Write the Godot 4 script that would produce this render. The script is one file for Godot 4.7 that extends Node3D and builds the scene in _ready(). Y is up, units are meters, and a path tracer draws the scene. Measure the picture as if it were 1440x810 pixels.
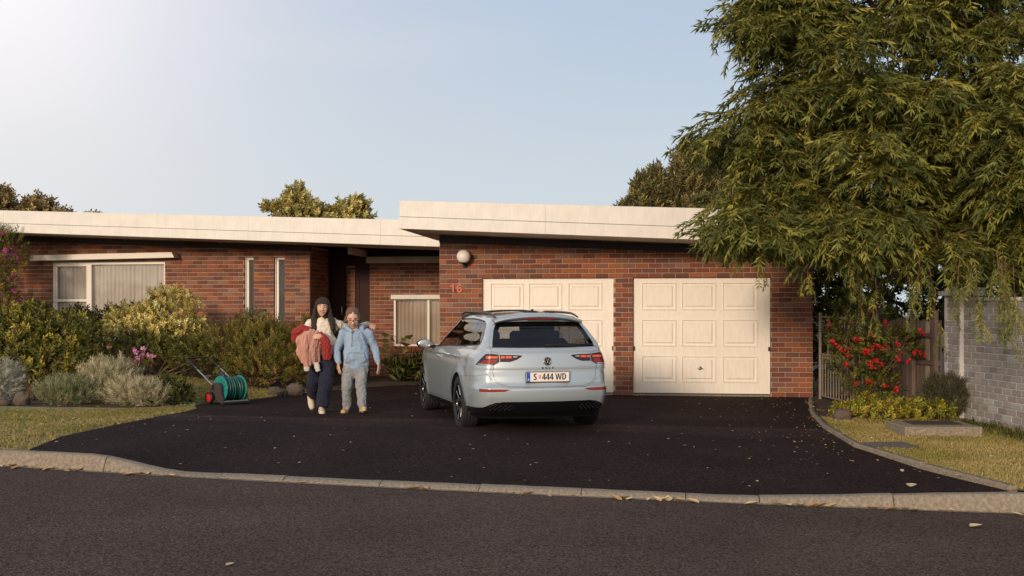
extends Node3D

const EYE := Vector3(3.993, 1.48, 19.09)
var rng := RandomNumberGenerator.new()
var names := {}
var M := {}
var T := {}


class MB:
	var v := PackedVector3Array()
	var n := PackedVector3Array()
	var c := PackedColorArray()
	var uv := PackedVector2Array()
	var idx := PackedInt32Array()
	var col := Color.WHITE
	var colored := false

	func vert(p: Vector3, nn: Vector3, t := Vector2.ZERO) -> int:
		v.append(p)
		n.append(nn)
		c.append(col)
		uv.append(t)
		return v.size() - 1

	func tri(a: Vector3, b: Vector3, d: Vector3) -> void:
		var nn := (d - a).cross(b - a)
		if nn.length_squared() < 1e-16:
			return
		nn = nn.normalized()
		var i := vert(a, nn)
		vert(b, nn)
		vert(d, nn)
		idx.append_array([i, i + 1, i + 2])

	func quad(a: Vector3, b: Vector3, d: Vector3, e: Vector3) -> void:
		tri(a, b, d)
		tri(a, d, e)

	func tri_n(a: Vector3, b: Vector3, d: Vector3, na: Vector3, nb: Vector3, nd: Vector3) -> void:
		var g := (d - a).cross(b - a)
		var i := vert(a, na)
		if g.dot(na + nb + nd) >= 0.0:
			vert(b, nb)
			vert(d, nd)
		else:
			vert(d, nd)
			vert(b, nb)
		idx.append_array([i, i + 1, i + 2])

	# smooth surface through rows of points
	func surf(rows: Array, wrap := false, uvs: Array = []) -> void:
		var h := rows.size()
		var w: int = rows[0].size()
		var base := v.size()
		var last := w if wrap else w - 1
		for j in h:
			for i in w:
				var ia := (i - 1 + w) % w if wrap else maxi(i - 1, 0)
				var ib := (i + 1) % w if wrap else mini(i + 1, w - 1)
				var du: Vector3 = rows[j][ib] - rows[j][ia]
				var dv: Vector3 = rows[mini(j + 1, h - 1)][i] - rows[maxi(j - 1, 0)][i]
				if du.length_squared() < 1e-12:
					var jj := 1 if j == 0 else h - 2
					du = rows[jj][ib] - rows[jj][ia]
				var nn := dv.cross(du)
				nn = nn.normalized() if nn.length_squared() > 1e-18 else Vector3.UP
				vert(rows[j][i], nn, Vector2(float(i) / last, float(j) / (h - 1)) if uvs.is_empty() else uvs[j][i])
		for j in h - 1:
			for i in last:
				var a := base + j * w + i
				var b := base + j * w + (i + 1) % w
				var d := base + (j + 1) * w + (i + 1) % w
				var e := base + (j + 1) * w + i
				idx.append_array([a, b, d, a, d, e])

	func tube(pts: Array, radii: Array, sides := 8, caps := true) -> void:
		var rows := []
		var count := pts.size()
		var up := Vector3.UP
		var t0: Vector3 = (pts[1] - pts[0]).normalized()
		if absf(t0.dot(up)) > 0.9:
			up = Vector3.RIGHT
		for j in count:
			var t: Vector3 = (pts[mini(j + 1, count - 1)] - pts[maxi(j - 1, 0)]).normalized()
			var x := t.cross(up)
			if x.length() < 0.05:
				x = t.cross(Vector3(0.3, 0.2, 0.9))
			x = x.normalized()
			var y := x.cross(t)
			up = y
			var r: float = radii[mini(j, radii.size() - 1)]
			var row := PackedVector3Array()
			for i in sides:
				var a := TAU * i / sides
				row.append(pts[j] + (x * cos(a) + y * sin(a)) * r)
			rows.append(row)
		surf(rows, true)
		if caps:
			for e in [0, count - 1]:
				for i in range(1, sides - 1):
					if e == 0:
						tri(rows[e][0], rows[e][i], rows[e][i + 1])
					else:
						tri(rows[e][0], rows[e][i + 1], rows[e][i])

	# profile of (radius, height) turned round the y axis of x
	func lathe(prof: Array, segs: int, x := Transform3D()) -> void:
		var rows := []
		for p in prof:
			var row := PackedVector3Array()
			for i in segs:
				var a := TAU * i / segs
				row.append(x * Vector3(p.x * cos(a), p.y, p.x * sin(a)))
			rows.append(row)
		surf(rows, true)

	func ell(x: Transform3D, segs := 12, rings := 8) -> void:
		var prof := []
		for j in rings + 1:
			var a := PI * j / rings
			prof.append(Vector2(maxf(sin(a), 0.001), cos(a)))
		lathe(prof, segs, x)

	# box with chamfered edges, centred
	func box(x: Transform3D, size: Vector3, b := 0.0) -> void:
		var h := size / 2
		b = minf(b, minf(h.x, minf(h.y, h.z)) * 0.9)
		if b <= 0.0:
			for ax in 3:
				for s in [-1.0, 1.0]:
					var e := [Vector3.ZERO, Vector3.ZERO, Vector3.ZERO]
					e[0][ax] = h[ax] * s
					e[1][(ax + 1) % 3] = h[(ax + 1) % 3] * s
					e[2][(ax + 2) % 3] = h[(ax + 2) % 3]
					quad(x * (e[0] - e[1] - e[2]), x * (e[0] - e[1] + e[2]), x * (e[0] + e[1] + e[2]), x * (e[0] + e[1] - e[2]))
			return
		for ax in 3:
			for s in [-1.0, 1.0]:
				var e0 := Vector3.ZERO
				var e1 := Vector3.ZERO
				var e2 := Vector3.ZERO
				e0[ax] = h[ax] * s
				e1[(ax + 1) % 3] = (h[(ax + 1) % 3] - b) * s
				e2[(ax + 2) % 3] = h[(ax + 2) % 3] - b
				quad(x * (e0 - e1 - e2), x * (e0 - e1 + e2), x * (e0 + e1 + e2), x * (e0 + e1 - e2))
		for ax in 3:
			var a1 := (ax + 1) % 3
			var a2 := (ax + 2) % 3
			for s1 in [-1.0, 1.0]:
				for s2 in [-1.0, 1.0]:
					var p := Vector3.ZERO
					p[a1] = h[a1] * s1
					p[a2] = (h[a2] - b) * s2
					var q := Vector3.ZERO
					q[a1] = (h[a1] - b) * s1
					q[a2] = h[a2] * s2
					var l := Vector3.ZERO
					l[ax] = h[ax] - b
					if s1 * s2 > 0:
						quad(x * (p - l), x * (q - l), x * (q + l), x * (p + l))
					else:
						quad(x * (p - l), x * (p + l), x * (q + l), x * (q - l))
		for sx in [-1.0, 1.0]:
			for sy in [-1.0, 1.0]:
				for sz in [-1.0, 1.0]:
					var a := Vector3(h.x * sx, (h.y - b) * sy, (h.z - b) * sz)
					var d := Vector3((h.x - b) * sx, h.y * sy, (h.z - b) * sz)
					var e := Vector3((h.x - b) * sx, (h.y - b) * sy, h.z * sz)
					if sx * sy * sz > 0:
						tri(x * a, x * e, x * d)
					else:
						tri(x * a, x * d, x * e)

	func bx(p: Vector3, size: Vector3, b := 0.0) -> void:
		box(Transform3D(Basis(), p), size, b)

	# outline in the xy plane of x, pushed out by depth along z
	func prism(poly: PackedVector2Array, depth: float, x := Transform3D()) -> void:
		var tr := Geometry2D.triangulate_polygon(poly)
		for i in range(0, tr.size(), 3):
			var a := poly[tr[i]]
			var b := poly[tr[i + 1]]
			var d := poly[tr[i + 2]]
			if (b - a).cross(d - a) > 0:
				var t := b
				b = d
				d = t
			tri(x * Vector3(a.x, a.y, depth), x * Vector3(b.x, b.y, depth), x * Vector3(d.x, d.y, depth))
			tri(x * Vector3(a.x, a.y, 0), x * Vector3(d.x, d.y, 0), x * Vector3(b.x, b.y, 0))
		var cw := Geometry2D.is_polygon_clockwise(poly)
		for i in poly.size():
			var a := poly[i]
			var b := poly[(i + 1) % poly.size()]
			if not cw:
				var t := a
				a = b
				b = t
			quad(x * Vector3(a.x, a.y, 0), x * Vector3(a.x, a.y, depth), x * Vector3(b.x, b.y, depth), x * Vector3(b.x, b.y, 0))

	# narrow leaf: two bent halves
	func leaf(p: Vector3, d: Vector3, side: Vector3, l: float, w: float, bend := 0.0, mid := 0.4) -> void:
		side = (side - d * side.dot(d)).normalized()
		var up := d.cross(side).normalized()
		var m := p + d * l * mid - up * bend * l * 0.3
		var e := p + d * l - up * bend * l
		var a := m + side * w / 2 + up * w * 0.12
		var b := m - side * w / 2 + up * w * 0.12
		var n1 := (up - side * 0.25).normalized()
		var n2 := (up + side * 0.25).normalized()
		tri_n(p, a, e, up, n1, up)
		tri_n(p, e, b, up, up, n2)

	func mesh() -> ArrayMesh:
		var arr := []
		arr.resize(Mesh.ARRAY_MAX)
		arr[Mesh.ARRAY_VERTEX] = v
		arr[Mesh.ARRAY_NORMAL] = n
		arr[Mesh.ARRAY_TEX_UV] = uv
		if colored:
			arr[Mesh.ARRAY_COLOR] = c
		arr[Mesh.ARRAY_INDEX] = idx
		var m := ArrayMesh.new()
		m.add_surface_from_arrays(Mesh.PRIMITIVE_TRIANGLES, arr)
		return m


# ---------------------------------------------------------------- names and things
func numbered(called: String) -> String:
	var k: int = names.get(called, 0)
	names[called] = k + 1
	return called if k == 0 else "%s_%03d" % [called, k]


func thing(called: String, label: String, category: String, at := Vector3.ZERO, turn := 0.0, group := "") -> Node3D:
	var o := Node3D.new()
	o.name = numbered(called)
	add_child(o)
	o.position = at
	o.rotation.y = turn
	tag(o, label, category, group)
	return o


func tag(o: Node, label: String, category: String, group := "") -> Node:
	o.set_meta("label", label)
	o.set_meta("category", category)
	if group:
		o.set_meta("group", group)
	return o


func obj(called: String, m: Mesh, material: Material, parent: Node = null) -> MeshInstance3D:
	var o := MeshInstance3D.new()
	o.mesh = m
	o.material_override = material
	if parent == null:
		o.name = numbered(called)
		add_child(o)
	else:
		o.name = child_name(parent, called)
		parent.add_child(o)
	return o


func child_name(parent: Node, called: String) -> String:
	var key := str(parent.get_instance_id()) + called
	var k: int = names.get(key, 0)
	names[key] = k + 1
	return called if k == 0 else "%s_%03d" % [called, k]


func part(called: String, mb: MB, material: Material, parent: Node) -> MeshInstance3D:
	return obj(called, mb.mesh(), material, parent)


func group_part(called: String, parent: Node, at := Vector3.ZERO) -> Node3D:
	var o := Node3D.new()
	o.name = child_name(parent, called)
	parent.add_child(o)
	o.position = at
	return o


func struct(called: String, mb: MB, material: Material) -> MeshInstance3D:
	var o := obj(called, mb.mesh(), material)
	o.set_meta("kind", "structure")
	return o


func scatter(called: String, m: Mesh, material: Material, places: Array, tints: Array, parent: Node = null) -> MultiMeshInstance3D:
	var mm := MultiMesh.new()
	mm.transform_format = MultiMesh.TRANSFORM_3D
	mm.use_colors = true
	mm.mesh = m
	mm.instance_count = places.size()
	for i in places.size():
		mm.set_instance_transform(i, places[i])
		mm.set_instance_color(i, tints[i])
	var o := MultiMeshInstance3D.new()
	o.multimesh = mm
	o.material_override = material
	o.set_meta("kind", "stuff")
	if parent == null:
		o.name = numbered(called)
		add_child(o)
	else:
		o.name = child_name(parent, called)
		parent.add_child(o)
	return o


# ---------------------------------------------------------------- materials
func lin(r: float, g: float, b: float) -> Color:
	return Color(r, g, b).linear_to_srgb()


func mat(key: String, c: Color, rough := 0.8, metal := 0.0) -> StandardMaterial3D:
	var m := StandardMaterial3D.new()
	m.resource_name = key
	m.albedo_color = c
	m.roughness = rough
	m.metallic = metal
	M[key] = m
	return m


func tri_map(m: StandardMaterial3D, tex: Texture2D, scale: float, bump: Texture2D = null, cm := 0.0, in_world := true) -> StandardMaterial3D:
	m.albedo_texture = tex
	m.uv1_triplanar = true
	m.uv1_world_triplanar = in_world
	m.uv1_scale = Vector3.ONE * scale
	if bump:
		m.heightmap_enabled = true
		m.heightmap_texture = bump
		m.heightmap_scale = cm
	return m


func overlay(m: StandardMaterial3D, tex: Texture2D, scale: float) -> StandardMaterial3D:
	m.detail_enabled = true
	m.detail_blend_mode = BaseMaterial3D.BLEND_MODE_MUL
	m.detail_albedo = tex
	m.detail_uv_layer = BaseMaterial3D.DETAIL_UV_2
	m.uv2_triplanar = true
	m.uv2_world_triplanar = true
	m.uv2_scale = Vector3.ONE * scale
	return m


func noise_tex(key: String, size: int, freq: float, seed_: int, low: float, high: float, octaves := 4, kind := FastNoiseLite.TYPE_SIMPLEX_SMOOTH) -> NoiseTexture2D:
	var f := FastNoiseLite.new()
	f.noise_type = kind
	f.seed = seed_
	f.frequency = freq
	f.fractal_octaves = octaves
	var t := NoiseTexture2D.new()
	t.width = size
	t.height = size
	t.seamless = true
	t.noise = f
	var g := Gradient.new()
	g.set_color(0, Color(low, low, low))
	g.set_color(1, Color(high, high, high))
	t.color_ramp = g
	T[key] = t
	return t


# grains of stone in a dark binder: values are sRGB greys round 0.73 so that they multiply a colour
func grain_tex(key: String, size: int, seed_: int, amount: float, bright: float) -> ImageTexture:
	var r := RandomNumberGenerator.new()
	r.seed = seed_
	var b := PackedByteArray()
	b.resize(size * size * 3)
	for i in size * size:
		var g := 0.62 + (r.randf() - 0.5) * amount
		if r.randf() < bright:
			g = minf(1.0, g + 0.15 + r.randf() * 0.5)
		var warm := (r.randf() - 0.5) * 0.03
		b[i * 3] = int(clampf(g + warm, 0, 1) * 255)
		b[i * 3 + 1] = int(clampf(g, 0, 1) * 255)
		b[i * 3 + 2] = int(clampf(g - warm, 0, 1) * 255)
	var im := Image.create_from_data(size, size, false, Image.FORMAT_RGB8, b)
	var half := Image.create_from_data(size, size, false, Image.FORMAT_RGB8, b)
	half.resize(size / 2, size / 2, Image.INTERPOLATE_BILINEAR)
	half.resize(size, size, Image.INTERPOLATE_CUBIC)
	var hb := half.get_data()
	for i in size * size * 3:
		b[i] = (b[i] * 3 + hb[i] * 2) / 5
	im = Image.create_from_data(size, size, false, Image.FORMAT_RGB8, b)
	var t := ImageTexture.create_from_image(im)
	T[key] = t
	return t


func make_materials() -> void:
	grain_tex("grain", 1024, 11, 0.8, 0.07)
	noise_tex("patch", 512, 0.006, 3, 0.86, 1.0, 5)
	noise_tex("clean", 512, 0.008, 17, 0.95, 1.0, 4)
	noise_tex("cloudy", 512, 0.01, 5, 0.70, 1.0, 5)
	noise_tex("fine", 512, 0.06, 7, 0.80, 1.0, 4)
	noise_tex("rough_bump", 512, 0.09, 9, 0.0, 1.0, 3)
	noise_tex("pits", 512, 0.05, 21, 0.62, 1.0, 5)
	noise_tex("folds", 512, 0.012, 33, 0.0, 1.0, 3)
	# road and drive
	overlay(tri_map(mat("road", lin(0.275, 0.19, 0.15), 1.0), T.grain, 0.17, T.grain, 0.8), T.patch, 0.13)
	overlay(tri_map(mat("drive", lin(0.165, 0.102, 0.090), 1.0), T.grain, 0.12, T.grain, 0.9), T.patch, 0.21)
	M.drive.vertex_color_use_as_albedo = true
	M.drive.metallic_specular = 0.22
	M.road.metallic_specular = 0.22
	noise_tex("streak", 512, 0.02, 41, 0.955, 1.0, 3)
	overlay(tri_map(mat("concrete", lin(0.53, 0.43, 0.305), 0.9), T.fine, 3.0, T.rough_bump, 0.25), T.pits, 0.9)
	overlay(tri_map(mat("soil", lin(0.12, 0.085, 0.05), 0.95), T.fine, 0.8, T.rough_bump, 2.0), T.cloudy, 0.3)
	overlay(tri_map(mat("turf", lin(0.62, 0.49, 0.17), 0.95), T.fine, 2.0, T.rough_bump, 2.0), T.cloudy, 0.5)
	# house
	tri_map(mat("mortar", lin(0.56, 0.42, 0.32), 0.95), T.fine, 3.0, T.rough_bump, 0.3)
	overlay(tri_map(mat("brick_any", Color.WHITE, 0.9), T.fine, 5.0, T.rough_bump, 0.35), T.pits, 2.2)
	M.brick_any.vertex_color_use_as_albedo = true
	overlay(tri_map(mat("cream_paint", lin(0.78, 0.74, 0.66), 0.5), T.clean, 0.6), T.streak, 1.0)
	M.cream_paint.uv2_scale = Vector3(1.6, 0.22, 1.6)
	overlay(mat("door_paint", lin(0.84, 0.78, 0.68), 0.42), T.streak, 0.5)
	M.door_paint.uv2_scale = Vector3(1.3, 0.35, 1.3)
	mat("white_paint", lin(0.80, 0.74, 0.64), 0.45)
	overlay(mat("soffit", lin(0.72, 0.60, 0.46), 0.8), T.patch, 0.4)
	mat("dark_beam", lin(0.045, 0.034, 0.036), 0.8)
	tri_map(mat("dark_wood", lin(0.045, 0.014, 0.010), 0.8), T.fine, 2.5)
	mat("steel", lin(0.55, 0.54, 0.52), 0.3, 0.9)
	mat("black_plastic", lin(0.014, 0.013, 0.013), 0.45)
	mat("black_gloss", lin(0.008, 0.008, 0.009), 0.12)
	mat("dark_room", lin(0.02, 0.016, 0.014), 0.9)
	overlay(mat("curtain", lin(0.48, 0.42, 0.35), 0.9), T.patch, 0.8)
	overlay(mat("curtain_dark", lin(0.36, 0.27, 0.17), 0.9), T.patch, 0.8)
	mat("opal", lin(0.88, 0.82, 0.72), 0.25)
	mat("number_red", lin(0.55, 0.10, 0.035), 0.5)
	var g := mat("pane", Color(1, 1, 1, 0.08), 0.03)
	g.transparency = BaseMaterial3D.TRANSPARENCY_ALPHA
	var dim := mat("dim_pane", Color(1, 1, 1, 0.08), 0.03)
	dim.transparency = BaseMaterial3D.TRANSPARENCY_ALPHA
	dim.metallic_specular = 0.22
	tri_map(mat("rust_steel", lin(0.33, 0.26, 0.21), 0.65, 0.1), T.fine, 3.0)
	tri_map(mat("fence_wood", lin(0.20, 0.145, 0.115), 0.85), T.fine, 2.0, T.rough_bump, 0.4)
	overlay(tri_map(mat("stone", lin(0.30, 0.22, 0.16), 0.9), T.fine, 2.0, T.rough_bump, 1.5), T.pits, 2.0)
	overlay(tri_map(mat("bark", lin(0.16, 0.085, 0.055), 0.9), T.fine, 3.0, T.rough_bump, 1.5), T.pits, 1.0)
	tri_map(mat("twig", lin(0.20, 0.13, 0.07), 0.9), T.fine, 4.0)
	for k in ["leaf", "dull_leaf", "petal", "grass"]:
		var m := mat(k, Color.WHITE, 0.55 if k == "leaf" else 0.75)
		m.vertex_color_use_as_albedo = true
		m.metallic_specular = 0.28
		m.backlight_enabled = true
		m.backlight = Color(0.5, 0.5, 0.4)
	mat("dry_leaf", Color.WHITE, 0.8).vertex_color_use_as_albedo = true


# ---------------------------------------------------------------- heights of the ground
func road_y(u: float) -> float:
	var k := clampf(u, -4.0, 8.0)
	return -0.0496 - 0.01956 * clampf(u, -30.0, 30.0) + 0.034 - 0.01043 * (k + 2.2) + 0.001488 * (k + 2.2) * (k - 2.4)


func lawn_y(u: float, n: float) -> float:
	var base := lerpf(0.0, 0.115 - 0.0196 * clampf(u, -30, 30), smoothstep(1.5, 9.5, n))
	return base + 0.26 * smoothstep(3.0, 5.5, -u) * (1.0 - smoothstep(-0.5, 2.8, n))


func dip(u: float) -> float:
	return smoothstep(-1.40, -0.35, u) * (1.0 - smoothstep(4.3, 7.4, u))


func drive_y(u: float, n: float) -> float:
	return lawn_y(u, n) + 0.004 - 0.142 * dip(u) * smoothstep(6.9, 9.5, n)


func rand_dir() -> Vector3:
	var z := rng.randf_range(-1, 1)
	var a := rng.randf() * TAU
	var r := sqrt(1 - z * z)
	return Vector3(r * cos(a), z, r * sin(a))


# ---------------------------------------------------------------- camera, sky, sun
func make_view() -> void:
	var cam := Camera3D.new()
	cam.name = "camera"
	cam.projection = Camera3D.PROJECTION_FRUSTUM
	cam.near = 0.1
	cam.far = 900.0
	cam.size = 2.0 * 0.1 * 405.0 / 1530.0
	cam.frustum_offset = Vector2(0, 0.1 * 32.0 / 1530.0)
	cam.position = EYE
	cam.rotation.y = deg_to_rad(8.0)
	add_child(cam)
	cam.current = true
	var sun := DirectionalLight3D.new()
	sun.name = "sun"
	sun.light_energy = 0.74
	sun.light_color = Color(1.0, 0.90, 0.795)
	sun.light_angular_distance = 8.0
	sun.shadow_enabled = true
	add_child(sun)
	var az := deg_to_rad(15.0)
	var el := deg_to_rad(12.0)
	var to_sun := Vector3(-sin(az) * cos(el), sin(el), cos(az) * cos(el))
	sun.look_at_from_position(to_sun * 50.0, Vector3.ZERO)
	var env := Environment.new()
	env.background_mode = Environment.BG_SKY
	var sky := Sky.new()
	var pano := PanoramaSkyMaterial.new()
	var w := 512
	var h := 256
	var im := Image.create(w, h, false, Image.FORMAT_RGBF)
	var cl := FastNoiseLite.new()
	cl.seed = 4
	cl.frequency = 1.6
	cl.fractal_octaves = 4
	var glow_dir := Vector3(-0.56, 0.31, -0.80).normalized()
	for y in h:
		var th := PI * (y + 0.5) / h
		for x in w:
			var ph := TAU * (x + 0.5) / w
			var d := Vector3(sin(th) * sin(ph), cos(th), -sin(th) * cos(ph))
			var e := maxf(d.y, 0.0)
			var c := Vector3(0.64, 0.71, 0.745).lerp(Vector3(0.43, 0.55, 0.73), smoothstep(0.02, 0.36, e))
			c = c.lerp(Vector3(0.25, 0.33, 0.47), smoothstep(0.3, 1.0, e))
			# pale haze, thicker to the left
			var left := clampf(-d.x, 0.0, 1.0)
			var hz := maxf(d.dot(glow_dir), 0.0)
			c = c.lerp(Vector3(0.80, 0.77, 0.78), 0.62 * pow(hz, 16.0))
			c += Vector3(0.34, 0.27, 0.25) * pow(hz, 70.0)
			# warm glow round the low sun
			var ang := acos(clampf(d.dot(to_sun), -1, 1))
			c += Vector3(3.2, 2.3, 1.4) * exp(-ang / 0.17) + Vector3(1.05, 0.78, 0.52) * exp(-ang / 0.5)
			# thin streaks of cloud
			var s := cl.get_noise_3d(d.x * 1.2, d.y * 9.0, d.z * 1.2)
			c = c.lerp(Vector3(0.80, 0.79, 0.78), clampf((s - 0.08) * 0.6, 0, 0.2) * (0.4 + left))
			if d.y < 0.0:
				c = c.lerp(Vector3(0.20, 0.17, 0.14), smoothstep(0.0, 0.06, -d.y))
			im.set_pixel(x, y, Color(c.x, c.y, c.z))
	pano.panorama = ImageTexture.create_from_image(im)
	sky.sky_material = pano
	env.sky = sky
	env.tonemap_mode = Environment.TONE_MAPPER_LINEAR
	env.tonemap_exposure = 1.0
	env.sdfgi_enabled = true
	env.ssao_enabled = true
	env.ssil_enabled = true
	var we := WorldEnvironment.new()
	we.name = "world_environment"
	we.environment = env
	add_child(we)


# ---------------------------------------------------------------- ground, road, drive
# a sheet over the outline (u, n), cut into cells, with its height from a function
func sheet(outline: PackedVector2Array, step: float, height: Callable, tint: Variant = null) -> MB:
	var mb := MB.new()
	mb.colored = tint != null
	var lo := outline[0]
	var hi := outline[0]
	for p in outline:
		lo = lo.min(p)
		hi = hi.max(p)
	var nx := int(ceil((hi.x - lo.x) / step))
	var ny := int(ceil((hi.y - lo.y) / step))
	for j in ny:
		for i in nx:
			var a := lo + Vector2(i, j) * step
			var cell := PackedVector2Array([a, a + Vector2(step, 0), a + Vector2(step, step), a + Vector2(0, step)])
			var inside := 0
			for p in cell:
				if Geometry2D.is_point_in_polygon(p, outline):
					inside += 1
			var bits := [cell]
			if inside < 4:
				bits = Geometry2D.intersect_polygons(cell, outline)
			for poly in bits:
				var tr := Geometry2D.triangulate_polygon(poly)
				for k in range(0, tr.size(), 3):
					var q := []
					var nn := []
					for m in 3:
						var p: Vector2 = poly[tr[k + m]]
						q.append(Vector3(p.x, height.call(p.x, p.y), p.y))
						var gx: float = height.call(p.x + 0.02, p.y) - height.call(p.x - 0.02, p.y)
						var gz: float = height.call(p.x, p.y + 0.02) - height.call(p.x, p.y - 0.02)
						nn.append(Vector3(-gx / 0.04, 1, -gz / 0.04).normalized())
					var at := mb.v.size()
					mb.tri_n(q[0], q[1], q[2], nn[0], nn[1], nn[2])
					if mb.colored:
						for m in 3:
							var p := mb.v[at + m]
							mb.c[at + m] = tint.call(p.x, p.z)
	return mb


var drive_edge := PackedVector2Array([Vector2(-1.99, 9.5), Vector2(-2.3, 8.4), Vector2(-2.5, 6.5), Vector2(-2.72, 4.5), Vector2(-2.86, 3.8), Vector2(-3.12, 3.3), Vector2(-3.22, 2.95), Vector2(-3.05, 2.4), Vector2(-2.7, 1.3), Vector2(-2.4, 0.2), Vector2(-1.95, -0.9), Vector2(-1.4, -1.9), Vector2(-0.5, -2.5), Vector2(-0.01, -2.7), Vector2(-0.01, 0.0), Vector2(0.77, 0.0), Vector2(0.77, -0.07), Vector2(5.8, -0.07), Vector2(5.8, 0.0), Vector2(6.44, 0.0), Vector2(6.33, 0.7), Vector2(6.06, 3.0), Vector2(5.96, 5.0), Vector2(6.02, 6.9), Vector2(6.4, 8.3), Vector2(6.85, 9.5)])


func build_ground() -> void:
	var sq := PackedVector2Array([Vector2(-420, -420), Vector2(420, -420), Vector2(420, 420), Vector2(-420, 420)])
	struct("ground", sheet(sq, 30.0, func(u, _n): return -0.42 - 0.0196 * clampf(u, -30, 30) * 0.5), M.soil)
	var rd := PackedVector2Array([Vector2(-60, 9.70), Vector2(60, 9.70), Vector2(60, 17.6), Vector2(-60, 17.6)])
	struct("road", sheet(rd, 2.0, func(u, _n): return road_y(u)), M.road)
	struct("gutter_strip", sheet(PackedVector2Array([Vector2(-40, 9.60), Vector2(40, 9.60), Vector2(40, 9.715), Vector2(-40, 9.715)]), 1.0, func(u, _n): return road_y(u) + 0.004), M.concrete)
	var streak := FastNoiseLite.new()
	streak.seed = 8
	streak.frequency = 0.35
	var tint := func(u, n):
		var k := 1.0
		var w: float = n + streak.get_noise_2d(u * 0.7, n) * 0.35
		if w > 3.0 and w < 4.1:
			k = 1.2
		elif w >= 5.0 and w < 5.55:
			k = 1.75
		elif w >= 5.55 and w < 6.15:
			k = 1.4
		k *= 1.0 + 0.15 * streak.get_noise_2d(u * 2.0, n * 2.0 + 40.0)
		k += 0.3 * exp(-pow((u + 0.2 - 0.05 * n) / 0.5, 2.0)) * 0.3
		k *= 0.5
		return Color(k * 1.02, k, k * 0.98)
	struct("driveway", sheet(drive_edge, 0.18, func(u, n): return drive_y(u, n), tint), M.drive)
	# lawns on both sides, meeting the drive with a few millimetres between
	var left := PackedVector2Array([Vector2(-26, 9.5)])
	for i in 14:
		left.append(drive_edge[i])
	left.append_array([Vector2(-0.01, -4.85), Vector2(-3.5, -4.85), Vector2(-3.5, -3.25), Vector2(-26, -3.25)])
	struct("lawn", sheet(left, 0.35, func(u, n): return lawn_y(u, n)), M.turf)
	var right := PackedVector2Array([Vector2(26, 9.5), Vector2(6.86, 9.5)])
	for i in range(24, 18, -1):
		right.append(drive_edge[i])
	right.append_array([Vector2(6.5, -8), Vector2(26, -8)])
	struct("lawn", sheet(right, 0.35, func(u, n): return lawn_y(u, n)), M.turf)
	struct("verge", sheet(PackedVector2Array([Vector2(-60, 17.6), Vector2(60, 17.6), Vector2(60, 30), Vector2(-60, 30)]), 3.0, func(u, _n): return road_y(u) + 0.12), M.turf)
	# bare soil of the flower bed under the shrubs
	var bed := PackedVector2Array([Vector2(-14, 4.2), Vector2(-7.2, 4.1), Vector2(-5.4, 4.0), Vector2(-4.0, 3.95), Vector2(-3.6, 3.6), Vector2(-3.7, 3.1), Vector2(-4.6, 2.6), Vector2(-6.8, 2.2), Vector2(-7.5, 0.2), Vector2(-5, -0.3), Vector2(-3.2, -0.2), Vector2(-2.5, 0.0), Vector2(-2.0, -1.0), Vector2(-1.45, -2.0), Vector2(-0.5, -2.6), Vector2(-0.02, -2.8), Vector2(-0.02, -4.8), Vector2(-3.5, -4.8), Vector2(-3.5, -3.2), Vector2(-14, -3.2)])
	struct("flower_bed_soil", sheet(bed, 0.35, func(u, n): return lawn_y(u, n) + 0.008), M.soil)
	var bed2 := PackedVector2Array([Vector2(6.5, -0.5), Vector2(8.3, -0.5), Vector2(8.25, 3.6), Vector2(7.6, 4.0), Vector2(6.6, 4.2), Vector2(6.15, 3.2), Vector2(6.4, 0.9)])
	struct("flower_bed_soil", sheet(bed2, 0.35, func(u, n): return lawn_y(u, n) + 0.008), M.soil)
	# kerb stones
	var kerb := Node3D.new()
	kerb.name = "kerb"
	kerb.set_meta("kind", "structure")
	add_child(kerb)
	var u := -14.35
	while u < 15.0:
		var l: float = 1.10 if u < -0.5 or u > 4.2 else [0.62, 1.05, 0.9][rng.randi() % 3]
		var mb := MB.new()
		var rows := []
		var lift := rng.randf_range(-0.004, 0.004)
		for i in 7:
			var uu: float = u + 0.004 + (l - 0.008) * i / 6.0
			var top := lawn_y(uu, 9.5) - 0.137 * dip(uu) + lift + rng.randf_range(-0.002, 0.002)
			var low := road_y(uu) - 0.06
			var hgt := top - road_y(uu)
			var o := rng.randf_range(-0.003, 0.003)
			rows.append(PackedVector3Array([Vector3(uu, low, 9.49), Vector3(uu, top - 0.008, 9.49), Vector3(uu, top, 9.50), Vector3(uu, top, 9.575 + o), Vector3(uu, top - 0.006, 9.59 + o), Vector3(uu, top - hgt * 0.25, 9.615 + o), Vector3(uu, top - hgt * 0.6, 9.635 + o), Vector3(uu, road_y(uu) + 0.01, 9.652), Vector3(uu, low, 9.655)]))
		mb.surf(rows)
		for e in [rows[0], rows[6]]:
			for i in range(1, 8):
				mb.tri(e[0], e[i], e[i + 1])
		part("kerb_stone", mb, M.concrete, kerb)
		u += l
	# low edging along the right of the drive
	var edging := Node3D.new()
	edging.name = "drive_edging"
	edging.set_meta("kind", "structure")
	add_child(edging)
	var path := []
	for p in [drive_edge[20], drive_edge[21], drive_edge[22], drive_edge[23], drive_edge[24], drive_edge[25]]:
		path.append(p)
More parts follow.
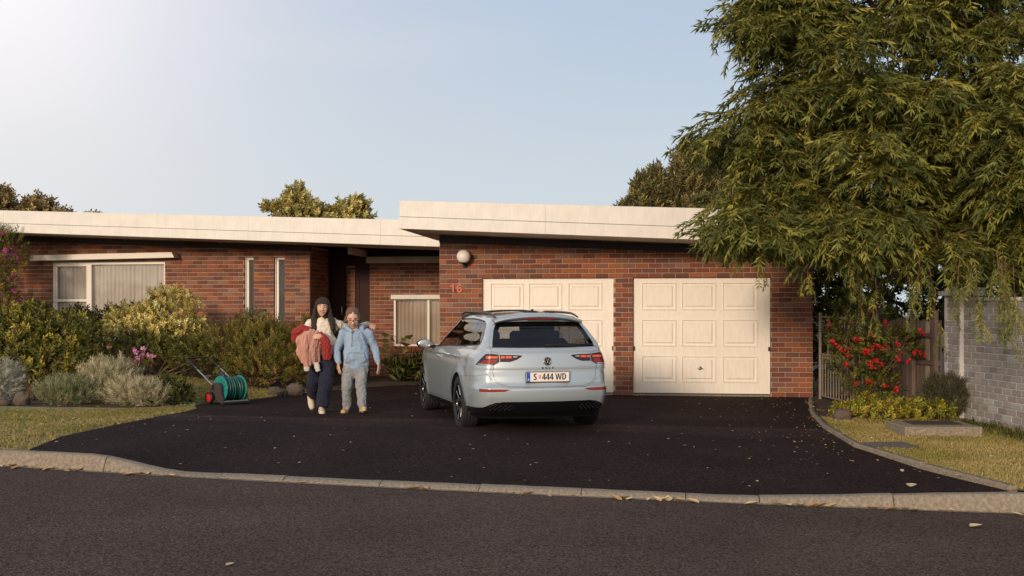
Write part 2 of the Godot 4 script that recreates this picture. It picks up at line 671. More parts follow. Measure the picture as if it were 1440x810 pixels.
	for i in path.size() - 1:
		var a: Vector2 = path[i]
		var b: Vector2 = path[i + 1]
		var bits := maxi(1, int((b - a).length() / 0.75))
		for k in bits:
			var p := a.lerp(b, (k + 0.01) / bits)
			var q := a.lerp(b, (k + 0.99) / bits)
			var side := (q - p).normalized().orthogonal() * -0.085
			var mb := MB.new()
			var rows := []
			for pt in [p, q]:
				var y := lawn_y(pt.x, pt.y)
				var hh: float = 0.045 + rng.randf_range(-0.008, 0.008)
				var s2: Vector2 = pt + side
				if (pt - Vector2(3, 4)).length() > (s2 - Vector2(3, 4)).length():
					s2 = pt - side
				rows.append(PackedVector3Array([Vector3(pt.x, y - 0.1, pt.y), Vector3(pt.x, y + hh - 0.01, pt.y), Vector3(lerpf(pt.x, s2.x, 0.15), y + hh, lerpf(pt.y, s2.y, 0.15)), Vector3(lerpf(pt.x, s2.x, 0.9), y + hh - 0.004, lerpf(pt.y, s2.y, 0.9)), Vector3(s2.x, y - 0.1, s2.y)]))
			mb.surf(rows)
			for e in rows:
				for m in range(1, 4):
					mb.tri(e[0], e[m], e[m + 1])
			part("edging_stone", mb, M.concrete, edging)


# ---------------------------------------------------------------- brickwork
const PITCH := 0.232
const COURSE := 0.0855
var brick_mesh: ArrayMesh
var brick_tones := [Color(0.613, 0.199, 0.094), Color(0.537, 0.177, 0.090), Color(0.471, 0.152, 0.083), Color(0.416, 0.139, 0.083), Color(0.350, 0.127, 0.083), Color(0.498, 0.222, 0.142), Color(0.430, 0.207, 0.145), Color(0.326, 0.152, 0.113), Color(0.576, 0.291, 0.187), Color(0.684, 0.236, 0.097)]
var brick_mats := []
var bricks := []   # {at, tone, wall, near}


func cut_rects(area: Rect2, holes: Array) -> Array:
	var xs := [area.position.x, area.end.x]
	var ys := [area.position.y, area.end.y]
	for r in holes:
		for x in [r.position.x, r.end.x]:
			if x > area.position.x and x < area.end.x and not x in xs:
				xs.append(x)
		for y in [r.position.y, r.end.y]:
			if y > area.position.y and y < area.end.y and not y in ys:
				ys.append(y)
	xs.sort()
	ys.sort()
	var out := []
	for i in xs.size() - 1:
		for j in ys.size() - 1:
			var mid := Vector2((xs[i] + xs[i + 1]) / 2, (ys[j] + ys[j + 1]) / 2)
			var ok := true
			for r in holes:
				if r.has_point(mid):
					ok = false
			if ok:
				if out.size() and absf(out[-1].end.y - ys[j]) < 1e-4 and absf(out[-1].position.x - xs[i]) < 1e-4:
					out[-1].size.y = ys[j + 1] - out[-1].position.y
				else:
					out.append(Rect2(xs[i], ys[j], xs[i + 1] - xs[i], ys[j + 1] - ys[j]))
	return out


# x along the wall, y up, z outward; face at z = 0
func brick_wall(called: String, parent: Node, x: Transform3D, length: float, top: Callable, holes: Array, seen_bricks := true, tone_shift := 0, pitch := PITCH, course := COURSE, depth := 0.1) -> Node3D:
	var mb := MB.new()
	var hi := maxf(top.call(0.0), top.call(length))
	for r in cut_rects(Rect2(0, -0.1, length, hi + 0.1), holes):
		mb.box(x * Transform3D(Basis(), Vector3(r.get_center().x, r.get_center().y, -depth / 2 - 0.007)), Vector3(r.size.x, r.size.y, depth - 0.014))
	var wall := part(called, mb, M.mortar, parent)
	if not seen_bricks:
		return wall
	var rows := int(hi / course) + 1
	for j in rows:
		var y := j * course + 0.006
		var off := -pitch * (0.5 if j % 2 else 0.0)
		var k := 0
		while off + k * pitch < length:
			var a := maxf(off + k * pitch, 0.0)
			var b := minf(off + (k + 1) * pitch, length)
			k += 1
			if y + course * 0.5 > top.call((a + b) / 2):
				continue
			var spans := [[a + 0.0055, b - 0.0055]]
			for r in holes:
				if y + course * 0.5 > r.position.y and y + course * 0.5 < r.end.y:
					var next := []
					for s in spans:
						if r.end.x <= s[0] or r.position.x >= s[1]:
							next.append(s)
							continue
						if r.position.x - s[0] > 0.03:
							next.append([s[0], r.position.x])
						if s[1] - r.end.x > 0.03:
							next.append([r.end.x, s[1]])
					spans = next
			for s in spans:
				var l: float = s[1] - s[0]
				if l < 0.03:
					continue
				var bs := Basis().scaled(Vector3(l / 0.222, (course - 0.012) / 0.0755, depth / 0.1))
				bs = Basis(Vector3(0, 0, 1), rng.randf_range(-0.006, 0.006)) * Basis(Vector3.UP, rng.randf_range(-0.008, 0.008)) * bs
				var p := Vector3((s[0] + s[1]) / 2, y + (course - 0.012) / 2, -depth / 2 + rng.randf_range(-0.003, 0.002))
				var at := x * Transform3D(bs, p)
				var tone := rng.randi() % 10
				if rng.randf() < 0.35:
					tone = (tone + tone_shift) % 10
				bricks.append({"at": at, "tone": tone, "wall": wall, "near": at.origin.distance_to(EYE) + (0.0 if x.basis.z.dot(EYE - at.origin) > 0 else 100.0)})
	return wall


func brick_setup() -> void:
	var mb := MB.new()
	mb.box(Transform3D(), Vector3(0.222, 0.0755, 0.1), 0.0045)
	brick_mesh = mb.mesh()
	for k in 10:
		var m: StandardMaterial3D = M.brick_any.duplicate()
		m.resource_name = "brick_tone"
		m.vertex_color_use_as_albedo = false
		m.albedo_color = lin(brick_tones[k].r, brick_tones[k].g, brick_tones[k].b)
		brick_mats.append(m)


# the 300 nearest bricks as pieces, the rest of each wall joined
func lay_bricks(called := "brick", mats: Array = brick_mats, tones: Array = brick_tones) -> void:
	bricks.sort_custom(func(a, b): return a.near < b.near)
	var rest := {}
	for i in bricks.size():
		var d: Dictionary = bricks[i]
		if i < 300:
			var o := obj(called, brick_mesh, mats[d.tone], d.wall)
			o.transform = d.at
		else:
			if not rest.has(d.wall):
				rest[d.wall] = [[], []]
			rest[d.wall][0].append(d.at)
			var c: Color = tones[d.tone]
			var k := rng.randf_range(0.85, 1.15)
			rest[d.wall][1].append(Color(c.r * k, c.g * k, c.b * k))
	for w in rest:
		scatter("brickwork", brick_mesh, M.brick_any, rest[w][0], rest[w][1], w)
	bricks.clear()


# ---------------------------------------------------------------- the house
func left_soffit(u: float) -> float:
	return 2.725 - 0.0408 * u


func garage_soffit(u: float) -> float:
	return 2.832 - 0.0465 * u


# boards of a fascia along u at depth n, in lengths with open joints
func fascia(house: Node, u0: float, u1: float, n: float, low: Callable, lift: float, high: Callable, proud: float, cuts: Array) -> void:
	var stops := [u0]
	for c in cuts:
		if c > u0 and c < u1:
			stops.append(c)
	stops.append(u1)
	for i in stops.size() - 1:
		var a: float = stops[i] + (0.0015 if i > 0 else 0.0)
		var b: float = stops[i + 1] - 0.0015
		var pts := [Vector2(a, low.call(a) + lift), Vector2(b, low.call(b) + lift), Vector2(b, high.call(b)), Vector2(a, high.call(a))]
		var mb := MB.new()
		var rows := []
		var z0 := n - 0.03
		var z1 := n + proud
		var e := 0.004
		for k in 2:
			var p: Vector2 = pts[0] if k == 0 else pts[1]
			var q: Vector2 = pts[3] if k == 0 else pts[2]
			rows.append(PackedVector3Array([Vector3(p.x, p.y, z0), Vector3(p.x, p.y, z1 - e), Vector3(p.x, p.y + e, z1), Vector3(q.x, q.y - e, z1), Vector3(q.x, q.y, z1 - e), Vector3(q.x, q.y, z0)]))
		for k in 5:
			mb.quad(rows[0][k], rows[0][k + 1], rows[1][k + 1], rows[1][k])
		for r in rows:
			for k in range(1, 5):
				mb.tri(r[0], r[k], r[k + 1])
		part("fascia_board", mb, M.cream_paint, house)


# a sloping slab between two height functions
func slab(called: String, house: Node, m: Material, u0: float, u1: float, n0: float, n1: float, low: Callable, thick: float) -> void:
	var mb := MB.new()
	var p := []
	for y in [0.0, thick]:
		for c in [[u0, n0], [u1, n0], [u1, n1], [u0, n1]]:
			p.append(Vector3(c[0], low.call(c[0]) + y, c[1]))
	mb.quad(p[0], p[3], p[2], p[1])
	mb.quad(p[4], p[5], p[6], p[7])
	for k in 4:
		mb.quad(p[k], p[(k + 1) % 4], p[4 + (k + 1) % 4], p[4 + k])
	part(called, mb, m, house)


func curtain_mesh(w: float, h: float, folds: int, amp: float, seed_: int) -> MB:
	var r := RandomNumberGenerator.new()
	r.seed = seed_
	var rows := []
	var nx := folds * 8
	var ph := []
	for i in folds + 2:
		ph.append(r.randf_range(0.5, 1.3))
	for j in 9:
		var row := PackedVector3Array()
		for i in nx + 1:
			var k := i / 8
			var a: float = sin(TAU * i / 8.0) * amp * ph[k] + sin(i * 0.21 + j * 0.25) * amp * 0.5
			row.append(Vector3(w * i / nx + sin(j * 0.6 + k) * 0.003, h * j / 8.0, a))
		rows.append(row)
	var mb := MB.new()
	mb.surf(rows)
	return mb


# a window in the xy plane of a part: frame bars [x0,y0,x1,y1], one pane, a curtain behind
func window(house: Node, called: String, at: Vector3, size: Vector2, bars: Array, curtain: Material, frame: Material, t := 0.045, turn := 0.0) -> Node3D:
	var w := group_part(called, house, at)
	w.rotation.y = turn
	for b in bars:
		var mb := MB.new()
		mb.box(Transform3D(Basis(), Vector3((b[0] + b[2]) / 2, (b[1] + b[3]) / 2, b[4] if b.size() > 4 else 0.0)), Vector3(b[2] - b[0], b[3] - b[1], t), 0.004)
		part("frame", mb, frame, w)
	var pm := MB.new()
	pm.quad(Vector3(0.01, 0.01, -0.004), Vector3(0.01, size.y - 0.01, -0.004), Vector3(size.x - 0.01, size.y - 0.01, -0.004), Vector3(size.x - 0.01, 0.01, -0.004))
	part("pane", pm, M.pane if curtain else M.dim_pane, w)
	if curtain:
		var c := part("curtain", curtain_mesh(size.x - 0.02, size.y - 0.02, int(size.x * 11), 0.016, int(size.x * 100)), curtain, w)
		c.position = Vector3(0.01, 0.01, -0.09)
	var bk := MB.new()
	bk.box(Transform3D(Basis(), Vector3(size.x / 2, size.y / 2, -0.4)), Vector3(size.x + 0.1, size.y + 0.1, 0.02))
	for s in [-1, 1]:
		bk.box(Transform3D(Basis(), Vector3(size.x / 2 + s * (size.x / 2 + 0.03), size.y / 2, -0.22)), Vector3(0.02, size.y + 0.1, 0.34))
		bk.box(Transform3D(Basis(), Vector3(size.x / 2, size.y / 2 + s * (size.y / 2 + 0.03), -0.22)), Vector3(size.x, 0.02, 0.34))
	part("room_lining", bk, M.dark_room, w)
	return w


func garage_door(house: Node, u: float, with_handle: bool) -> void:
	var d := group_part("garage_door", house, Vector3(u, 0.03, -0.075))
	var w := 2.34
	var h := 2.035
	var px := [0.14, 0.83, 1.53]
	var pw := [0.61, 0.60, 0.61]
	var py := [0.20, 0.82, 1.455]
	var ph := [0.47, 0.48, 0.49]
	var holes := []
	for i in 3:
		for j in 3:
			holes.append(Rect2(px[i], py[j], pw[i], ph[j]))
	var mb := MB.new()
	for r in cut_rects(Rect2(0, 0, w, h), holes):
		mb.box(Transform3D(Basis(), Vector3(r.get_center().x, r.get_center().y, -0.02)), Vector3(r.size.x, r.size.y, 0.04))
	part("door_leaf", mb, M.door_paint, d)
	for r in holes:
		var p := MB.new()
		# moulding, sunk field and raised centre
		var steps := [[0.0, 0.0], [0.004, 0.010], [0.018, 0.012], [0.028, -0.012], [0.060, -0.012], [0.085, 0.003], [0.30, 0.003]]
		for k in steps.size() - 1:
			var a: float = steps[k][0]
			var b: float = steps[k + 1][0]
			if k == steps.size() - 2:
				var q := Rect2(r.position + Vector2(a, a), r.size - Vector2(a, a) * 2)
				p.quad(Vector3(q.position.x, q.position.y, 0.003), Vector3(q.position.x, q.end.y, 0.003), Vector3(q.end.x, q.end.y, 0.003), Vector3(q.end.x, q.position.y, 0.003))
				continue
			var za: float = steps[k][1]
			var zb: float = steps[k + 1][1]
			var o := [Vector3(r.position.x + a, r.position.y + a, za), Vector3(r.position.x + a, r.end.y - a, za), Vector3(r.end.x - a, r.end.y - a, za), Vector3(r.end.x - a, r.position.y + a, za)]
			var i2 := [Vector3(r.position.x + b, r.position.y + b, zb), Vector3(r.position.x + b, r.end.y - b, zb), Vector3(r.end.x - b, r.end.y - b, zb), Vector3(r.end.x - b, r.position.y + b, zb)]
			for e in 4:
				p.quad(o[e], o[(e + 1) % 4], i2[(e + 1) % 4], i2[e])
		part("door_panel", p, M.door_paint, d)
	var sealing := MB.new()
	sealing.bx(Vector3(w / 2, 0.006, 0.004), Vector3(w - 0.01, 0.022, 0.012), 0.003)
	part("rubber_seal", sealing, M.black_plastic, d)
	for s in [0.012, w - 0.022]:
		var lk := MB.new()
		lk.bx(Vector3(s + 0.005, 0.79, 0.008), Vector3(0.03, 0.075, 0.02), 0.004)
		part("side_latch", lk, M.black_plastic, d)
	if with_handle:
		var hd := MB.new()
		hd.lathe([Vector2(0.035, 0.0), Vector2(0.034, 0.006), Vector2(0.012, 0.008), Vector2(0.011, 0.035), Vector2(0.001, 0.037)], 14, Transform3D(Basis(Vector3.RIGHT, PI / 2), Vector3(1.15, 0.455, 0.0)))
		hd.tube([Vector3(1.10, 0.462, 0.035), Vector3(1.13, 0.458, 0.042), Vector3(1.17, 0.452, 0.042), Vector3(1.20, 0.444, 0.035)], [0.008, 0.012, 0.012, 0.007], 8)
		part("handle", hd, M.steel, d)


func build_house() -> void:
	brick_setup()
	var house := thing("brick_house", "low red brick house with flat cream fascia roofs and two white garage doors", "house")
	# garage block
	var gtop := func(a): return garage_soffit(a)
	brick_wall("garage_wall", house, Transform3D(Basis(), Vector3(0, 0, 0)), 6.49, gtop, [Rect2(0.77, -0.2, 2.33, 2.265), Rect2(3.44, -0.2, 2.355, 2.265)])
	brick_wall("garage_side_wall", house, Transform3D(Basis(Vector3.UP, -PI / 2), Vector3(0, 0, -5.0)), 4.9, func(_a): return 2.72, [])
	brick_wall("garage_end_wall", house, Transform3D(Basis(Vector3.UP, PI / 2), Vector3(6.49, 0, -0.1)), 6.9, func(_a): return 2.5, [])
	garage_door(house, 0.765, false)
	garage_door(house, 3.445, true)
	for r in [[0.77, 2.33], [3.44, 2.355]]:
		var lin_ := MB.new()
		lin_.bx(Vector3(r[0] + r[1] / 2, 0.014, -0.06), Vector3(r[1] - 0.004, 0.032, 0.11), 0.004)
		part("door_sill", lin_, M.concrete, house)
		var st := MB.new()
		st.bx(Vector3(r[0] + r[1] / 2, 2.0655 + 0.05, -0.13), Vector3(r[1], 0.1, 0.05))
		for s in [0.0, 1.0]:
			st.bx(Vector3(r[0] + r[1] * s + (0.03 if s > 0 else -0.03), 1.03, -0.14), Vector3(0.07, 2.06, 0.05))
		st.bx(Vector3(r[0] + r[1] / 2, 1.0, -0.5), Vector3(r[1], 2.2, 0.02))
		part("door_frame", st, M.dark_room, house)
	# dark timber plate between bricks and soffit
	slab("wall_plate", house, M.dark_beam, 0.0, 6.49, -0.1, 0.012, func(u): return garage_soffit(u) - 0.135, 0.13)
	var g_top := func(u): return 3.307 - 0.039 * u
	var g_mid := func(u): return garage_soffit(u) + 0.205
	fascia(house, -0.41, 7.25, 1.35, garage_soffit, 0.0, func(u): return garage_soffit(u) + 0.198, 0.012, [2.05, 4.55])
	fascia(house, -0.40, 7.25, 1.35, g_mid, 0.0, g_top, 0.0, [2.05, 4.55])
	slab("soffit", house, M.soffit, -0.40, 7.25, -7.0, 1.32, func(u): return garage_soffit(u) + 0.01, 0.02)
	slab("roof_deck", house, M.cream_paint, -0.39, 7.24, -7.0, 1.318, func(u): return 3.22 - 0.039 * u, 0.03)
	for uu in [-0.395, 7.235]:
		var sd := MB.new()
		sd.bx(Vector3(uu, garage_soffit(uu) + 0.23, -2.85), Vector3(0.03, 0.46, 8.33), 0.004)
		part("side_fascia", sd, M.cream_paint, house)
	# living wing: front wall set back, return wall, entry and porch
	var lx := Transform3D(Basis(), Vector3(-13.0, 0, -3.3))
	var ltop := func(a): return left_soffit(a - 13.0)
	brick_wall("front_wall", house, lx, 9.48, ltop, [Rect2(3.58, 0.85, 2.64, 1.71), Rect2(8.02, 0.75, 0.215, 1.875), Rect2(8.69, 0.75, 0.24, 1.875)], true, 3)
	brick_wall("return_wall", house, Transform3D(Basis(Vector3.UP, PI / 2), Vector3(-3.52, 0, -3.4)), 1.24, func(_a): return 2.86, [], true, 4)
	brick_wall("porch_wall", house, Transform3D(Basis(), Vector3(-2.64, 0, -4.9)), 2.64, func(_a): return 2.56, [Rect2(0.55, 0.68, 1.75, 1.15)], true, 4)
	brick_wall("entry_pier", house, Transform3D(Basis(), Vector3(-3.2, 0, -4.95)), 0.2, func(_a): return 2.5, [], true, 2)
	# soldier course under the porch window
	var sill := group_part("window_sill", house)
	for k in 19:
		var sb := obj("brick", brick_mesh, brick_mats[(k * 7) % 5], sill)
		sb.transform = Transform3D(Basis(Vector3(0, 0, 1), PI / 2) * Basis(Vector3.UP, 0).scaled(Vector3(0.6, 0.95, 1.0)), Vector3(-2.09 + 0.045 + k * 0.0855, 0.61, -4.935 + rng.randf_range(0, 0.004)))
	for b in [[-3.385, 0.33, "front_door"], [-2.81, 0.345, "entry_screen"]]:
		var d := MB.new()
		d.bx(Vector3(b[0], 1.15, -5.0), Vector3(b[1], 2.3, 0.05), 0.004)
		var dd := part(b[2], d, M.dark_wood, house)
		for s in [-1, 1]:
			var st := MB.new()
			st.bx(Vector3(b[0] + s * b[1] * 0.33, 1.15, -4.968), Vector3(b[1] * 0.18, 2.2, 0.02), 0.005)
			part("stile", st, M.dark_wood, dd)
		if b[2] == "front_door":
			var hd := MB.new()
			hd.tube([Vector3(-3.29, 1.38, -4.95), Vector3(-3.29, 1.38, -4.90), Vector3(-3.29, 1.58, -4.90), Vector3(-3.29, 1.58, -4.95)], [0.011], 8)
			part("handle", hd, M.steel, dd)
	var over := MB.new()
	over.bx(Vector3(-3.08, 2.62, -5.0), Vector3(0.88, 0.64, 0.06))
	over.bx(Vector3(-3.545, 1.3, -4.85), Vector3(0.05, 2.9, 0.42))
	part("door_head", over, M.dark_wood, house)
	# roofs of the wing
	var l_top := func(u): return 3.243 - 0.0345 * u
	fascia(house, -13.0, -0.012, -1.95, left_soffit, 0.0, func(u): return left_soffit(u) + 0.186, 0.012, [-11.1, -8.2, -4.35, -1.6])
	fascia(house, -13.0, -0.012, -1.95, func(u): return left_soffit(u) + 0.193, 0.0, l_top, 0.0, [-9.7, -6.3, -4.35, -1.6])
	slab("soffit", house, M.soffit, -13.0, -3.52, -3.4, -1.98, func(u): return left_soffit(u) + 0.01, 0.02)
	slab("soffit", house, M.soffit, -3.517, -0.012, -3.55, -1.98, func(u): return left_soffit(u) + 0.01, 0.02)
	slab("porch_ceiling", house, M.dark_wood, -12.99, -0.012, -10.85, -3.45, func(u): return left_soffit(u) + 0.05, 0.02)
	slab("roof_deck", house, M.cream_paint, -13.0, -0.012, -11.0, -1.982, func(u): return 3.16 - 0.0345 * u, 0.03)
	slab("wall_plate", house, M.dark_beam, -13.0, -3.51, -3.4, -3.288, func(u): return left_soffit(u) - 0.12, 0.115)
	var pb := MB.new()
	pb.bx(Vector3(-1.36, 2.63, -4.86), Vector3(2.68, 0.145, 0.09), 0.004)
	part("porch_beam", pb, M.soffit, house)
	var pc := MB.new()
	pc.bx(Vector3(-2.75, 2.775, -4.3), Vector3(0.09, 0.145, 1.2), 0.004)
	part("porch_beam", pc, M.soffit, house)
	# windows
	var w1 := window(house, "window", Vector3(-9.42, 0.85, -3.36), Vector2(2.64, 1.70), [[0.0, 0.0, 0.06, 1.70], [2.60, 0.0, 2.64, 1.70], [0.06, 1.645, 2.60, 1.70], [0.06, 0.0, 2.60, 0.05], [0.83, 0.05, 0.915, 1.645, 0.005], [0.10, 0.83, 0.83, 0.885, -0.004], [0.06, 0.05, 0.10, 1.645, -0.006], [0.79, 0.05, 0.83, 1.645, -0.006], [0.10, 1.61, 0.79, 1.645, -0.006]], M.curtain, M.white_paint)
	w1.set_meta("label", "wide white framed window with pale net curtains")
	var hood := MB.new()
	var hp := PackedVector2Array([Vector2(0, 0), Vector2(3.36, 0.0), Vector2(3.30, 0.115), Vector2(0.06, 0.115)])
	hood.prism(hp, 0.26, Transform3D(Basis(Vector3(0, 0, 1), 0.015), Vector3(-9.80, 2.575, -3.29)))
	part("sun_hood", hood, M.white_paint, house)
	for s in [[-4.98, 0.215], [-4.31, 0.24]]:
		var sl := window(house, "slit_window", Vector3(s[0], 0.75, -3.40), Vector2(s[1], 1.875), [[0.0, 0.0, 0.03, 1.87, 0.01], [0.04, 1.83, s[1], 1.87], [0.04, 0.0, s[1], 0.04]], null, M.white_paint, 0.06)
		var jamb := MB.new()
		jamb.bx(Vector3(0.055, 0.935, 0.0), Vector3(0.05, 1.78, 0.03), 0.004)
		part("frame", jamb, M.white_paint, sl)
	window(house, "porch_window", Vector3(-2.09, 0.68, -4.95), Vector2(1.75, 1.08), [[0.0, 0.0, 0.05, 1.08], [0.05, 1.035, 1.75, 1.08], [0.05, 0.0, 1.75, 0.045], [0.78, 0.045, 0.83, 1.035], [1.70, 0.045, 1.75, 1.035]], M.curtain_dark, M.white_paint)
	var pl := MB.new()
	pl.bx(Vector3(-1.2, 1.79, -4.87), Vector3(1.86, 0.10, 0.1), 0.005)
	part("window_head", pl, M.cream_paint, house)
	# rest of the shell, closing the rooms
	var shell := MB.new()
	shell.bx(Vector3(-6.5, 1.3, -10.9), Vector3(13, 3.0, 0.15))
	shell.bx(Vector3(-12.9, 1.3, -7.1), Vector3(0.15, 3.4, 7.5))
	shell.bx(Vector3(3.2, 1.2, -6.9), Vector3(6.5, 2.6, 0.15))
	shell.bx(Vector3(-1.5, 1.2, -5.3), Vector3(4.2, 3.0, 0.1))
	part("back_wall", shell, M.mortar, house)
	lay_bricks()
	# fittings on the wall
	var lamp := thing("wall_lamp", "round white opal globe lamp on the garage wall near its left corner", "lamp", Vector3(0.465, 2.43, 0.002))
	var gl := MB.new()
	gl.ell(Transform3D(Basis().scaled(Vector3.ONE * 0.122), Vector3(0, 0.01, 0.15)), 24, 16)
	part("globe", gl, M.opal, lamp)
	var br := MB.new()
	br.lathe([Vector2(0.001, 0.012), Vector2(0.05, 0.012), Vector2(0.055, 0.0)], 16, Transform3D(Basis(Vector3.RIGHT, PI / 2), Vector3(0, -0.14, 0)))
	br.tube([Vector3(0, -0.14, 0.0), Vector3(0, -0.145, 0.10), Vector3(0, -0.13, 0.14), Vector3(0, -0.10, 0.15)], [0.014], 8)
	br.lathe([Vector2(0.06, 0.02), Vector2(0.055, 0.0), Vector2(0.001, -0.004)], 16, Transform3D(Basis(), Vector3(0, -0.115, 0.15)))
	part("bracket", br, M.black_plastic, lamp)
	var num := thing("house_number", "orange red metal house number 16 on the brick wall left of the garage doors", "house number", Vector3(0.17, 1.78, 0.004))
	for k in 2:
		var tm := TextMesh.new()
		tm.text = "16"[k]
		tm.font = sans(true)
		tm.font_size = 32
		tm.pixel_size = 0.0062
		tm.depth = 0.018
		tm.horizontal_alignment = HORIZONTAL_ALIGNMENT_LEFT
		tm.vertical_alignment = VERTICAL_ALIGNMENT_BOTTOM
		var o := obj("digit", tm, M.number_red, num)
		o.position = Vector3(0.018 + k * 0.125, -0.02, 0.009)


func sans(bold := false) -> SystemFont:
	var f := SystemFont.new()
	f.font_names = PackedStringArray(["Droid Sans"])
	if bold:
		f.font_weight = 700
	return f


# ---------------------------------------------------------------- the car
# own axes: x right, y up, z back; the rear axle stands at z = 0
const CAR_S1 := 0.62
const CAR_S2 := 1.07
const CAR_S3 := 1.67
const CAR_F1 := -3.05
const CAR_F2 := -3.50
const CAR_F3 := -4.10


func curve(t: Array, y: float) -> float:
	if y <= t[0][0]:
		return t[0][1]
	for i in t.size() - 1:
		if y <= t[i + 1][0]:
			var k: float = (y - t[i][0]) / (t[i + 1][0] - t[i][0])
			# catmull through neighbours, kept monotone by halving
			var p0: float = t[maxi(i - 1, 0)][1]
			var p1: float = t[i][1]
			var p2: float = t[i + 1][1]
			var p3: float = t[mini(i + 2, t.size() - 1)][1]
			var m1 := (p2 - p0) * 0.35
			var m2 := (p3 - p1) * 0.35
			var k2 := k * k
			var k3 := k2 * k
			return (2 * k3 - 3 * k2 + 1) * p1 + (k3 - 2 * k2 + k) * m1 + (-2 * k3 + 3 * k2) * p2 + (k3 - k2) * m2
	return t[-1][1]


var car_w := [[0.18, 0.80], [0.24, 0.845], [0.34, 0.872], [0.50, 0.888], [0.66, 0.892], [0.80, 0.886], [0.89, 0.872], [0.94, 0.845], [0.98, 0.815], [1.06, 0.785], [1.20, 0.722], [1.32, 0.655], [1.37, 0.615], [1.40, 0.57]]
var car_r := [[0.18, 0.86], [0.28, 0.96], [0.36, 1.02], [0.46, 1.055], [0.555, 1.06], [0.575, 1.035], [0.62, 1.005], [0.70, 0.992], [0.752, 0.972], [0.77, 1.012], [0.86, 1.005], [0.95, 0.985], [1.0, 0.93], [1.03, 0.90], [1.30, 0.655], [1.36, 0.60], [1.40, 0.56]]
var car_f := [[0.18, -3.45], [0.45, -3.56], [0.70, -3.52], [0.82, -3.35], [0.90, -3.0], [0.96, -2.5], [1.0, -2.1], [1.10, -1.85], [1.25, -1.45], [1.36, -1.10], [1.40, -0.9]]


# the skin of the left half at plan length s and height v; v past 1.4 runs in over the roof
func car_skin(s: float, v: float) -> Vector3:
	var q := 0.0
	var y := v
	if v > 1.4:
		q = clampf((v - 1.4) / 0.6, 0, 1)
		y = 1.4
	var w := curve(car_w, y)
	var r := curve(car_r, y)
	var f := curve(car_f, y)
	var lc := lerpf(0.56, 0.24, smoothstep(0.88, 1.06, y))
	var bow := lerpf(0.10, 0.07, smoothstep(0.88, 1.06, y))
	var zc := r - lc - bow
	var xc := maxf(w - lerpf(0.25, 0.13, smoothstep(0.88, 1.06, y)), 0.2)
	var p := Vector3.ZERO
	var zf := maxf(f + lerpf(0.45, 0.16, smoothstep(0.9, 1.0, y)), -3.05)
	var tp := lerpf(0.04, 0.075, smoothstep(0.9, 1.05, y))
	var wr := w * (1.0 - tp)
	if s <= CAR_S1 and s >= CAR_F1:
		var z := s
		if s > 0.0:
			z = s * zc / CAR_S1
		elif s < -0.95:
			z = -0.95 + (s + 0.95) * (zf + 0.95) / (CAR_F1 + 0.95)
			if y < 0.9:
				z = s
		p = Vector3(-w * (1.0 - tp * smoothstep(-0.6, 0.62, s)) * (1.0 - 0.07 * smoothstep(-2.3, -3.1, s)), y, z)
	elif s > CAR_S2:
		var x := 1.0 - (s - CAR_S2) / (CAR_S3 - CAR_S2)
		p = Vector3(-xc * x, y, r - bow * x * x)
	elif s > CAR_S1:
		var t := (s - CAR_S1) / (CAR_S2 - CAR_S1)
		var a := Vector3(-wr, y, zc)
		var d := Vector3(-xc, y, r - bow)
		var b := a + Vector3(0.012, 0, 0.62 * lc)
		var c := d - Vector3(0.62 * (wr - xc), 0, -0.10 * bow)
		p = a.bezier_interpolate(b, c, d, t)
	else:
		var wf := w * 0.93
		var xf := wf - 0.35
		if s < CAR_F2:
			var x := 1.0 - (CAR_F2 - s) / (CAR_F2 - CAR_F3)
			p = Vector3(-xf * x, y, f + 0.12 * x * x)
		else:
			var t := (CAR_F1 - s) / (CAR_F1 - CAR_F2)
			var z0 := -3.05 if y < 0.9 else zf
			var a := Vector3(-wf, y, z0)
			var d := Vector3(-xf, y, f + 0.12)
			p = a.bezier_interpolate(a + Vector3(0.02, 0, (d.z - a.z) * 0.6), d - Vector3((wf - xf) * 0.6, 0, 0), d, t)
	if q > 0.0:
		p.x *= 1.0 - q
		p.y += 0.052 * (1.0 - pow(1.0 - q, 2.2)) - 0.016 * smoothstep(-0.3, 0.7, p.z)
		var mid := -0.15
		p.z = mid + (p.z - mid) * (1.0 - 0.06 * q)
	elif y > 1.2:
		p.y -= 0.016 * smoothstep(-0.3, 0.7, p.z) * smoothstep(1.2, 1.4, y)
	# pressed waist line along the doors
	if y > 0.80 and y < 0.90 and s > -3.0 and s < 0.75:
		p.x += 0.010 * (1.0 - absf(y - 0.85) / 0.05) * (1.0 - smoothstep(0.5, 0.75, s))
	# flared lips round the wheels
	for zc2 in [0.0, -2.67]:
		var dd := Vector2(p.z - zc2, y - 0.33).length()
		if s < CAR_S1 + 0.05 and y < 0.9:
			p.x -= 0.014 * (1.0 - smoothstep(0.37, 0.50, dd))
	return p


func car_normal(s: float, v: float) -> Vector3:
	var e := 0.004
	var a := car_skin(s + e, v) - car_skin(s - e, v)
	var b := car_skin(s, minf(v + e, 1.98)) - car_skin(s, v - e)
	var n := a.cross(b)
	return n.normalized() if n.length_squared() > 1e-16 else Vector3.UP


# rear points given as (x, y) with x < 0 become (s, v)
func rp(x: float, y: float) -> Vector2:
	var w := curve(car_w, y)
	var xc := maxf(w - lerpf(0.25, 0.13, smoothstep(0.88, 1.06, y)), 0.2)
	if -x <= xc:
		return Vector2(CAR_S2 + (1.0 - (-x / xc)) * (CAR_S3 - CAR_S2), y)
	# round the corner: search
	var lo := CAR_S1
	var hi := CAR_S2
	for i in 18:
		var m := (lo + hi) / 2
		if -car_skin(m, y).x > -x:
			lo = m
		else:
			hi = m
	return Vector2((lo + hi) / 2, y)


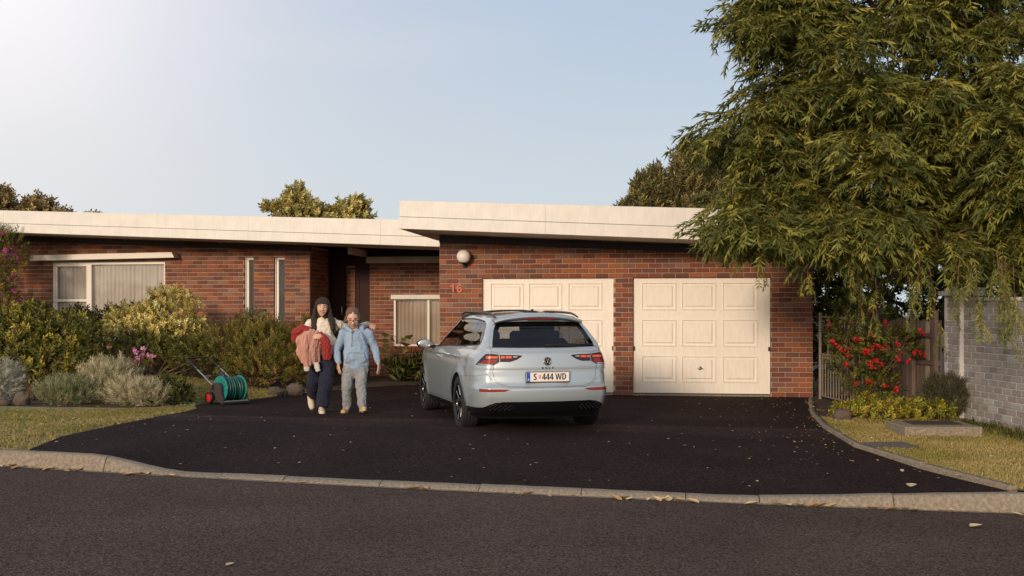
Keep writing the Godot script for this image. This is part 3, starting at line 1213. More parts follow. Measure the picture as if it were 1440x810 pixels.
func ring(c: Vector2, r: float, a0: float, a1: float, n: int) -> PackedVector2Array:
	var out := PackedVector2Array()
	for i in n + 1:
		var a := lerpf(a0, a1, float(i) / n)
		out.append(c + Vector2(cos(a), sin(a)) * r)
	return out


var car_us := []
var car_vs := []


# the pieces of an outline (s, v), less the cutters, laid on the skin; mirrored to both sides when asked
func car_panel(poly: PackedVector2Array, cutters: Array, sides: Array, inset := 0.0, lift := 0.0) -> MB:
	var mb := MB.new()
	var polys := [poly]
	if inset > 0.0:
		polys = Geometry2D.offset_polygon(poly, -inset)
	for pl in polys:
		var lo: Vector2 = pl[0]
		var hi: Vector2 = pl[0]
		for p in pl:
			lo = lo.min(p)
			hi = hi.max(p)
		for j in car_vs.size() - 1:
			if car_vs[j + 1] < lo.y or car_vs[j] > hi.y:
				continue
			for i in car_us.size() - 1:
				if car_us[i + 1] < lo.x or car_us[i] > hi.x:
					continue
				var cell := PackedVector2Array([Vector2(car_us[i], car_vs[j]), Vector2(car_us[i + 1], car_vs[j]), Vector2(car_us[i + 1], car_vs[j + 1]), Vector2(car_us[i], car_vs[j + 1])])
				var bits: Array = Geometry2D.intersect_polygons(cell, pl)
				for c in cutters:
					if c[1].x > car_us[i + 1] or c[2].x < car_us[i] or c[1].y > car_vs[j + 1] or c[2].y < car_vs[j]:
						continue
					var next := []
					for b in bits:
						next.append_array(Geometry2D.clip_polygons(b, c[0]))
					bits = next
				for b in bits:
					var tr := Geometry2D.triangulate_polygon(b)
					for k in range(0, tr.size(), 3):
						var q := []
						var nn := []
						for m in 3:
							var p: Vector2 = b[tr[k + m]]
							var nrm := car_normal(p.x, p.y)
							q.append(car_skin(p.x, p.y) + nrm * lift)
							nn.append(nrm)
						for sd in sides:
							var f := Vector3(sd, 1, 1)
							mb.tri_n(q[0] * f, q[1] * f, q[2] * f, nn[0] * f, nn[1] * f, nn[2] * f)
	return mb


func cutter(poly: PackedVector2Array) -> Array:
	var lo := poly[0]
	var hi := poly[0]
	for p in poly:
		lo = lo.min(p)
		hi = hi.max(p)
	return [poly, lo, hi]


func make_wheel(car: Node3D, x: float, z: float) -> void:
	var side := signf(x)
	var w := group_part("wheel", car, Vector3(x, 0.326, z))
	var turn := Transform3D(Basis(Vector3(0, 0, 1), -PI / 2 * side), Vector3.ZERO)   # own y points outward
	var ty := MB.new()
	ty.lathe([Vector2(0.232, -0.10), Vector2(0.27, -0.112), Vector2(0.305, -0.108), Vector2(0.321, -0.09), Vector2(0.326, -0.05), Vector2(0.327, -0.047), Vector2(0.319, -0.045), Vector2(0.319, -0.037), Vector2(0.327, -0.035), Vector2(0.328, -0.005), Vector2(0.319, -0.003), Vector2(0.319, 0.005), Vector2(0.328, 0.007), Vector2(0.327, 0.037), Vector2(0.319, 0.039), Vector2(0.319, 0.047), Vector2(0.326, 0.05), Vector2(0.321, 0.09), Vector2(0.305, 0.108), Vector2(0.27, 0.113), Vector2(0.240, 0.104), Vector2(0.232, 0.095)], 48, turn)
	part("tyre", ty, M.tyre, w)
	var rim := MB.new()
	rim.lathe([Vector2(0.237, -0.1), Vector2(0.215, -0.09), Vector2(0.21, 0.06), Vector2(0.222, 0.085), Vector2(0.238, 0.100), Vector2(0.232, 0.106), Vector2(0.216, 0.092)], 40, turn)
	rim.lathe([Vector2(0.001, 0.075), Vector2(0.03, 0.077), Vector2(0.055, 0.068), Vector2(0.062, 0.04), Vector2(0.062, 0.0), Vector2(0.2, -0.03)], 24, turn)
	for k in 5:
		for t in [-1.0, 1.0]:
			var a0: float = TAU * k / 5.0 + 0.06 * t
			var a1: float = TAU * k / 5.0 + 0.24 * t
			var rows := []
			for i in 5:
				var f := i / 4.0
				var r := lerpf(0.045, 0.222, f)
				var a := lerpf(a0, a1, f)
				var c := Vector3(cos(a) * r, lerpf(0.066, 0.088, f), sin(a) * r)
				var tang := Vector3(-sin(a), 0, cos(a))
				var hw := lerpf(0.016, 0.021, f)
				rows.append(PackedVector3Array([turn * (c - tang * hw - Vector3(0, 0.03, 0)), turn * (c - tang * hw), turn * (c + tang * hw), turn * (c + tang * hw - Vector3(0, 0.03, 0))]))
			for i in 4:
				for m in 3:
					rim.quad(rows[i][m], rows[i + 1][m], rows[i + 1][m + 1], rows[i][m + 1])
	part("rim", rim, M.black_gloss, w)
	var shine := MB.new()
	for k in 5:
		for t in [-1.0, 1.0]:
			var pts := []
			for i in 4:
				var f := 0.25 + 0.75 * i / 3.0
				var r := lerpf(0.045, 0.218, f)
				var a: float = TAU * k / 5.0 + t * (lerpf(0.06, 0.24, f) + 0.07 * f)
				pts.append(turn * Vector3(cos(a) * r, lerpf(0.068, 0.0895, f), sin(a) * r))
			shine.tube(pts, [0.0045], 6)
	part("rim_edge", shine, M.steel, w)
	var disc := MB.new()
	disc.lathe([Vector2(0.05, 0.01), Vector2(0.15, 0.012), Vector2(0.15, -0.012), Vector2(0.05, -0.01)], 28, turn)
	part("brake_disc", disc, M.steel, w)


func flat_text(text: String, size: float, material: Material, called: String, parent: Node, at: Transform3D, bold := true, depth := 0.004) -> MeshInstance3D:
	var tm := TextMesh.new()
	tm.text = text
	tm.font = sans(bold)
	tm.font_size = 48
	tm.pixel_size = size / 48.0 * 1.38
	tm.depth = depth
	var o := obj(called, tm, material, parent)
	o.transform = at
	return o


func build_car() -> void:
	var paint := mat("car_paint", lin(0.44, 0.495, 0.515), 0.32, 0.35)
	paint.clearcoat_enabled = true
	paint.clearcoat = 0.9
	paint.clearcoat_roughness = 0.04
	mat("rail_brown", lin(0.05, 0.028, 0.024), 0.35, 0.3)
	mat("tyre", lin(0.018, 0.016, 0.015), 0.85)
	mat("rubber_trim", lin(0.012, 0.012, 0.012), 0.5)
	mat("seat_cloth", lin(0.03, 0.03, 0.033), 0.9)
	mat("lamp_red", lin(0.24, 0.018, 0.016), 0.12)
	mat("lamp_dark", lin(0.03, 0.010, 0.010), 0.08)
	var lit := mat("lamp_glow", lin(0.55, 0.10, 0.045), 0.2)
	lit.emission_enabled = true
	lit.emission = Color(1.0, 0.28, 0.10)
	lit.emission_energy_multiplier = 0.2
	mat("lamp_clear", lin(0.6, 0.5, 0.45), 0.1)
	mat("reflector_red", lin(0.30, 0.035, 0.025), 0.15)
	var gl := mat("car_glass", Color(0.5, 0.5, 0.5, 0.12), 0.02)
	gl.transparency = BaseMaterial3D.TRANSPARENCY_ALPHA
	var gd := mat("tinted_glass", Color(0.02, 0.02, 0.022, 0.62), 0.02)
	gd.transparency = BaseMaterial3D.TRANSPARENCY_ALPHA
	var car := thing("estate_car", "pale silver blue estate car parked before the garage, seen from behind", "car", Vector3(2.257, 0.02, 5.449), deg_to_rad(21.95))
	car.rotation.z = 0.004
	for i in 118:
		car_us.append(lerpf(CAR_F3, CAR_S3, i / 117.0))
	var v := 0.18
	while v < 1.4:
		car_vs.append(v)
		v += 0.035 if v < 0.9 else 0.028
	for k in 9:
		car_vs.append(1.4 + 0.6 * k / 8.0 - (0.003 if k == 8 else 0.0))
	# outlines
	var arch_r := ring(Vector2(0, 0.33), 0.372, -0.75, PI + 0.75, 26)
	var arch_f := ring(Vector2(-2.67, 0.33), 0.372, -0.75, PI + 0.75, 26)
	var side_glass := PackedVector2Array([Vector2(-2.55, 0.955), Vector2(-1.5, 0.985), Vector2(-0.06, 1.02), Vector2(0.50, 1.045), Vector2(0.66, 1.06), Vector2(0.72, 1.10), Vector2(0.755, 1.18), Vector2(0.75, 1.245), Vector2(0.71, 1.31), Vector2(0.60, 1.345), Vector2(-0.3, 1.372), Vector2(-1.0, 1.365), Vector2(-1.6, 1.335), Vector2(-2.05, 1.22)])
	var rear_glass := PackedVector2Array([rp(-0.635, 1.03), rp(-0.625, 1.045), rp(-0.53, 1.305), rp(-0.505, 1.335), rp(-0.2, 1.345), Vector2(CAR_S3 + 0.05, 1.345), Vector2(CAR_S3 + 0.05, 1.022), rp(-0.3, 1.023)])
	var screen := PackedVector2Array([Vector2(CAR_F3 - 0.05, 1.02), Vector2(CAR_F2 + 0.12, 1.02), Vector2(CAR_F2 + 0.12, 1.365), Vector2(CAR_F3 - 0.05, 1.37)])
	var lamp_o := PackedVector2Array([rp(-0.565, 0.862), rp(-0.57, 0.95), rp(-0.66, 0.960), Vector2(0.925, 0.955), Vector2(0.86, 0.885), Vector2(0.80, 0.825), Vector2(0.86, 0.822), rp(-0.70, 0.826), rp(-0.63, 0.826)])
	var lamp_i := PackedVector2Array([rp(-0.555, 0.862), rp(-0.56, 0.948), rp(-0.42, 0.945), rp(-0.305, 0.938), rp(-0.295, 0.930), rp(-0.36, 0.888), rp(-0.44, 0.862)])
	var hatch := PackedVector2Array([rp(-0.62, 0.66), rp(-0.635, 0.74), rp(-0.632, 0.825), rp(-0.562, 0.86), rp(-0.562, 0.955), rp(-0.64, 0.985), rp(-0.65, 1.02), rp(-0.545, 1.33), rp(-0.52, 1.36), Vector2(CAR_S3 + 0.05, 1.375), Vector2(CAR_S3 + 0.05, 0.567), rp(-0.25, 0.568), rp(-0.46, 0.576), rp(-0.55, 0.60)])
	var bumper := PackedVector2Array([Vector2(0.27, 0.66), Vector2(0.60, 0.675), Vector2(0.86, 0.70), rp(-0.70, 0.72), rp(-0.66, 0.66), rp(-0.63, 0.645), rp(-0.56, 0.59), rp(-0.47, 0.565), Vector2(CAR_S3 + 0.05, 0.557), Vector2(CAR_S3 + 0.05, 0.395), rp(-0.40, 0.395), rp(-0.60, 0.388), rp(-0.68, 0.36), rp(-0.74, 0.325), Vector2(0.80, 0.315), Vector2(0.55, 0.31), Vector2(0.2, 0.30)])
	var low := PackedVector2Array([Vector2(CAR_F3 - 0.05, 0.17), Vector2(CAR_S3 + 0.05, 0.17), Vector2(CAR_S3 + 0.05, 0.395), rp(-0.40, 0.395), rp(-0.60, 0.388), rp(-0.68, 0.36), rp(-0.74, 0.325), Vector2(0.80, 0.315), Vector2(0.3, 0.30), Vector2(-0.3, 0.292), Vector2(-2.4, 0.265), Vector2(CAR_F3 - 0.05, 0.26)])
	var door_f := PackedVector2Array([Vector2(-2.26, 0.285), Vector2(-1.19, 0.300), Vector2(-1.19, 0.995), Vector2(-2.20, 0.966), Vector2(-2.28, 0.8)])
	var door_r := PackedVector2Array([Vector2(-1.18, 0.300), Vector2(-0.42, 0.306)])
	for p in ring(Vector2(0, 0.33), 0.43, PI, PI * 0.62, 8):
		door_r.append(p)
	door_r.append_array([Vector2(-0.10, 0.84), Vector2(0.02, 0.95), Vector2(0.07, 1.024), Vector2(-0.06, 1.02), Vector2(-1.18, 0.996)])
	var refl := PackedVector2Array([rp(-0.785, 0.515), rp(-0.785, 0.548), rp(-0.60, 0.548), rp(-0.475, 0.545), rp(-0.455, 0.540), rp(-0.51, 0.520), rp(-0.60, 0.515)])
	var all := PackedVector2Array([Vector2(CAR_F3 - 0.05, 0.18), Vector2(CAR_S3 + 0.05, 0.18), Vector2(CAR_S3 + 0.05, 1.997), Vector2(CAR_F3 - 0.05, 1.997)])
	var roof_dark := PackedVector2Array([Vector2(-2.6, 1.47), Vector2(0.42, 1.47), Vector2(0.56, 1.997), Vector2(-2.6, 1.997)])
	var arches := [cutter(arch_r), cutter(arch_f)]
	var glasses := [cutter(side_glass), cutter(rear_glass), cutter(screen)]
	var lamps := [cutter(lamp_o), cutter(lamp_i)]
	var both := [1.0, -1.0]
	# paint
	part("body_shell", car_panel(all, arches + glasses + lamps + [cutter(hatch), cutter(bumper), cutter(low), cutter(door_f), cutter(door_r)], both), paint, car)
	var doors := []
	for sd in both:
		var df := part("door", car_panel(door_f, arches + glasses, [sd], 0.0035), paint, car)
		var dr := part("door", car_panel(door_r, arches + glasses, [sd], 0.0035), paint, car)
		doors.append_array([[df, -1.36, 0.845, sd], [dr, -0.22, 0.895, sd]])
	for d in doors:
		var hb := MB.new()
		var p := car_skin(d[1], d[2])
		var n := car_normal(d[1], d[2])
		hb.tube([p + n * 0.004 + Vector3(0, 0, -0.10), p + n * 0.028 + Vector3(0, 0.004, -0.075), p + n * 0.030 + Vector3(0, 0.006, 0.06), p + n * 0.004 + Vector3(0, 0.004, 0.10)], [0.012, 0.015, 0.015, 0.012], 8)
		if d[3] < 0:
			for i in hb.v.size():
				hb.v[i].x *= -1
				hb.n[i].x *= -1
		part("handle", hb, paint, d[0])
	var tail := part("tailgate", car_panel(hatch, glasses + lamps, both, 0.0035), paint, car)
	part("bumper", car_panel(bumper, arches + [cutter(refl)], both, 0.0025), paint, car)
	part("lower_trim", car_panel(low, arches, both, 0.0, -0.012), M.black_gloss, car)
	part("windscreen", car_panel(screen, [], both, 0.0, -0.004), M.car_glass, car)
	part("rear_window", car_panel(rear_glass, [], both, 0.002, -0.003), M.tinted_glass, tail)
	# dark surround printed along the edge of the rear window, and the pillars between the side panes
	var inner_rear := PackedVector2Array([rp(-0.575, 1.055), rp(-0.485, 1.275), Vector2(CAR_S3 + 0.05, 1.285), Vector2(CAR_S3 + 0.05, 1.045)])
	part("window_border", car_panel(rear_glass, [cutter(inner_rear)], both, 0.004, -0.006), M.black_gloss, tail)
	var bars := [PackedVector2Array([Vector2(-1.36, 0.96), Vector2(-1.22, 0.96), Vector2(-0.70, 1.36), Vector2(-0.80, 1.36)]), PackedVector2Array([Vector2(0.06, 1.0), Vector2(0.14, 1.0), Vector2(0.50, 1.36), Vector2(0.44, 1.36)])]
	for sd in both:
		part("side_window", car_panel(side_glass, [cutter(bars[0]), cutter(bars[1])], [sd], 0.012, -0.005), M.tinted_glass, car)
		part("window_trim", car_panel(side_glass, [cutter(Geometry2D.offset_polygon(side_glass, -0.014)[0])], [sd], 0.0, 0.0), M.rubber_trim, car)
		var pil := MB.new()
		for b in bars:
			for cl in Geometry2D.intersect_polygons(b, side_glass):
				var m := car_panel(cl, [], [sd], 0.0, -0.004)
				var at := pil.v.size()
				pil.v.append_array(m.v)
				pil.n.append_array(m.n)
				pil.c.append_array(m.c)
				pil.uv.append_array(m.uv)
				for ii in m.idx:
					pil.idx.append(ii + at)
		part("window_pillar", pil, M.black_gloss, car)
	# inner skin: closes the seams and the wheel wells, and carries the roof lining
	var wide_arch := [cutter(ring(Vector2(0, 0.33), 0.375, -0.75, PI + 0.75, 20)), cutter(ring(Vector2(-2.67, 0.33), 0.375, -0.75, PI + 0.75, 20))]
	var shrink := []
	for g in [side_glass, rear_glass, screen]:
		shrink.append(cutter(Geometry2D.offset_polygon(g, -0.02)[0]))
	var inside := car_panel(all, wide_arch + shrink, both, 0.0, -0.022)
	for sd in both:
		for zc in [0.0, -2.67]:
			var rows := []
			for i in 15:
				var a := PI * i / 14.0
				rows.append(PackedVector3Array([Vector3(-0.86 * sd, 0.33 + sin(a) * 0.385, zc + cos(a) * 0.385), Vector3(-0.55 * sd, 0.33 + sin(a) * 0.385, zc + cos(a) * 0.385), Vector3(-0.55 * sd, 0.33, zc)]))
			inside.surf(rows)
	inside.bx(Vector3(0, 0.30, -1.35), Vector3(1.4, 0.05, 4.2), 0.01)
	part("inner_shell", inside, M.seat_cloth, car)
	# roof: panoramic dark panel, rails, aerial, spoiler
	part("roof_panel", car_panel(roof_dark, [], both, 0.0, 0.0035), M.black_gloss, car)
	for sd in both:
		var rail := MB.new()
		var pts := []
		for i in 13:
			var f := i / 12.0
			var z := lerpf(-1.35, 0.54, f)
			var up := 0.042 * smoothstep(0.0, 0.12, f) * (1.0 - smoothstep(0.86, 1.0, f))
			var base := car_skin(0.0, 1.415)
			pts.append(Vector3(-sd * 0.55 * (1.0 - 0.06 * f) , base.y + 0.004 + up - 0.022 * smoothstep(0.2, 1.0, f) * f, z * 1.0))
		rail.tube(pts, [0.010, 0.014, 0.015, 0.015, 0.015, 0.015, 0.015, 0.015, 0.015, 0.015, 0.015, 0.014, 0.010], 8)
		part("roof_rail", rail, M.rail_brown, car)
	var fin := MB.new()
	fin.prism(PackedVector2Array([Vector2(-0.11, 0), Vector2(0.055, 0), Vector2(0.045, 0.05), Vector2(0.02, 0.068), Vector2(-0.01, 0.05)]), 0.022, Transform3D(Basis(Vector3.UP, -PI / 2), Vector3(0.011, 1.415, 0.30)))
	fin.ell(Transform3D(Basis().scaled(Vector3(0.04, 0.02, 0.11)), Vector3(0, 1.422, 0.27)), 12, 6)
	part("roof_aerial", fin, M.black_gloss, car)
	var sp := MB.new()
	var rows := []
	for i in 17:
		var x := lerpf(-0.55, 0.55, i / 16.0)
		var k := absf(x) / 0.55
		var yt := 1.428 - 0.055 * k * k - 0.012 * pow(k, 6)
		var back := 0.70 - 0.075 * k * k
		rows.append(PackedVector3Array([Vector3(x, yt - 0.005, 0.40), Vector3(x, yt - 0.010, back - 0.06), Vector3(x, yt - 0.022, back), Vector3(x, yt - 0.045, back - 0.004), Vector3(x, yt - 0.062, back - 0.05), Vector3(x, yt - 0.05, 0.5)]))
	sp.surf(rows)
	for e in [rows[0], rows[16]]:
		for i in range(1, 5):
			sp.tri(e[0], e[i], e[i + 1])
	part("spoiler", sp, paint, tail)
	var stop := MB.new()
	stop.box(Transform3D(Basis(Vector3.RIGHT, 0.5), Vector3(0.0, 1.361, 0.672)), Vector3(0.37, 0.016, 0.012), 0.003)
	part("stop_lamp", stop, M.lamp_red, tail)
	# rear lamps: housing with red fields and light bars
	for sd in both:
		for k in 2:
			var outline: PackedVector2Array = lamp_o if k == 0 else lamp_i
			var lp := part("tail_lamp", car_panel(outline, [], [sd], 0.002, 0.002), M.lamp_dark, car if k == 0 else tail)
			if k == 0:
				var red := PackedVector2Array([rp(-0.60, 0.842), rp(-0.585, 0.89), rp(-0.69, 0.893), Vector2(0.93, 0.885), Vector2(0.88, 0.845)])
				part("lamp_field", car_panel(red, [], [sd], 0.0, 0.005), M.lamp_red, lp)
				var bar := PackedVector2Array([rp(-0.58, 0.905), rp(-0.58, 0.932), rp(-0.70, 0.935), Vector2(0.95, 0.91), Vector2(0.95, 0.902)])
				part("light_bar", car_panel(bar, [], [sd], 0.0, 0.006), M.lamp_glow, lp)
				var rim2 := PackedVector2Array([Vector2(0.84, 0.832), rp(-0.64, 0.831), rp(-0.645, 0.838), Vector2(0.855, 0.840)])
				part("lamp_edge", car_panel(rim2, [], [sd], 0.0, 0.006), M.lamp_clear, lp)
			else:
				for b in [[-0.545, -0.50], [-0.49, -0.42]]:
					var bar := PackedVector2Array([rp(b[0], 0.902), rp(b[0], 0.934), rp(b[1], 0.930), rp(b[1], 0.905)])
					part("light_bar", car_panel(bar, [], [sd], 0.0, 0.006), M.lamp_glow, lp)
				var clear := PackedVector2Array([rp(-0.405, 0.915), rp(-0.405, 0.927), rp(-0.35, 0.924), rp(-0.36, 0.915)])
				part("lamp_edge", car_panel(clear, [], [sd], 0.0, 0.006), M.lamp_clear, lp)
		part("reflector", car_panel(refl, [], [sd], 0.003, -0.002), M.reflector_red, car)
	# exhaust grilles at the ends of the lower trim, plate, badge, lettering, wiper
	for sd in both:
		var hc := MB.new()
		for i in 5:
			for j in 3:
				var x := -0.66 + i * 0.055 + (0.027 if j % 2 else 0.0)
				var p2 := rp(x, 0.345 - j * 0.022)
				var c := car_skin(p2.x, p2.y)
				hc.box(Transform3D(Basis(Vector3(0, 0, 1), 0.7 * sd), Vector3(c.x * sd, c.y, c.z - 0.006)), Vector3(0.032, 0.008, 0.016), 0.002)
		part("grille_mesh", hc, M.rubber_trim, car)
		var strip := MB.new()
		var sp2 := []
		for i in 9:
			var q := rp(-0.40 - 0.035 * i, 0.397 - 0.06 * pow(maxf(0.0, (i - 4) / 4.0), 1.3))
			var c := car_skin(q.x, q.y) + car_normal(q.x, q.y) * 0.003
			sp2.append(Vector3(c.x * sd, c.y, c.z))
		strip.tube(sp2, [0.003], 6)
		part("trim_strip", strip, M.rail_brown, car)
	var plate := group_part("number_plate", tail, Vector3(0.0, 0.683, 1.008))
	plate.rotation.x = -0.03
	var pb := MB.new()
	pb.bx(Vector3(0, 0, 0), Vector3(0.535, 0.132, 0.014), 0.004)
	part("plate_holder", pb, M.black_plastic, plate)
	var pw := MB.new()
	pw.bx(Vector3(0, 0.002, 0.008), Vector3(0.52, 0.115, 0.006), 0.002)
	part("plate_face", pw, mat("plate_white", lin(0.82, 0.78, 0.72), 0.3), plate)
	var pe := MB.new()
	pe.bx(Vector3(-0.237, 0.002, 0.0115), Vector3(0.042, 0.112, 0.001))
	part("blue_band", pe, mat("plate_blue", lin(0.02, 0.08, 0.42), 0.3), plate)
	var pr := MB.new()
	for s in [-1, 1]:
		pr.bx(Vector3(0.02, 0.002 + s * 0.0525, 0.0115), Vector3(0.47, 0.004, 0.001))
	pr.bx(Vector3(-0.098, 0.004, 0.0115), Vector3(0.028, 0.042, 0.001))
	part("red_marks", pr, mat("plate_red", lin(0.62, 0.16, 0.09), 0.4), plate)
	var crest := MB.new()
	for k in 3:
		crest.bx(Vector3(-0.098, -0.008 + k * 0.012, 0.0125), Vector3(0.018, 0.004, 0.001))
	part("crest_lines", crest, M.plate_white, plate)
	mat("plate_ink", lin(0.02, 0.02, 0.02), 0.5)
	flat_text("S", 0.075, M.plate_ink, "letters", plate, Transform3D(Basis().scaled(Vector3(0.82, 1, 1)), Vector3(-0.157, 0.002, 0.0125)), true, 0.002)
	flat_text("444", 0.075, M.plate_ink, "letters", plate, Transform3D(Basis().scaled(Vector3(0.82, 1, 1)), Vector3(-0.004, 0.002, 0.0125)), true, 0.002)
	flat_text("WD", 0.075, M.plate_ink, "letters", plate, Transform3D(Basis().scaled(Vector3(0.82, 1, 1)), Vector3(0.158, 0.002, 0.0125)), true, 0.002)
	flat_text("A", 0.022, M.plate_white, "letters", plate, Transform3D(Basis(), Vector3(-0.237, -0.028, 0.0125)), true, 0.002)
	var badge := group_part("badge", tail, Vector3(0, 0.866, 1.006))
	badge.rotation.x = -0.12
	var bd := MB.new()
	bd.lathe([Vector2(0.001, 0.006), Vector2(0.046, 0.006), Vector2(0.052, 0.0)], 28, Transform3D(Basis(Vector3.RIGHT, PI / 2), Vector3.ZERO))
	part("badge_disc", bd, M.black_gloss, badge)
	var bl := MB.new()
	var circ := []
	for i in 29:
		circ.append(Vector3(cos(TAU * i / 28) * 0.047, sin(TAU * i / 28) * 0.047, 0.007))
	bl.tube(circ, [0.003], 6, false)
	for sd in both:
		bl.tube([Vector3(0.019 * sd, 0.040, 0.008), Vector3(0.0, 0.004, 0.008)], [0.0032], 6)
		bl.tube([Vector3(0.041 * sd, 0.022, 0.008), Vector3(0.018 * sd, -0.040, 0.008), Vector3(0.0, -0.004, 0.008)], [0.0032], 6)
	part("badge_letters", bl, M.steel, badge)
	for k in 4:
		flat_text("GOLF"[k], 0.026, M.plate_ink, "letters", tail, Transform3D(Basis(), Vector3(-0.062 + k * 0.0415, 0.789, 1.020 - 0.002 * absf(k - 1.5))), true, 0.004)
	var wp := MB.new()
	wp.tube([Vector3(0.0, 1.045, 0.905), Vector3(0.05, 1.055, 0.915), Vector3(0.42, 1.045, 0.885)], [0.020, 0.016, 0.006], 8)
	wp.tube([Vector3(0.10, 1.04, 0.905), Vector3(0.40, 1.035, 0.885)], [0.009], 6)
	part("wiper", wp, M.black_plastic, tail)
	for sd in both:
		var mi := MB.new()
		mi.ell(Transform3D(Basis(Vector3.UP, 0.2 * sd).scaled(Vector3(0.105, 0.07, 0.085)), Vector3(-0.985 * sd, 1.0, -1.93)), 16, 10)
		var mir := part("wing_mirror", mi, M.black_gloss, car)
		var mf := MB.new()
		mf.ell(Transform3D(Basis(Vector3.UP, 0.2 * sd).scaled(Vector3(0.096, 0.062, 0.014)), Vector3(-0.985 * sd, 1.0, -1.858)), 16, 8)
		part("mirror_glass", mf, M.steel, mir)
		var ms := MB.new()
		ms.tube([Vector3(-0.80 * sd, 0.95, -1.98), Vector3(-0.93 * sd, 0.965, -1.95)], [0.03, 0.022], 8)
		part("mirror_foot", ms, M.black_plastic, mir)
	for x in [-0.77, 0.77]:
		for z in [0.0, -2.67]:
			make_wheel(car, x, z)
	# seats, seen through the glass
	for s in [[-0.37, -1.55], [0.37, -1.55]]:
		var st := MB.new()
		st.box(Transform3D(Basis(Vector3.RIGHT, 0.25), Vector3(s[0], 0.84, s[1] + 0.2)), Vector3(0.48, 0.66, 0.14), 0.05)
		st.bx(Vector3(s[0], 0.5, s[1] - 0.1), Vector3(0.5, 0.18, 0.5), 0.06)
		st.box(Transform3D(Basis(Vector3.RIGHT, 0.2), Vector3(s[0], 1.25, s[1] + 0.29)), Vector3(0.26, 0.18, 0.09), 0.04)
		part("front_seat", st, M.seat_cloth, car)
	var rb := MB.new()
	rb.box(Transform3D(Basis(Vector3.RIGHT, 0.3), Vector3(0, 0.82, -0.40)), Vector3(1.30, 0.58, 0.14), 0.05)
	rb.bx(Vector3(0, 0.5, -0.7), Vector3(1.3, 0.2, 0.5), 0.06)
	for x in [-0.40, 0.0, 0.40]:
		rb.box(Transform3D(Basis(Vector3.RIGHT, 0.2), Vector3(x, 1.14, -0.31)), Vector3(0.27, 0.13, 0.08), 0.035)
	part("rear_bench", rb, M.seat_cloth, car)
	var cover := MB.new()
	cover.bx(Vector3(0, 0.94, 0.25), Vector3(1.2, 0.02, 0.95))
	cover.bx(Vector3(0, 0.93, -2.15), Vector3(1.3, 0.12, 0.5), 0.05)
	part("load_cover", cover, M.seat_cloth, car)


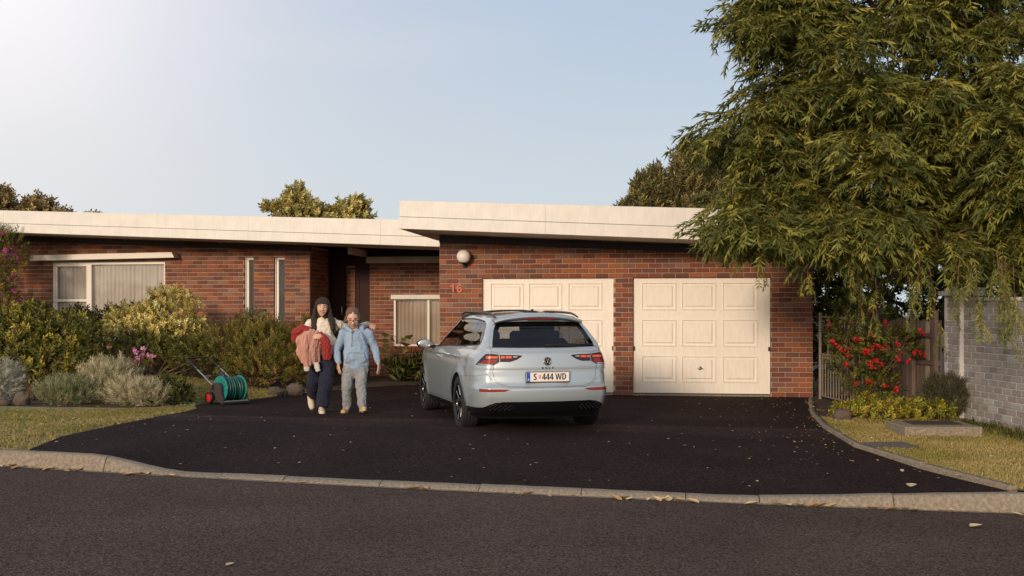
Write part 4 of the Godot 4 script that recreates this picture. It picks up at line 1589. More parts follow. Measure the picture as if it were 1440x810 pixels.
# ---------------------------------------------------------------- people
# limbs as tapered capsules [a, b, ra, rb, (flat axis), (flat factor)], joined by a smooth minimum and meshed as surface nets
func blob(mb: MB, prims: Array, cell: float, k: float, wrinkle := 0.0, freq := 9.0, seed_ := 1) -> void:
	var lo := Vector3.ONE * 1e9
	var hi := -lo
	for p in prims:
		var r: float = maxf(p[2], p[3])
		for e in [p[0], p[1]]:
			lo = lo.min(e - Vector3.ONE * r)
			hi = hi.max(e + Vector3.ONE * r)
	lo -= Vector3.ONE * (cell * 2.5 + k * 1.5)
	hi += Vector3.ONE * (cell * 2.5 + k * 1.5)
	var nx := int((hi.x - lo.x) / cell) + 2
	var ny := int((hi.y - lo.y) / cell) + 2
	var nz := int((hi.z - lo.z) / cell) + 2
	var sum := PackedFloat32Array()
	sum.resize(nx * ny * nz)
	for p in prims:
		var a: Vector3 = p[0]
		var b: Vector3 = p[1]
		var ra: float = p[2]
		var rb: float = p[3]
		var flat: bool = p.size() > 4
		var ax: Vector3 = p[4] if flat else Vector3.ZERO
		var ff: float = p[5] - 1.0 if flat else 0.0
		var m := maxf(ra, rb) + k * 5.0
		var l := ((a.min(b) - Vector3.ONE * m - lo) / cell).floor().max(Vector3.ZERO)
		var h := ((a.max(b) + Vector3.ONE * m - lo) / cell).ceil().min(Vector3(nx - 1, ny - 1, nz - 1))
		var ab := b - a
		var len2 := maxf(ab.length_squared(), 1e-9)
		for z in range(int(l.z), int(h.z) + 1):
			for y in range(int(l.y), int(h.y) + 1):
				var at := (z * ny + y) * nx
				for x in range(int(l.x), int(h.x) + 1):
					var q := lo + Vector3(x, y, z) * cell
					var t := clampf((q - a).dot(ab) / len2, 0.0, 1.0)
					var e := q - (a + ab * t)
					if flat:
						e += ax * (e.dot(ax) * ff)
					var d := e.length() - lerpf(ra, rb, t)
					if d < k * 5.0:
						sum[at + x] += exp(-maxf(d, -k * 20.0) / k)
	var field := PackedFloat32Array()
	field.resize(sum.size())
	for i in sum.size():
		field[i] = -k * log(maxf(sum[i], 1e-7))
	var vid := PackedInt32Array()
	vid.resize(sum.size())
	vid.fill(-1)
	var pts := PackedVector3Array()
	var offs := [0, 1, nx, nx + 1, nx * ny, nx * ny + 1, nx * ny + nx, nx * ny + nx + 1]
	var cor := [Vector3(0, 0, 0), Vector3(1, 0, 0), Vector3(0, 1, 0), Vector3(1, 1, 0), Vector3(0, 0, 1), Vector3(1, 0, 1), Vector3(0, 1, 1), Vector3(1, 1, 1)]
	var edges := [[0, 1], [2, 3], [4, 5], [6, 7], [0, 2], [1, 3], [4, 6], [5, 7], [0, 4], [1, 5], [2, 6], [3, 7]]
	for z in nz - 1:
		for y in ny - 1:
			var row := (z * ny + y) * nx
			for x in nx - 1:
				var i := row + x
				var s0 := sum[i] >= 1.0
				if s0 == (sum[i + 1] >= 1.0) and s0 == (sum[i + offs[2]] >= 1.0) and s0 == (sum[i + offs[3]] >= 1.0) and s0 == (sum[i + offs[4]] >= 1.0) and s0 == (sum[i + offs[5]] >= 1.0) and s0 == (sum[i + offs[6]] >= 1.0) and s0 == (sum[i + offs[7]] >= 1.0):
					continue
				var c := Vector3.ZERO
				var n := 0
				for e in edges:
					var fa := field[i + offs[e[0]]]
					var fb := field[i + offs[e[1]]]
					if (fa <= 0.0) != (fb <= 0.0):
						c += cor[e[0]].lerp(cor[e[1]], fa / (fa - fb))
						n += 1
				if n == 0:
					continue
				vid[i] = pts.size()
				pts.append(lo + (Vector3(x, y, z) + c / n) * cell)
	var norms := PackedVector3Array()
	norms.resize(pts.size())
	var faces := PackedInt32Array()
	var step := [1, nx, nx * ny]
	for z in range(1, nz - 1):
		for y in range(1, ny - 1):
			for x in range(1, nx - 1):
				var i := (z * ny + y) * nx + x
				var ins := field[i] <= 0.0
				for ax in 3:
					if ins == (field[i + step[ax]] <= 0.0):
						continue
					var u: int = step[(ax + 1) % 3]
					var w: int = step[(ax + 2) % 3]
					var q := [vid[i], vid[i - u], vid[i - u - w], vid[i - w]]
					if q.min() < 0:
						continue
					if not ins:
						q.reverse()
					faces.append_array([q[0], q[2], q[1], q[0], q[3], q[2]])
	for f in range(0, faces.size(), 3):
		var g := (pts[faces[f + 2]] - pts[faces[f]]).cross(pts[faces[f + 1]] - pts[faces[f]])
		for m in 3:
			norms[faces[f + m]] += g
	if wrinkle > 0.0:
		var no := FastNoiseLite.new()
		no.seed = seed_
		no.frequency = freq
		no.fractal_octaves = 3
		for i in pts.size():
			var q := pts[i]
			pts[i] += norms[i].normalized() * wrinkle * (no.get_noise_3d(q.x * 1.3, q.y * 0.8, q.z * 1.3) - absf(no.get_noise_3d(q.x + 5.0, q.y * 1.8, q.z)) * 0.8)
		norms.fill(Vector3.ZERO)
		for f in range(0, faces.size(), 3):
			var g := (pts[faces[f + 2]] - pts[faces[f]]).cross(pts[faces[f + 1]] - pts[faces[f]])
			for m in 3:
				norms[faces[f + m]] += g
	var base := mb.v.size()
	for i in pts.size():
		mb.vert(pts[i], norms[i].normalized())
	for f in faces:
		mb.idx.append(f + base)


# palm and five fingers: wrist at w, fingers towards d, back of the hand towards b
func hand(w: Vector3, d: Vector3, b: Vector3, left: bool, curl: float, size := 1.0) -> Array:
	d = d.normalized()
	b = (b - d * b.dot(d)).normalized()
	var s := d.cross(b) * (1.0 if left else -1.0)   # towards the thumb
	var out := []
	var pc := w + d * 0.045 * size
	out.append([w, pc + d * 0.03 * size, 0.022 * size, 0.030 * size, b, 2.1])
	out.append([pc + s * 0.018 * size, pc - s * 0.018 * size + d * 0.02 * size, 0.026 * size, 0.026 * size, b, 2.1])
	var lens := [0.072, 0.080, 0.074, 0.058]
	for k in 4:
		var root := w + (d * (0.082 - 0.004 * absf(k - 1.2)) + s * (0.027 - 0.0185 * k)) * size
		var l: float = lens[k] * size
		var dir := (d + s * (0.10 - 0.07 * k)).normalized()
		var p := root
		var ang := curl * (0.6 + 0.08 * k)
		for j in 3:
			var q: Vector3 = p + dir.rotated(s, -ang if left else ang) * l * [0.44, 0.31, 0.25][j]
			out.append([p, q, (0.0092 - j * 0.0008) * size, (0.0086 - j * 0.0009) * size])
			p = q
			ang += curl * (0.55 + 0.06 * k)
	var tr := w + (d * 0.025 + s * 0.028) * size
	var td := (d * 0.75 + s * 0.75 - b * 0.25 * curl).normalized()
	out.append([w + (d * 0.012 + s * 0.012) * size, tr, 0.015 * size, 0.013 * size])
	out.append([tr, tr + td * 0.034 * size, 0.0125 * size, 0.0105 * size])
	out.append([tr + td * 0.034 * size, tr + (td * 0.060 + d * 0.006) * size, 0.0105 * size, 0.0085 * size])
	return out


# skull, jaw, nose, ears round a centre; f = forward, u = up
func head_prims(c: Vector3, f: Vector3, u: Vector3, k: float) -> Array:
	var r := u.cross(f)
	var o := []
	o.append([c + u * 0.035 * k - f * 0.018 * k, c + u * 0.028 * k + f * 0.012 * k, 0.086 * k, 0.080 * k, r, 1.12])
	o.append([c - u * 0.005 * k + f * 0.030 * k, c - u * 0.055 * k + f * 0.036 * k, 0.064 * k, 0.050 * k])
	o.append([c - u * 0.085 * k + f * 0.046 * k, c - u * 0.080 * k + f * 0.044 * k, 0.032 * k, 0.034 * k])
	o.append([c + u * 0.012 * k + f * 0.094 * k, c - u * 0.028 * k + f * 0.108 * k, 0.007 * k, 0.0125 * k])
	for s in [-1, 1]:
		o.append([c - u * 0.022 * k + f * 0.066 * k + r * 0.034 * k * s, c - u * 0.040 * k + f * 0.060 * k + r * 0.036 * k * s, 0.026 * k, 0.026 * k])
		o.append([c + u * 0.012 * k - f * 0.005 * k + r * 0.078 * k * s, c - u * 0.026 * k + r * 0.074 * k * s, 0.018 * k, 0.012 * k, r, 2.2])
		o.append([c - u * 0.028 * k + f * 0.103 * k + r * 0.010 * k * s, c - u * 0.030 * k + f * 0.100 * k + r * 0.012 * k * s, 0.007 * k, 0.007 * k])
	return o


func face(person: Node3D, c: Vector3, f: Vector3, u: Vector3, k: float, smile: float, brow: Material) -> void:
	var r := u.cross(f)
	var b := Basis(r, u, f)
	for s in [-1.0, 1.0]:
		var e := MB.new()
		e.ell(Transform3D(b * Basis().scaled(Vector3(0.0145, 0.0095, 0.006) * k), c + (u * 0.010 + f * 0.0865 + r * 0.031 * s) * k), 12, 8)
		var ey := part("eye", e, M.eye_white, person)
		var ir := MB.new()
		ir.ell(Transform3D(b * Basis().scaled(Vector3(0.0085, 0.0088, 0.003) * k), c + (u * 0.009 + f * 0.0918 + r * 0.031 * s) * k), 10, 6)
		part("iris", ir, M.iris, ey)
		var br := MB.new()
		br.tube([c + (u * 0.030 + f * 0.091 + r * 0.014 * s) * k, c + (u * 0.035 + f * 0.088 + r * 0.032 * s) * k, c + (u * 0.028 + f * 0.076 + r * 0.050 * s) * k], [0.0045 * k, 0.005 * k, 0.003 * k], 6)
		part("eyebrow", br, brow, person)
	var m := MB.new()
	var w := 0.026 + 0.006 * smile
	m.tube([c + (-u * (0.060 - 0.010 * smile) + f * 0.081 - r * w) * k, c + (-u * 0.064 + f * 0.0935 - r * 0.010) * k, c + (-u * 0.064 + f * 0.0935 + r * 0.010) * k, c + (-u * (0.060 - 0.010 * smile) + f * 0.081 + r * w) * k], [0.003 * k, 0.0062 * k, 0.0062 * k, 0.003 * k], 8)
	var lips := part("mouth", m, M.lip, person)
	if smile > 0.5:
		var t := MB.new()
		t.tube([c + (-u * 0.0585 + f * 0.089 - r * 0.018) * k, c + (-u * 0.063 + f * 0.0985 ) * k, c + (-u * 0.0585 + f * 0.089 + r * 0.018) * k], [0.002 * k, 0.0034 * k, 0.002 * k], 6)
		part("teeth", t, M.eye_white, lips)


func shoe(person: Node3D, heel: Vector3, d: Vector3, u: Vector3, l: float, upper: Material, sole: Material) -> void:
	d = d.normalized()
	var mb := MB.new()
	blob(mb, [[heel + u * 0.045, heel + d * l * 0.25 + u * 0.045, 0.036, 0.040], [heel + d * l * 0.2 + u * 0.045, heel + d * l * 0.78 + u * 0.026, 0.040, 0.036], [heel + d * l * 0.72 + u * 0.026, heel + d * l * 0.86 + u * 0.022, 0.038, 0.030]], 0.009, 0.01)
	var s := part("shoe", mb, upper, person)
	var so := MB.new()
	var r := d.cross(u)
	var rows := []
	for y in [0.0, 0.022]:
		var row := PackedVector3Array()
		for i in 20:
			var a := TAU * i / 20
			row.append(heel + d * (l * 0.42 + cos(a) * l * 0.57) + r * sin(a) * (0.046 + 0.006 * cos(a)) + u * (y - 0.004))
		rows.append(row)
	so.surf(rows, true)
	for i in range(1, 19):
		so.tri(rows[0][0], rows[0][i], rows[0][i + 1])
		so.tri(rows[1][0], rows[1][i + 1], rows[1][i])
	part("sole", so, sole, s)


func folded_tube(mb: MB, pts: Array, radii: Array, lobes: int, amp: float, seed_: int, squash := 1.0) -> void:
	var no := FastNoiseLite.new()
	no.seed = seed_
	no.frequency = 1.0
	var rows := []
	var cv := Curve3D.new()
	for p in pts:
		cv.add_point(p)
	for i in range(1, pts.size() - 1):
		var t: Vector3 = (pts[i + 1] - pts[i - 1]) * 0.2
		cv.set_point_in(i, -t)
		cv.set_point_out(i, t)
	var n := 26
	for j in n + 1:
		var f := float(j) / n
		var o := f * cv.get_baked_length()
		var p := cv.sample_baked(o)
		var t := (cv.sample_baked(minf(o + 0.02, cv.get_baked_length())) - cv.sample_baked(maxf(o - 0.02, 0))).normalized()
		var x := t.cross(Vector3(0, 0, 1))
		x = x.normalized() if x.length() > 0.01 else Vector3.RIGHT
		var y := x.cross(t)
		var g := f * (radii.size() - 1)
		var r: float = lerpf(radii[int(g)], radii[mini(int(g) + 1, radii.size() - 1)], g - int(g))
		var row := PackedVector3Array()
		for i in 40:
			var a := TAU * i / 40
			var w := 1.0 + amp * 0.95 * sin(a * lobes + 3.0 * no.get_noise_2d(f * 2.5, 3.0) * PI + f * 4.0 + 2.0 * no.get_noise_2d(a, 9.0)) + amp * 1.7 * no.get_noise_3d(cos(a) * 2.0, sin(a) * 2.0, f * 1.1)
			row.append(p + (x * cos(a) + y * sin(a) * squash) * r * w)
		rows.append(row)
	mb.surf(rows, true)
	for e in [0, n]:
		var c := Vector3.ZERO
		for q in rows[e]:
			c += q / 40.0
		for i in 40:
			mb.tri(c, rows[e][i], rows[e][(i + 1) % 40])


func build_people() -> void:
	var skin := mat("skin", lin(0.64, 0.385, 0.265), 0.5)
	skin.subsurf_scatter_enabled = true
	skin.subsurf_scatter_strength = 0.12
	mat("eye_white", lin(0.75, 0.70, 0.65), 0.25)
	mat("iris", lin(0.03, 0.018, 0.012), 0.2)
	mat("lip", lin(0.42, 0.10, 0.085), 0.4)
	var knit := func(key: String, c: Color, cm := 0.35):
		var m := mat(key, c, 0.92)
		m.rim_enabled = true
		m.rim = 0.25
		tri_map(m, T.clean, 6.0, T.rough_bump, cm, false)
	knit.call("cream_knit", lin(0.86, 0.76, 0.60))
	knit.call("navy_cloth", lin(0.012, 0.015, 0.034), 0.2)
	knit.call("blue_fleece", lin(0.33, 0.445, 0.575))
	knit.call("lilac_cloth", lin(0.50, 0.48, 0.60))
	knit.call("grey_denim", lin(0.30, 0.31, 0.32))
	knit.call("pink_cloth", lin(0.60, 0.30, 0.225))
	knit.call("red_cloth", lin(0.34, 0.035, 0.03))
	knit.call("lining_cloth", lin(0.72, 0.64, 0.55))
	mat("canvas", lin(0.62, 0.52, 0.38), 0.85)
	mat("tan_leather", lin(0.52, 0.33, 0.15), 0.6)
	mat("sole_white", lin(0.6, 0.55, 0.48), 0.7)
	tri_map(mat("dark_hair", lin(0.045, 0.021, 0.012), 0.6), T.fine, 12.0, T.rough_bump, 0.5, false)
	tri_map(mat("fair_hair", lin(0.20, 0.115, 0.06), 0.45), T.fine, 12.0, T.rough_bump, 0.4, false)
	mat("spectacle_frame", lin(0.05, 0.03, 0.025), 0.3)
	var fz := Vector3(0, 0, 1)
	# the woman
	var w := thing("person", "woman in cream jumper and wide navy trousers walking with an armful of coats", "person", Vector3(-0.87, 0.012, 4.02), 0.30, "people walking down the drive")
	var hc := Vector3(0.0, 1.515, 0.02)
	var hu := Vector3(0.06, 1, 0.04).normalized()
	var hf := (fz - hu * fz.dot(hu)).normalized()
	var sr := Vector3(-0.175, 1.285, -0.01)
	var sl := Vector3(0.175, 1.295, -0.02)
	var er := Vector3(-0.30, 1.05, 0.02)
	var wr := Vector3(-0.15, 1.105, 0.22)
	var el := Vector3(0.415, 1.20, -0.17)
	var wl := Vector3(0.665, 1.285, -0.075)
	var kr := Vector3(-0.11, 0.50, -0.06)
	var ar := Vector3(-0.165, 0.19, -0.40)
	var kl := Vector3(0.055, 0.47, 0.16)
	var al := Vector3(-0.01, 0.09, 0.22)
	var mb := MB.new()
	blob(mb, [[Vector3(0, 0.90, 0), Vector3(0, 1.02, 0), 0.12, 0.10, fz, 1.3], [Vector3(0, 1.05, 0), Vector3(0, 1.22, 0), 0.10, 0.12, fz, 1.35], [sr, sl, 0.05, 0.05], [Vector3(0, 1.30, -0.01), hc - hu * 0.06, 0.052, 0.046],
		[sr, er, 0.042, 0.036], [er, wr, 0.036, 0.026], [sl, el, 0.042, 0.036], [el, wl, 0.036, 0.026], [Vector3(-0.09, 0.88, 0), kr, 0.085, 0.052], [kr, ar, 0.05, 0.034], [Vector3(0.09, 0.88, 0.01), kl, 0.085, 0.052], [kl, al, 0.05, 0.034], [al, al + Vector3(0.0, -0.045, 0.09), 0.036, 0.032], [ar, ar + Vector3(0.01, -0.09, 0.04), 0.036, 0.032]], 0.016, 0.012)
	blob(mb, head_prims(hc, hf, hu, 1.06), 0.0055, 0.007)
	blob(mb, hand(wr, Vector3(0.75, 0.05, 0.35), Vector3(0.1, 0.45, 0.9), false, 0.35), 0.0045, 0.003)
	blob(mb, hand(wl, Vector3(0.35, -0.30, 0.75), Vector3(0.15, 0.9, 0.25), false, 0.42), 0.0045, 0.003)
	part("body", mb, skin, w)
	face(w, hc, hf, hu, 1.06, 1.0, M.dark_hair)
	mb = MB.new()
	blob(mb, [[Vector3(-0.02, 0.97, 0.0), Vector3(0, 1.10, 0.01), 0.165, 0.145, fz, 1.35], [Vector3(0.03, 0.90, 0.02), Vector3(0.06, 1.0, 0.02), 0.165, 0.15, fz, 1.4], [Vector3(0.12, 0.86, 0.03), Vector3(0.10, 1.0, 0.02), 0.075, 0.10, fz, 1.5], [Vector3(0, 1.10, 0.015), Vector3(0, 1.22, 0.005), 0.145, 0.14, fz, 1.3], [sr + Vector3(0.03, 0, 0), sl - Vector3(0.03, 0, 0), 0.062, 0.062], [Vector3(0, 1.33, -0.015), Vector3(0, 1.30, 0.0), 0.066, 0.08],
		[sr, er, 0.064, 0.066], [er, wr - (wr - er) * 0.12, 0.064, 0.044], [sl, el, 0.064, 0.060], [el, wl - (wl - el) * 0.10, 0.060, 0.042]], 0.014, 0.012, 0.02, 6.0, 3)
	part("jumper", mb, M.cream_knit, w)
	mb = MB.new()
	blob(mb, [[Vector3(-0.01, 0.94, 0), Vector3(0.02, 0.84, 0.0), 0.135, 0.15, fz, 1.3], [Vector3(-0.085, 0.84, 0.0), kr, 0.105, 0.098], [kr, ar + (kr - ar) * 0.22, 0.098, 0.085], [Vector3(0.085, 0.84, 0.02), kl, 0.11, 0.105], [kl, al + (kl - al) * 0.20, 0.105, 0.092]], 0.014, 0.012, 0.022, 5.0, 5)
	part("trousers", mb, M.navy_cloth, w)
	mb = MB.new()
	var hp := [[hc + Vector3(0, 0.055, -0.03), hc + Vector3(0, 0.05, -0.005), 0.094, 0.094], [hc + Vector3(0, 0.0, -0.05), hc + Vector3(0, -0.12, -0.055), 0.085, 0.09]]
	for s in [-1.0, 1.0]:
		hp.append([hc + Vector3(0.076 * s, 0.07, 0.02), hc + Vector3(0.106 * s, -0.05, -0.01), 0.026, 0.024])
		hp.append([hc + Vector3(0.106 * s, -0.05, -0.01), hc + Vector3(0.118 * s, -0.17, 0.03), 0.026, 0.036])
		hp.append([hc + Vector3(0.118 * s, -0.17, 0.03), hc + Vector3(0.125 * s + 0.02, -0.30, 0.085), 0.036, 0.028])
		hp.append([hc + Vector3(0.135 * s + 0.01, -0.18, 0.02), hc + Vector3(0.165 * s + 0.02, -0.36, 0.07), 0.036, 0.012])
	for k in 7:
		var x := -0.054 + 0.018 * k
		hp.append([hc + Vector3(x * 0.7, 0.118, 0.055), hc + Vector3(x * 1.15, 0.056 - 0.004 * (k % 2), 0.098 - absf(x) * 0.45), 0.014, 0.007])
	blob(mb, hp, 0.007, 0.006, 0.008, 24.0, 9)
	part("hair", mb, M.dark_hair, w)
	shoe(w, al + Vector3(0.0, -0.082, -0.03), Vector3(0.06, 0, 1), Vector3.UP, 0.25, M.canvas, M.sole_white)
	shoe(w, Vector3(-0.185, 0.205, -0.475), Vector3(0.14, -0.78, 0.55), Vector3(0.02, 0.56, 0.8).normalized(), 0.24, M.canvas, M.sole_white)
	# coats on her arm
	var coat := thing("coat", "dusty pink coat with pale lining hanging over the woman's arm", "coat", Vector3(-0.87, 0.012, 4.02), 0.30)
	mb = MB.new()
	folded_tube(mb, [Vector3(-0.16, 1.14, 0.16), Vector3(-0.22, 1.06, 0.17), Vector3(-0.23, 0.92, 0.17), Vector3(-0.20, 0.74, 0.16)], [0.06, 0.115, 0.125, 0.09], 5, 0.10, 4, 0.5)
	for k in 9:
		var f := k / 8.0
		var x0 := lerpf(-0.335, -0.03, f)
		var y0 := 1.13 + 0.06 * sin(f * PI) + rng.randf_range(-0.015, 0.015)
		var xb := lerpf(-0.30, -0.07, f) + rng.randf_range(-0.02, 0.02)
		var yb := 0.66 + 0.16 * absf(f - 0.45) + rng.randf_range(-0.04, 0.04)
		if k == 0:
			yb = 0.92
		var z0 := 0.19 + 0.05 * sin(f * PI) + rng.randf_range(-0.012, 0.014)
		folded_tube(mb, [Vector3(x0 + 0.03, y0, z0 - 0.03), Vector3(x0, y0 - 0.06, z0), Vector3(lerpf(x0, xb, 0.4) - 0.02, lerpf(y0, yb, 0.45), z0 + rng.randf_range(-0.01, 0.02)), Vector3(xb, lerpf(y0, yb, 0.8), z0 - 0.01), Vector3(xb + 0.01, yb, z0 - 0.02)], [0.022, 0.030, rng.randf_range(0.028, 0.042), 0.036, 0.020], 3, 0.16, 20 + k, 0.8)
	part("cloth", mb, M.pink_cloth, coat)
	mb = MB.new()
	folded_tube(mb, [Vector3(-0.08, 0.74, 0.24), Vector3(-0.07, 0.66, 0.24), Vector3(-0.055, 0.615, 0.24)], [0.03, 0.035, 0.03], 4, 0.12, 8, 0.5)
	folded_tube(mb, [Vector3(-0.215, 0.68, 0.26), Vector3(-0.215, 0.62, 0.25)], [0.04, 0.03], 4, 0.1, 3, 0.4)
	part("lining", mb, M.lining_cloth, coat)
	var red := thing("jacket", "crumpled red jacket bunched round the woman's forearm above the pink coat", "jacket", Vector3(-0.87, 0.012, 4.02), 0.30)
	mb = MB.new()
	folded_tube(mb, [Vector3(-0.385, 1.04, 0.10), Vector3(-0.37, 1.16, 0.14), Vector3(-0.28, 1.21, 0.16), Vector3(-0.16, 1.18, 0.17)], [0.045, 0.058, 0.060, 0.05], 7, 0.16, 12, 0.8)
	folded_tube(mb, [Vector3(-0.05, 1.14, 0.21), Vector3(0.02, 1.08, 0.24), Vector3(0.06, 0.98, 0.24), Vector3(0.07, 0.87, 0.22), Vector3(0.06, 0.78, 0.20)], [0.05, 0.055, 0.062, 0.062, 0.05], 7, 0.17, 14, 0.6)
	part("cloth", mb, M.red_cloth, red)
	# the younger one
	var c := thing("person", "person with glasses in a pale blue hoodie and grey jeans, looking down", "person", Vector3(-0.375, 0.012, 4.05), 0.27, "people walking down the drive")
	hc = Vector3(-0.035, 1.362, 0.045)
	hu = Vector3(-0.03, 0.93, 0.36).normalized()
	hf = (fz - hu * fz.dot(hu)).normalized()
	sr = Vector3(-0.17, 1.145, -0.01)
	sl = Vector3(0.185, 1.15, -0.01)
	er = Vector3(-0.265, 0.915, -0.03)
	wr = Vector3(-0.235, 0.72, 0.05)
	el = Vector3(0.275, 0.93, -0.04)
	wl = Vector3(0.325, 0.71, 0.03)
	kr = Vector3(-0.115, 0.40, 0.05)
	ar = Vector3(-0.125, 0.085, -0.04)
	kl = Vector3(0.08, 0.41, 0.10)
	al = Vector3(0.10, 0.105, 0.16)
	mb = MB.new()
	blob(mb, [[Vector3(0, 0.74, 0), Vector3(0, 0.86, 0), 0.12, 0.11, fz, 1.35], [Vector3(0, 0.9, 0), Vector3(0, 1.05, 0), 0.12, 0.115, fz, 1.4], [sr, sl, 0.036, 0.036], [Vector3(0.0, 1.16, -0.01), hc - hu * 0.07, 0.055, 0.05], [sr, er, 0.036, 0.034], [er, wr, 0.034, 0.026], [sl, el, 0.036, 0.034], [el, wl, 0.034, 0.026], [Vector3(-0.08, 0.68, 0), kr, 0.075, 0.055], [kr, ar, 0.052, 0.036], [Vector3(0.08, 0.68, 0.0), kl, 0.075, 0.05], [kl, al, 0.052, 0.036], [al, al + Vector3(0.01, -0.04, 0.08), 0.034, 0.032], [ar, ar + Vector3(-0.01, -0.045, 0.08), 0.034, 0.032]], 0.016, 0.012)
	blob(mb, head_prims(hc, hf, hu, 1.16), 0.006, 0.007)
	blob(mb, hand(wr, Vector3(0.02, -1, 0.10), Vector3(-0.9, 0, 0.35), true, 0.32, 0.95), 0.0045, 0.003)
	blob(mb, hand(wl, Vector3(0.10, -1, 0.08), Vector3(0.9, 0, 0.35), false, 0.32, 0.95), 0.0045, 0.003)
	part("body", mb, skin, c)
	face(c, hc, hf, hu, 1.16, 0.3, M.fair_hair)
	mb = MB.new()
	blob(mb, [[Vector3(0.015, 0.72, 0.0), Vector3(0.01, 0.86, 0.012), 0.178, 0.182, fz, 1.35], [Vector3(0.01, 0.88, 0.012), Vector3(0.005, 1.06, 0.01), 0.178, 0.148, fz, 1.3], [sr, sl, 0.060, 0.060], [sr, er, 0.062, 0.057], [er, wr + (er - wr) * 0.12, 0.055, 0.041], [sl, el, 0.062, 0.057], [el, wl + (el - wl) * 0.12, 0.055, 0.041], [Vector3(-0.09, 0.80, 0.10), Vector3(0.11, 0.80, 0.10), 0.075, 0.075, fz, 1.4]], 0.013, 0.011, 0.016, 7.0, 17)
	var hood := part("hoodie", mb, M.blue_fleece, c)
	mb = MB.new()
	var ring_pts := []
	for i in 15:
		var a := lerpf(-0.35, PI + 0.35, i / 14.0)
		ring_pts.append(Vector3(-0.01 + cos(a) * 0.105, 1.225 + sin(a) * 0.02, -0.02 - sin(a) * 0.085 + 0.02))
	ring_pts.append(Vector3(-0.035, 1.165, 0.105))
	mb.tube(ring_pts, [0.03, 0.04, 0.042, 0.045, 0.048, 0.05, 0.05, 0.05, 0.05, 0.05, 0.048, 0.045, 0.042, 0.04, 0.034, 0.02], 10)
	part("hood", mb, M.blue_fleece, hood)
	mb = MB.new()
	mb.tube([Vector3(-0.055, 1.185, 0.128), Vector3(-0.060, 1.08, 0.150), Vector3(-0.068, 0.97, 0.168)], [0.005], 6)
	mb.tube([Vector3(0.06, 1.185, 0.122), Vector3(0.10, 1.08, 0.145), Vector3(0.125, 1.0, 0.155)], [0.005], 6)
	part("drawstring", mb, M.lilac_cloth, hood)
	mb = MB.new()
	for q in [[Vector3(-0.10, 0.88, 0.165), Vector3(-0.13, 0.76, 0.158)], [Vector3(0.11, 0.88, 0.165), Vector3(0.145, 0.76, 0.158)], [Vector3(-0.10, 0.88, 0.165), Vector3(0.11, 0.88, 0.165)]]:
		mb.tube([q[0], (q[0] + q[1]) / 2 + Vector3(0, 0, 0.004), q[1]], [0.004], 6)
	part("pocket_seam", mb, M.blue_fleece, hood)
	mb = MB.new()
	blob(mb, [[Vector3(-0.06, 0.735, 0.0), Vector3(0.09, 0.735, 0.0), 0.105, 0.105, Vector3.UP, 1.25], [Vector3(-0.06, 0.70, 0.0), Vector3(0.09, 0.70, 0.0), 0.105, 0.105, Vector3.UP, 2.0]], 0.012, 0.008)
	part("shirt", mb, M.lilac_cloth, c)
	mb = MB.new()
	blob(mb, [[Vector3(-0.05, 0.66, 0), Vector3(0.07, 0.66, 0.0), 0.108, 0.108], [Vector3(-0.05, 0.61, 0), Vector3(0.07, 0.61, 0.0), 0.105, 0.105], [Vector3(-0.085, 0.66, 0.0), kr, 0.098, 0.074], [kr, ar + Vector3(0, 0.02, 0), 0.074, 0.066], [Vector3(0.085, 0.66, 0.02), kl, 0.098, 0.074], [kl, al + Vector3(0, 0.02, 0), 0.074, 0.066]], 0.012, 0.009, 0.020, 8.0, 23)
	part("jeans", mb, M.grey_denim, c)
	mb = MB.new()
	var r := hu.cross(hf)
	hp = [[hc + hu * 0.054 - hf * 0.04, hc + hu * 0.048 - hf * 0.014, 0.099, 0.095], [hc - hf * 0.05, hc - hu * 0.05 - hf * 0.05, 0.085, 0.07]]
	for s in [-1.0, 1.0]:
		hp.append([hc + hu * 0.100 + hf * 0.055 + r * 0.03 * s, hc + hu * 0.025 + hf * 0.02 + r * 0.092 * s, 0.022, 0.020])
		hp.append([hc - hu * 0.02 - hf * 0.045 + r * 0.09 * s, hc - hu * 0.07 - hf * 0.03 + r * 0.118 * s, 0.030, 0.020])
	blob(mb, hp, 0.008, 0.008, 0.009, 22.0, 29)
	part("hair", mb, M.fair_hair, c)
	var gl := MB.new()
	for s in [-1.0, 1.0]:
		var pts := []
		for i in 17:
			var a := TAU * i / 16.0
			pts.append(hc + (hu * (0.004 + 0.022 * sin(a)) + hf * 0.112 + r * (0.033 * s + 0.028 * cos(a))) * 1.12)
		gl.tube(pts, [0.0028], 6, false)
		gl.tube([hc + (hu * 0.010 + hf * 0.112 + r * 0.061 * s) * 1.12, hc + (hu * 0.012 + hf * 0.02 + r * 0.088 * s) * 1.12], [0.0026], 6)
	gl.tube([hc + (hu * 0.010 + hf * 0.114 - r * 0.006) * 1.12, hc + (hu * 0.010 + hf * 0.114 + r * 0.006) * 1.12], [0.0026], 6)
	part("glasses", gl, M.spectacle_frame, c)
	shoe(c, ar + Vector3(0.0, -0.078, -0.04), Vector3(-0.22, 0, 1), Vector3.UP, 0.235, M.tan_leather, M.sole_white)
	shoe(c, al + Vector3(-0.005, -0.085, -0.04), Vector3(0.16, 0.28, 1), Vector3(0, 1, -0.28).normalized(), 0.24, M.tan_leather, M.sole_white)


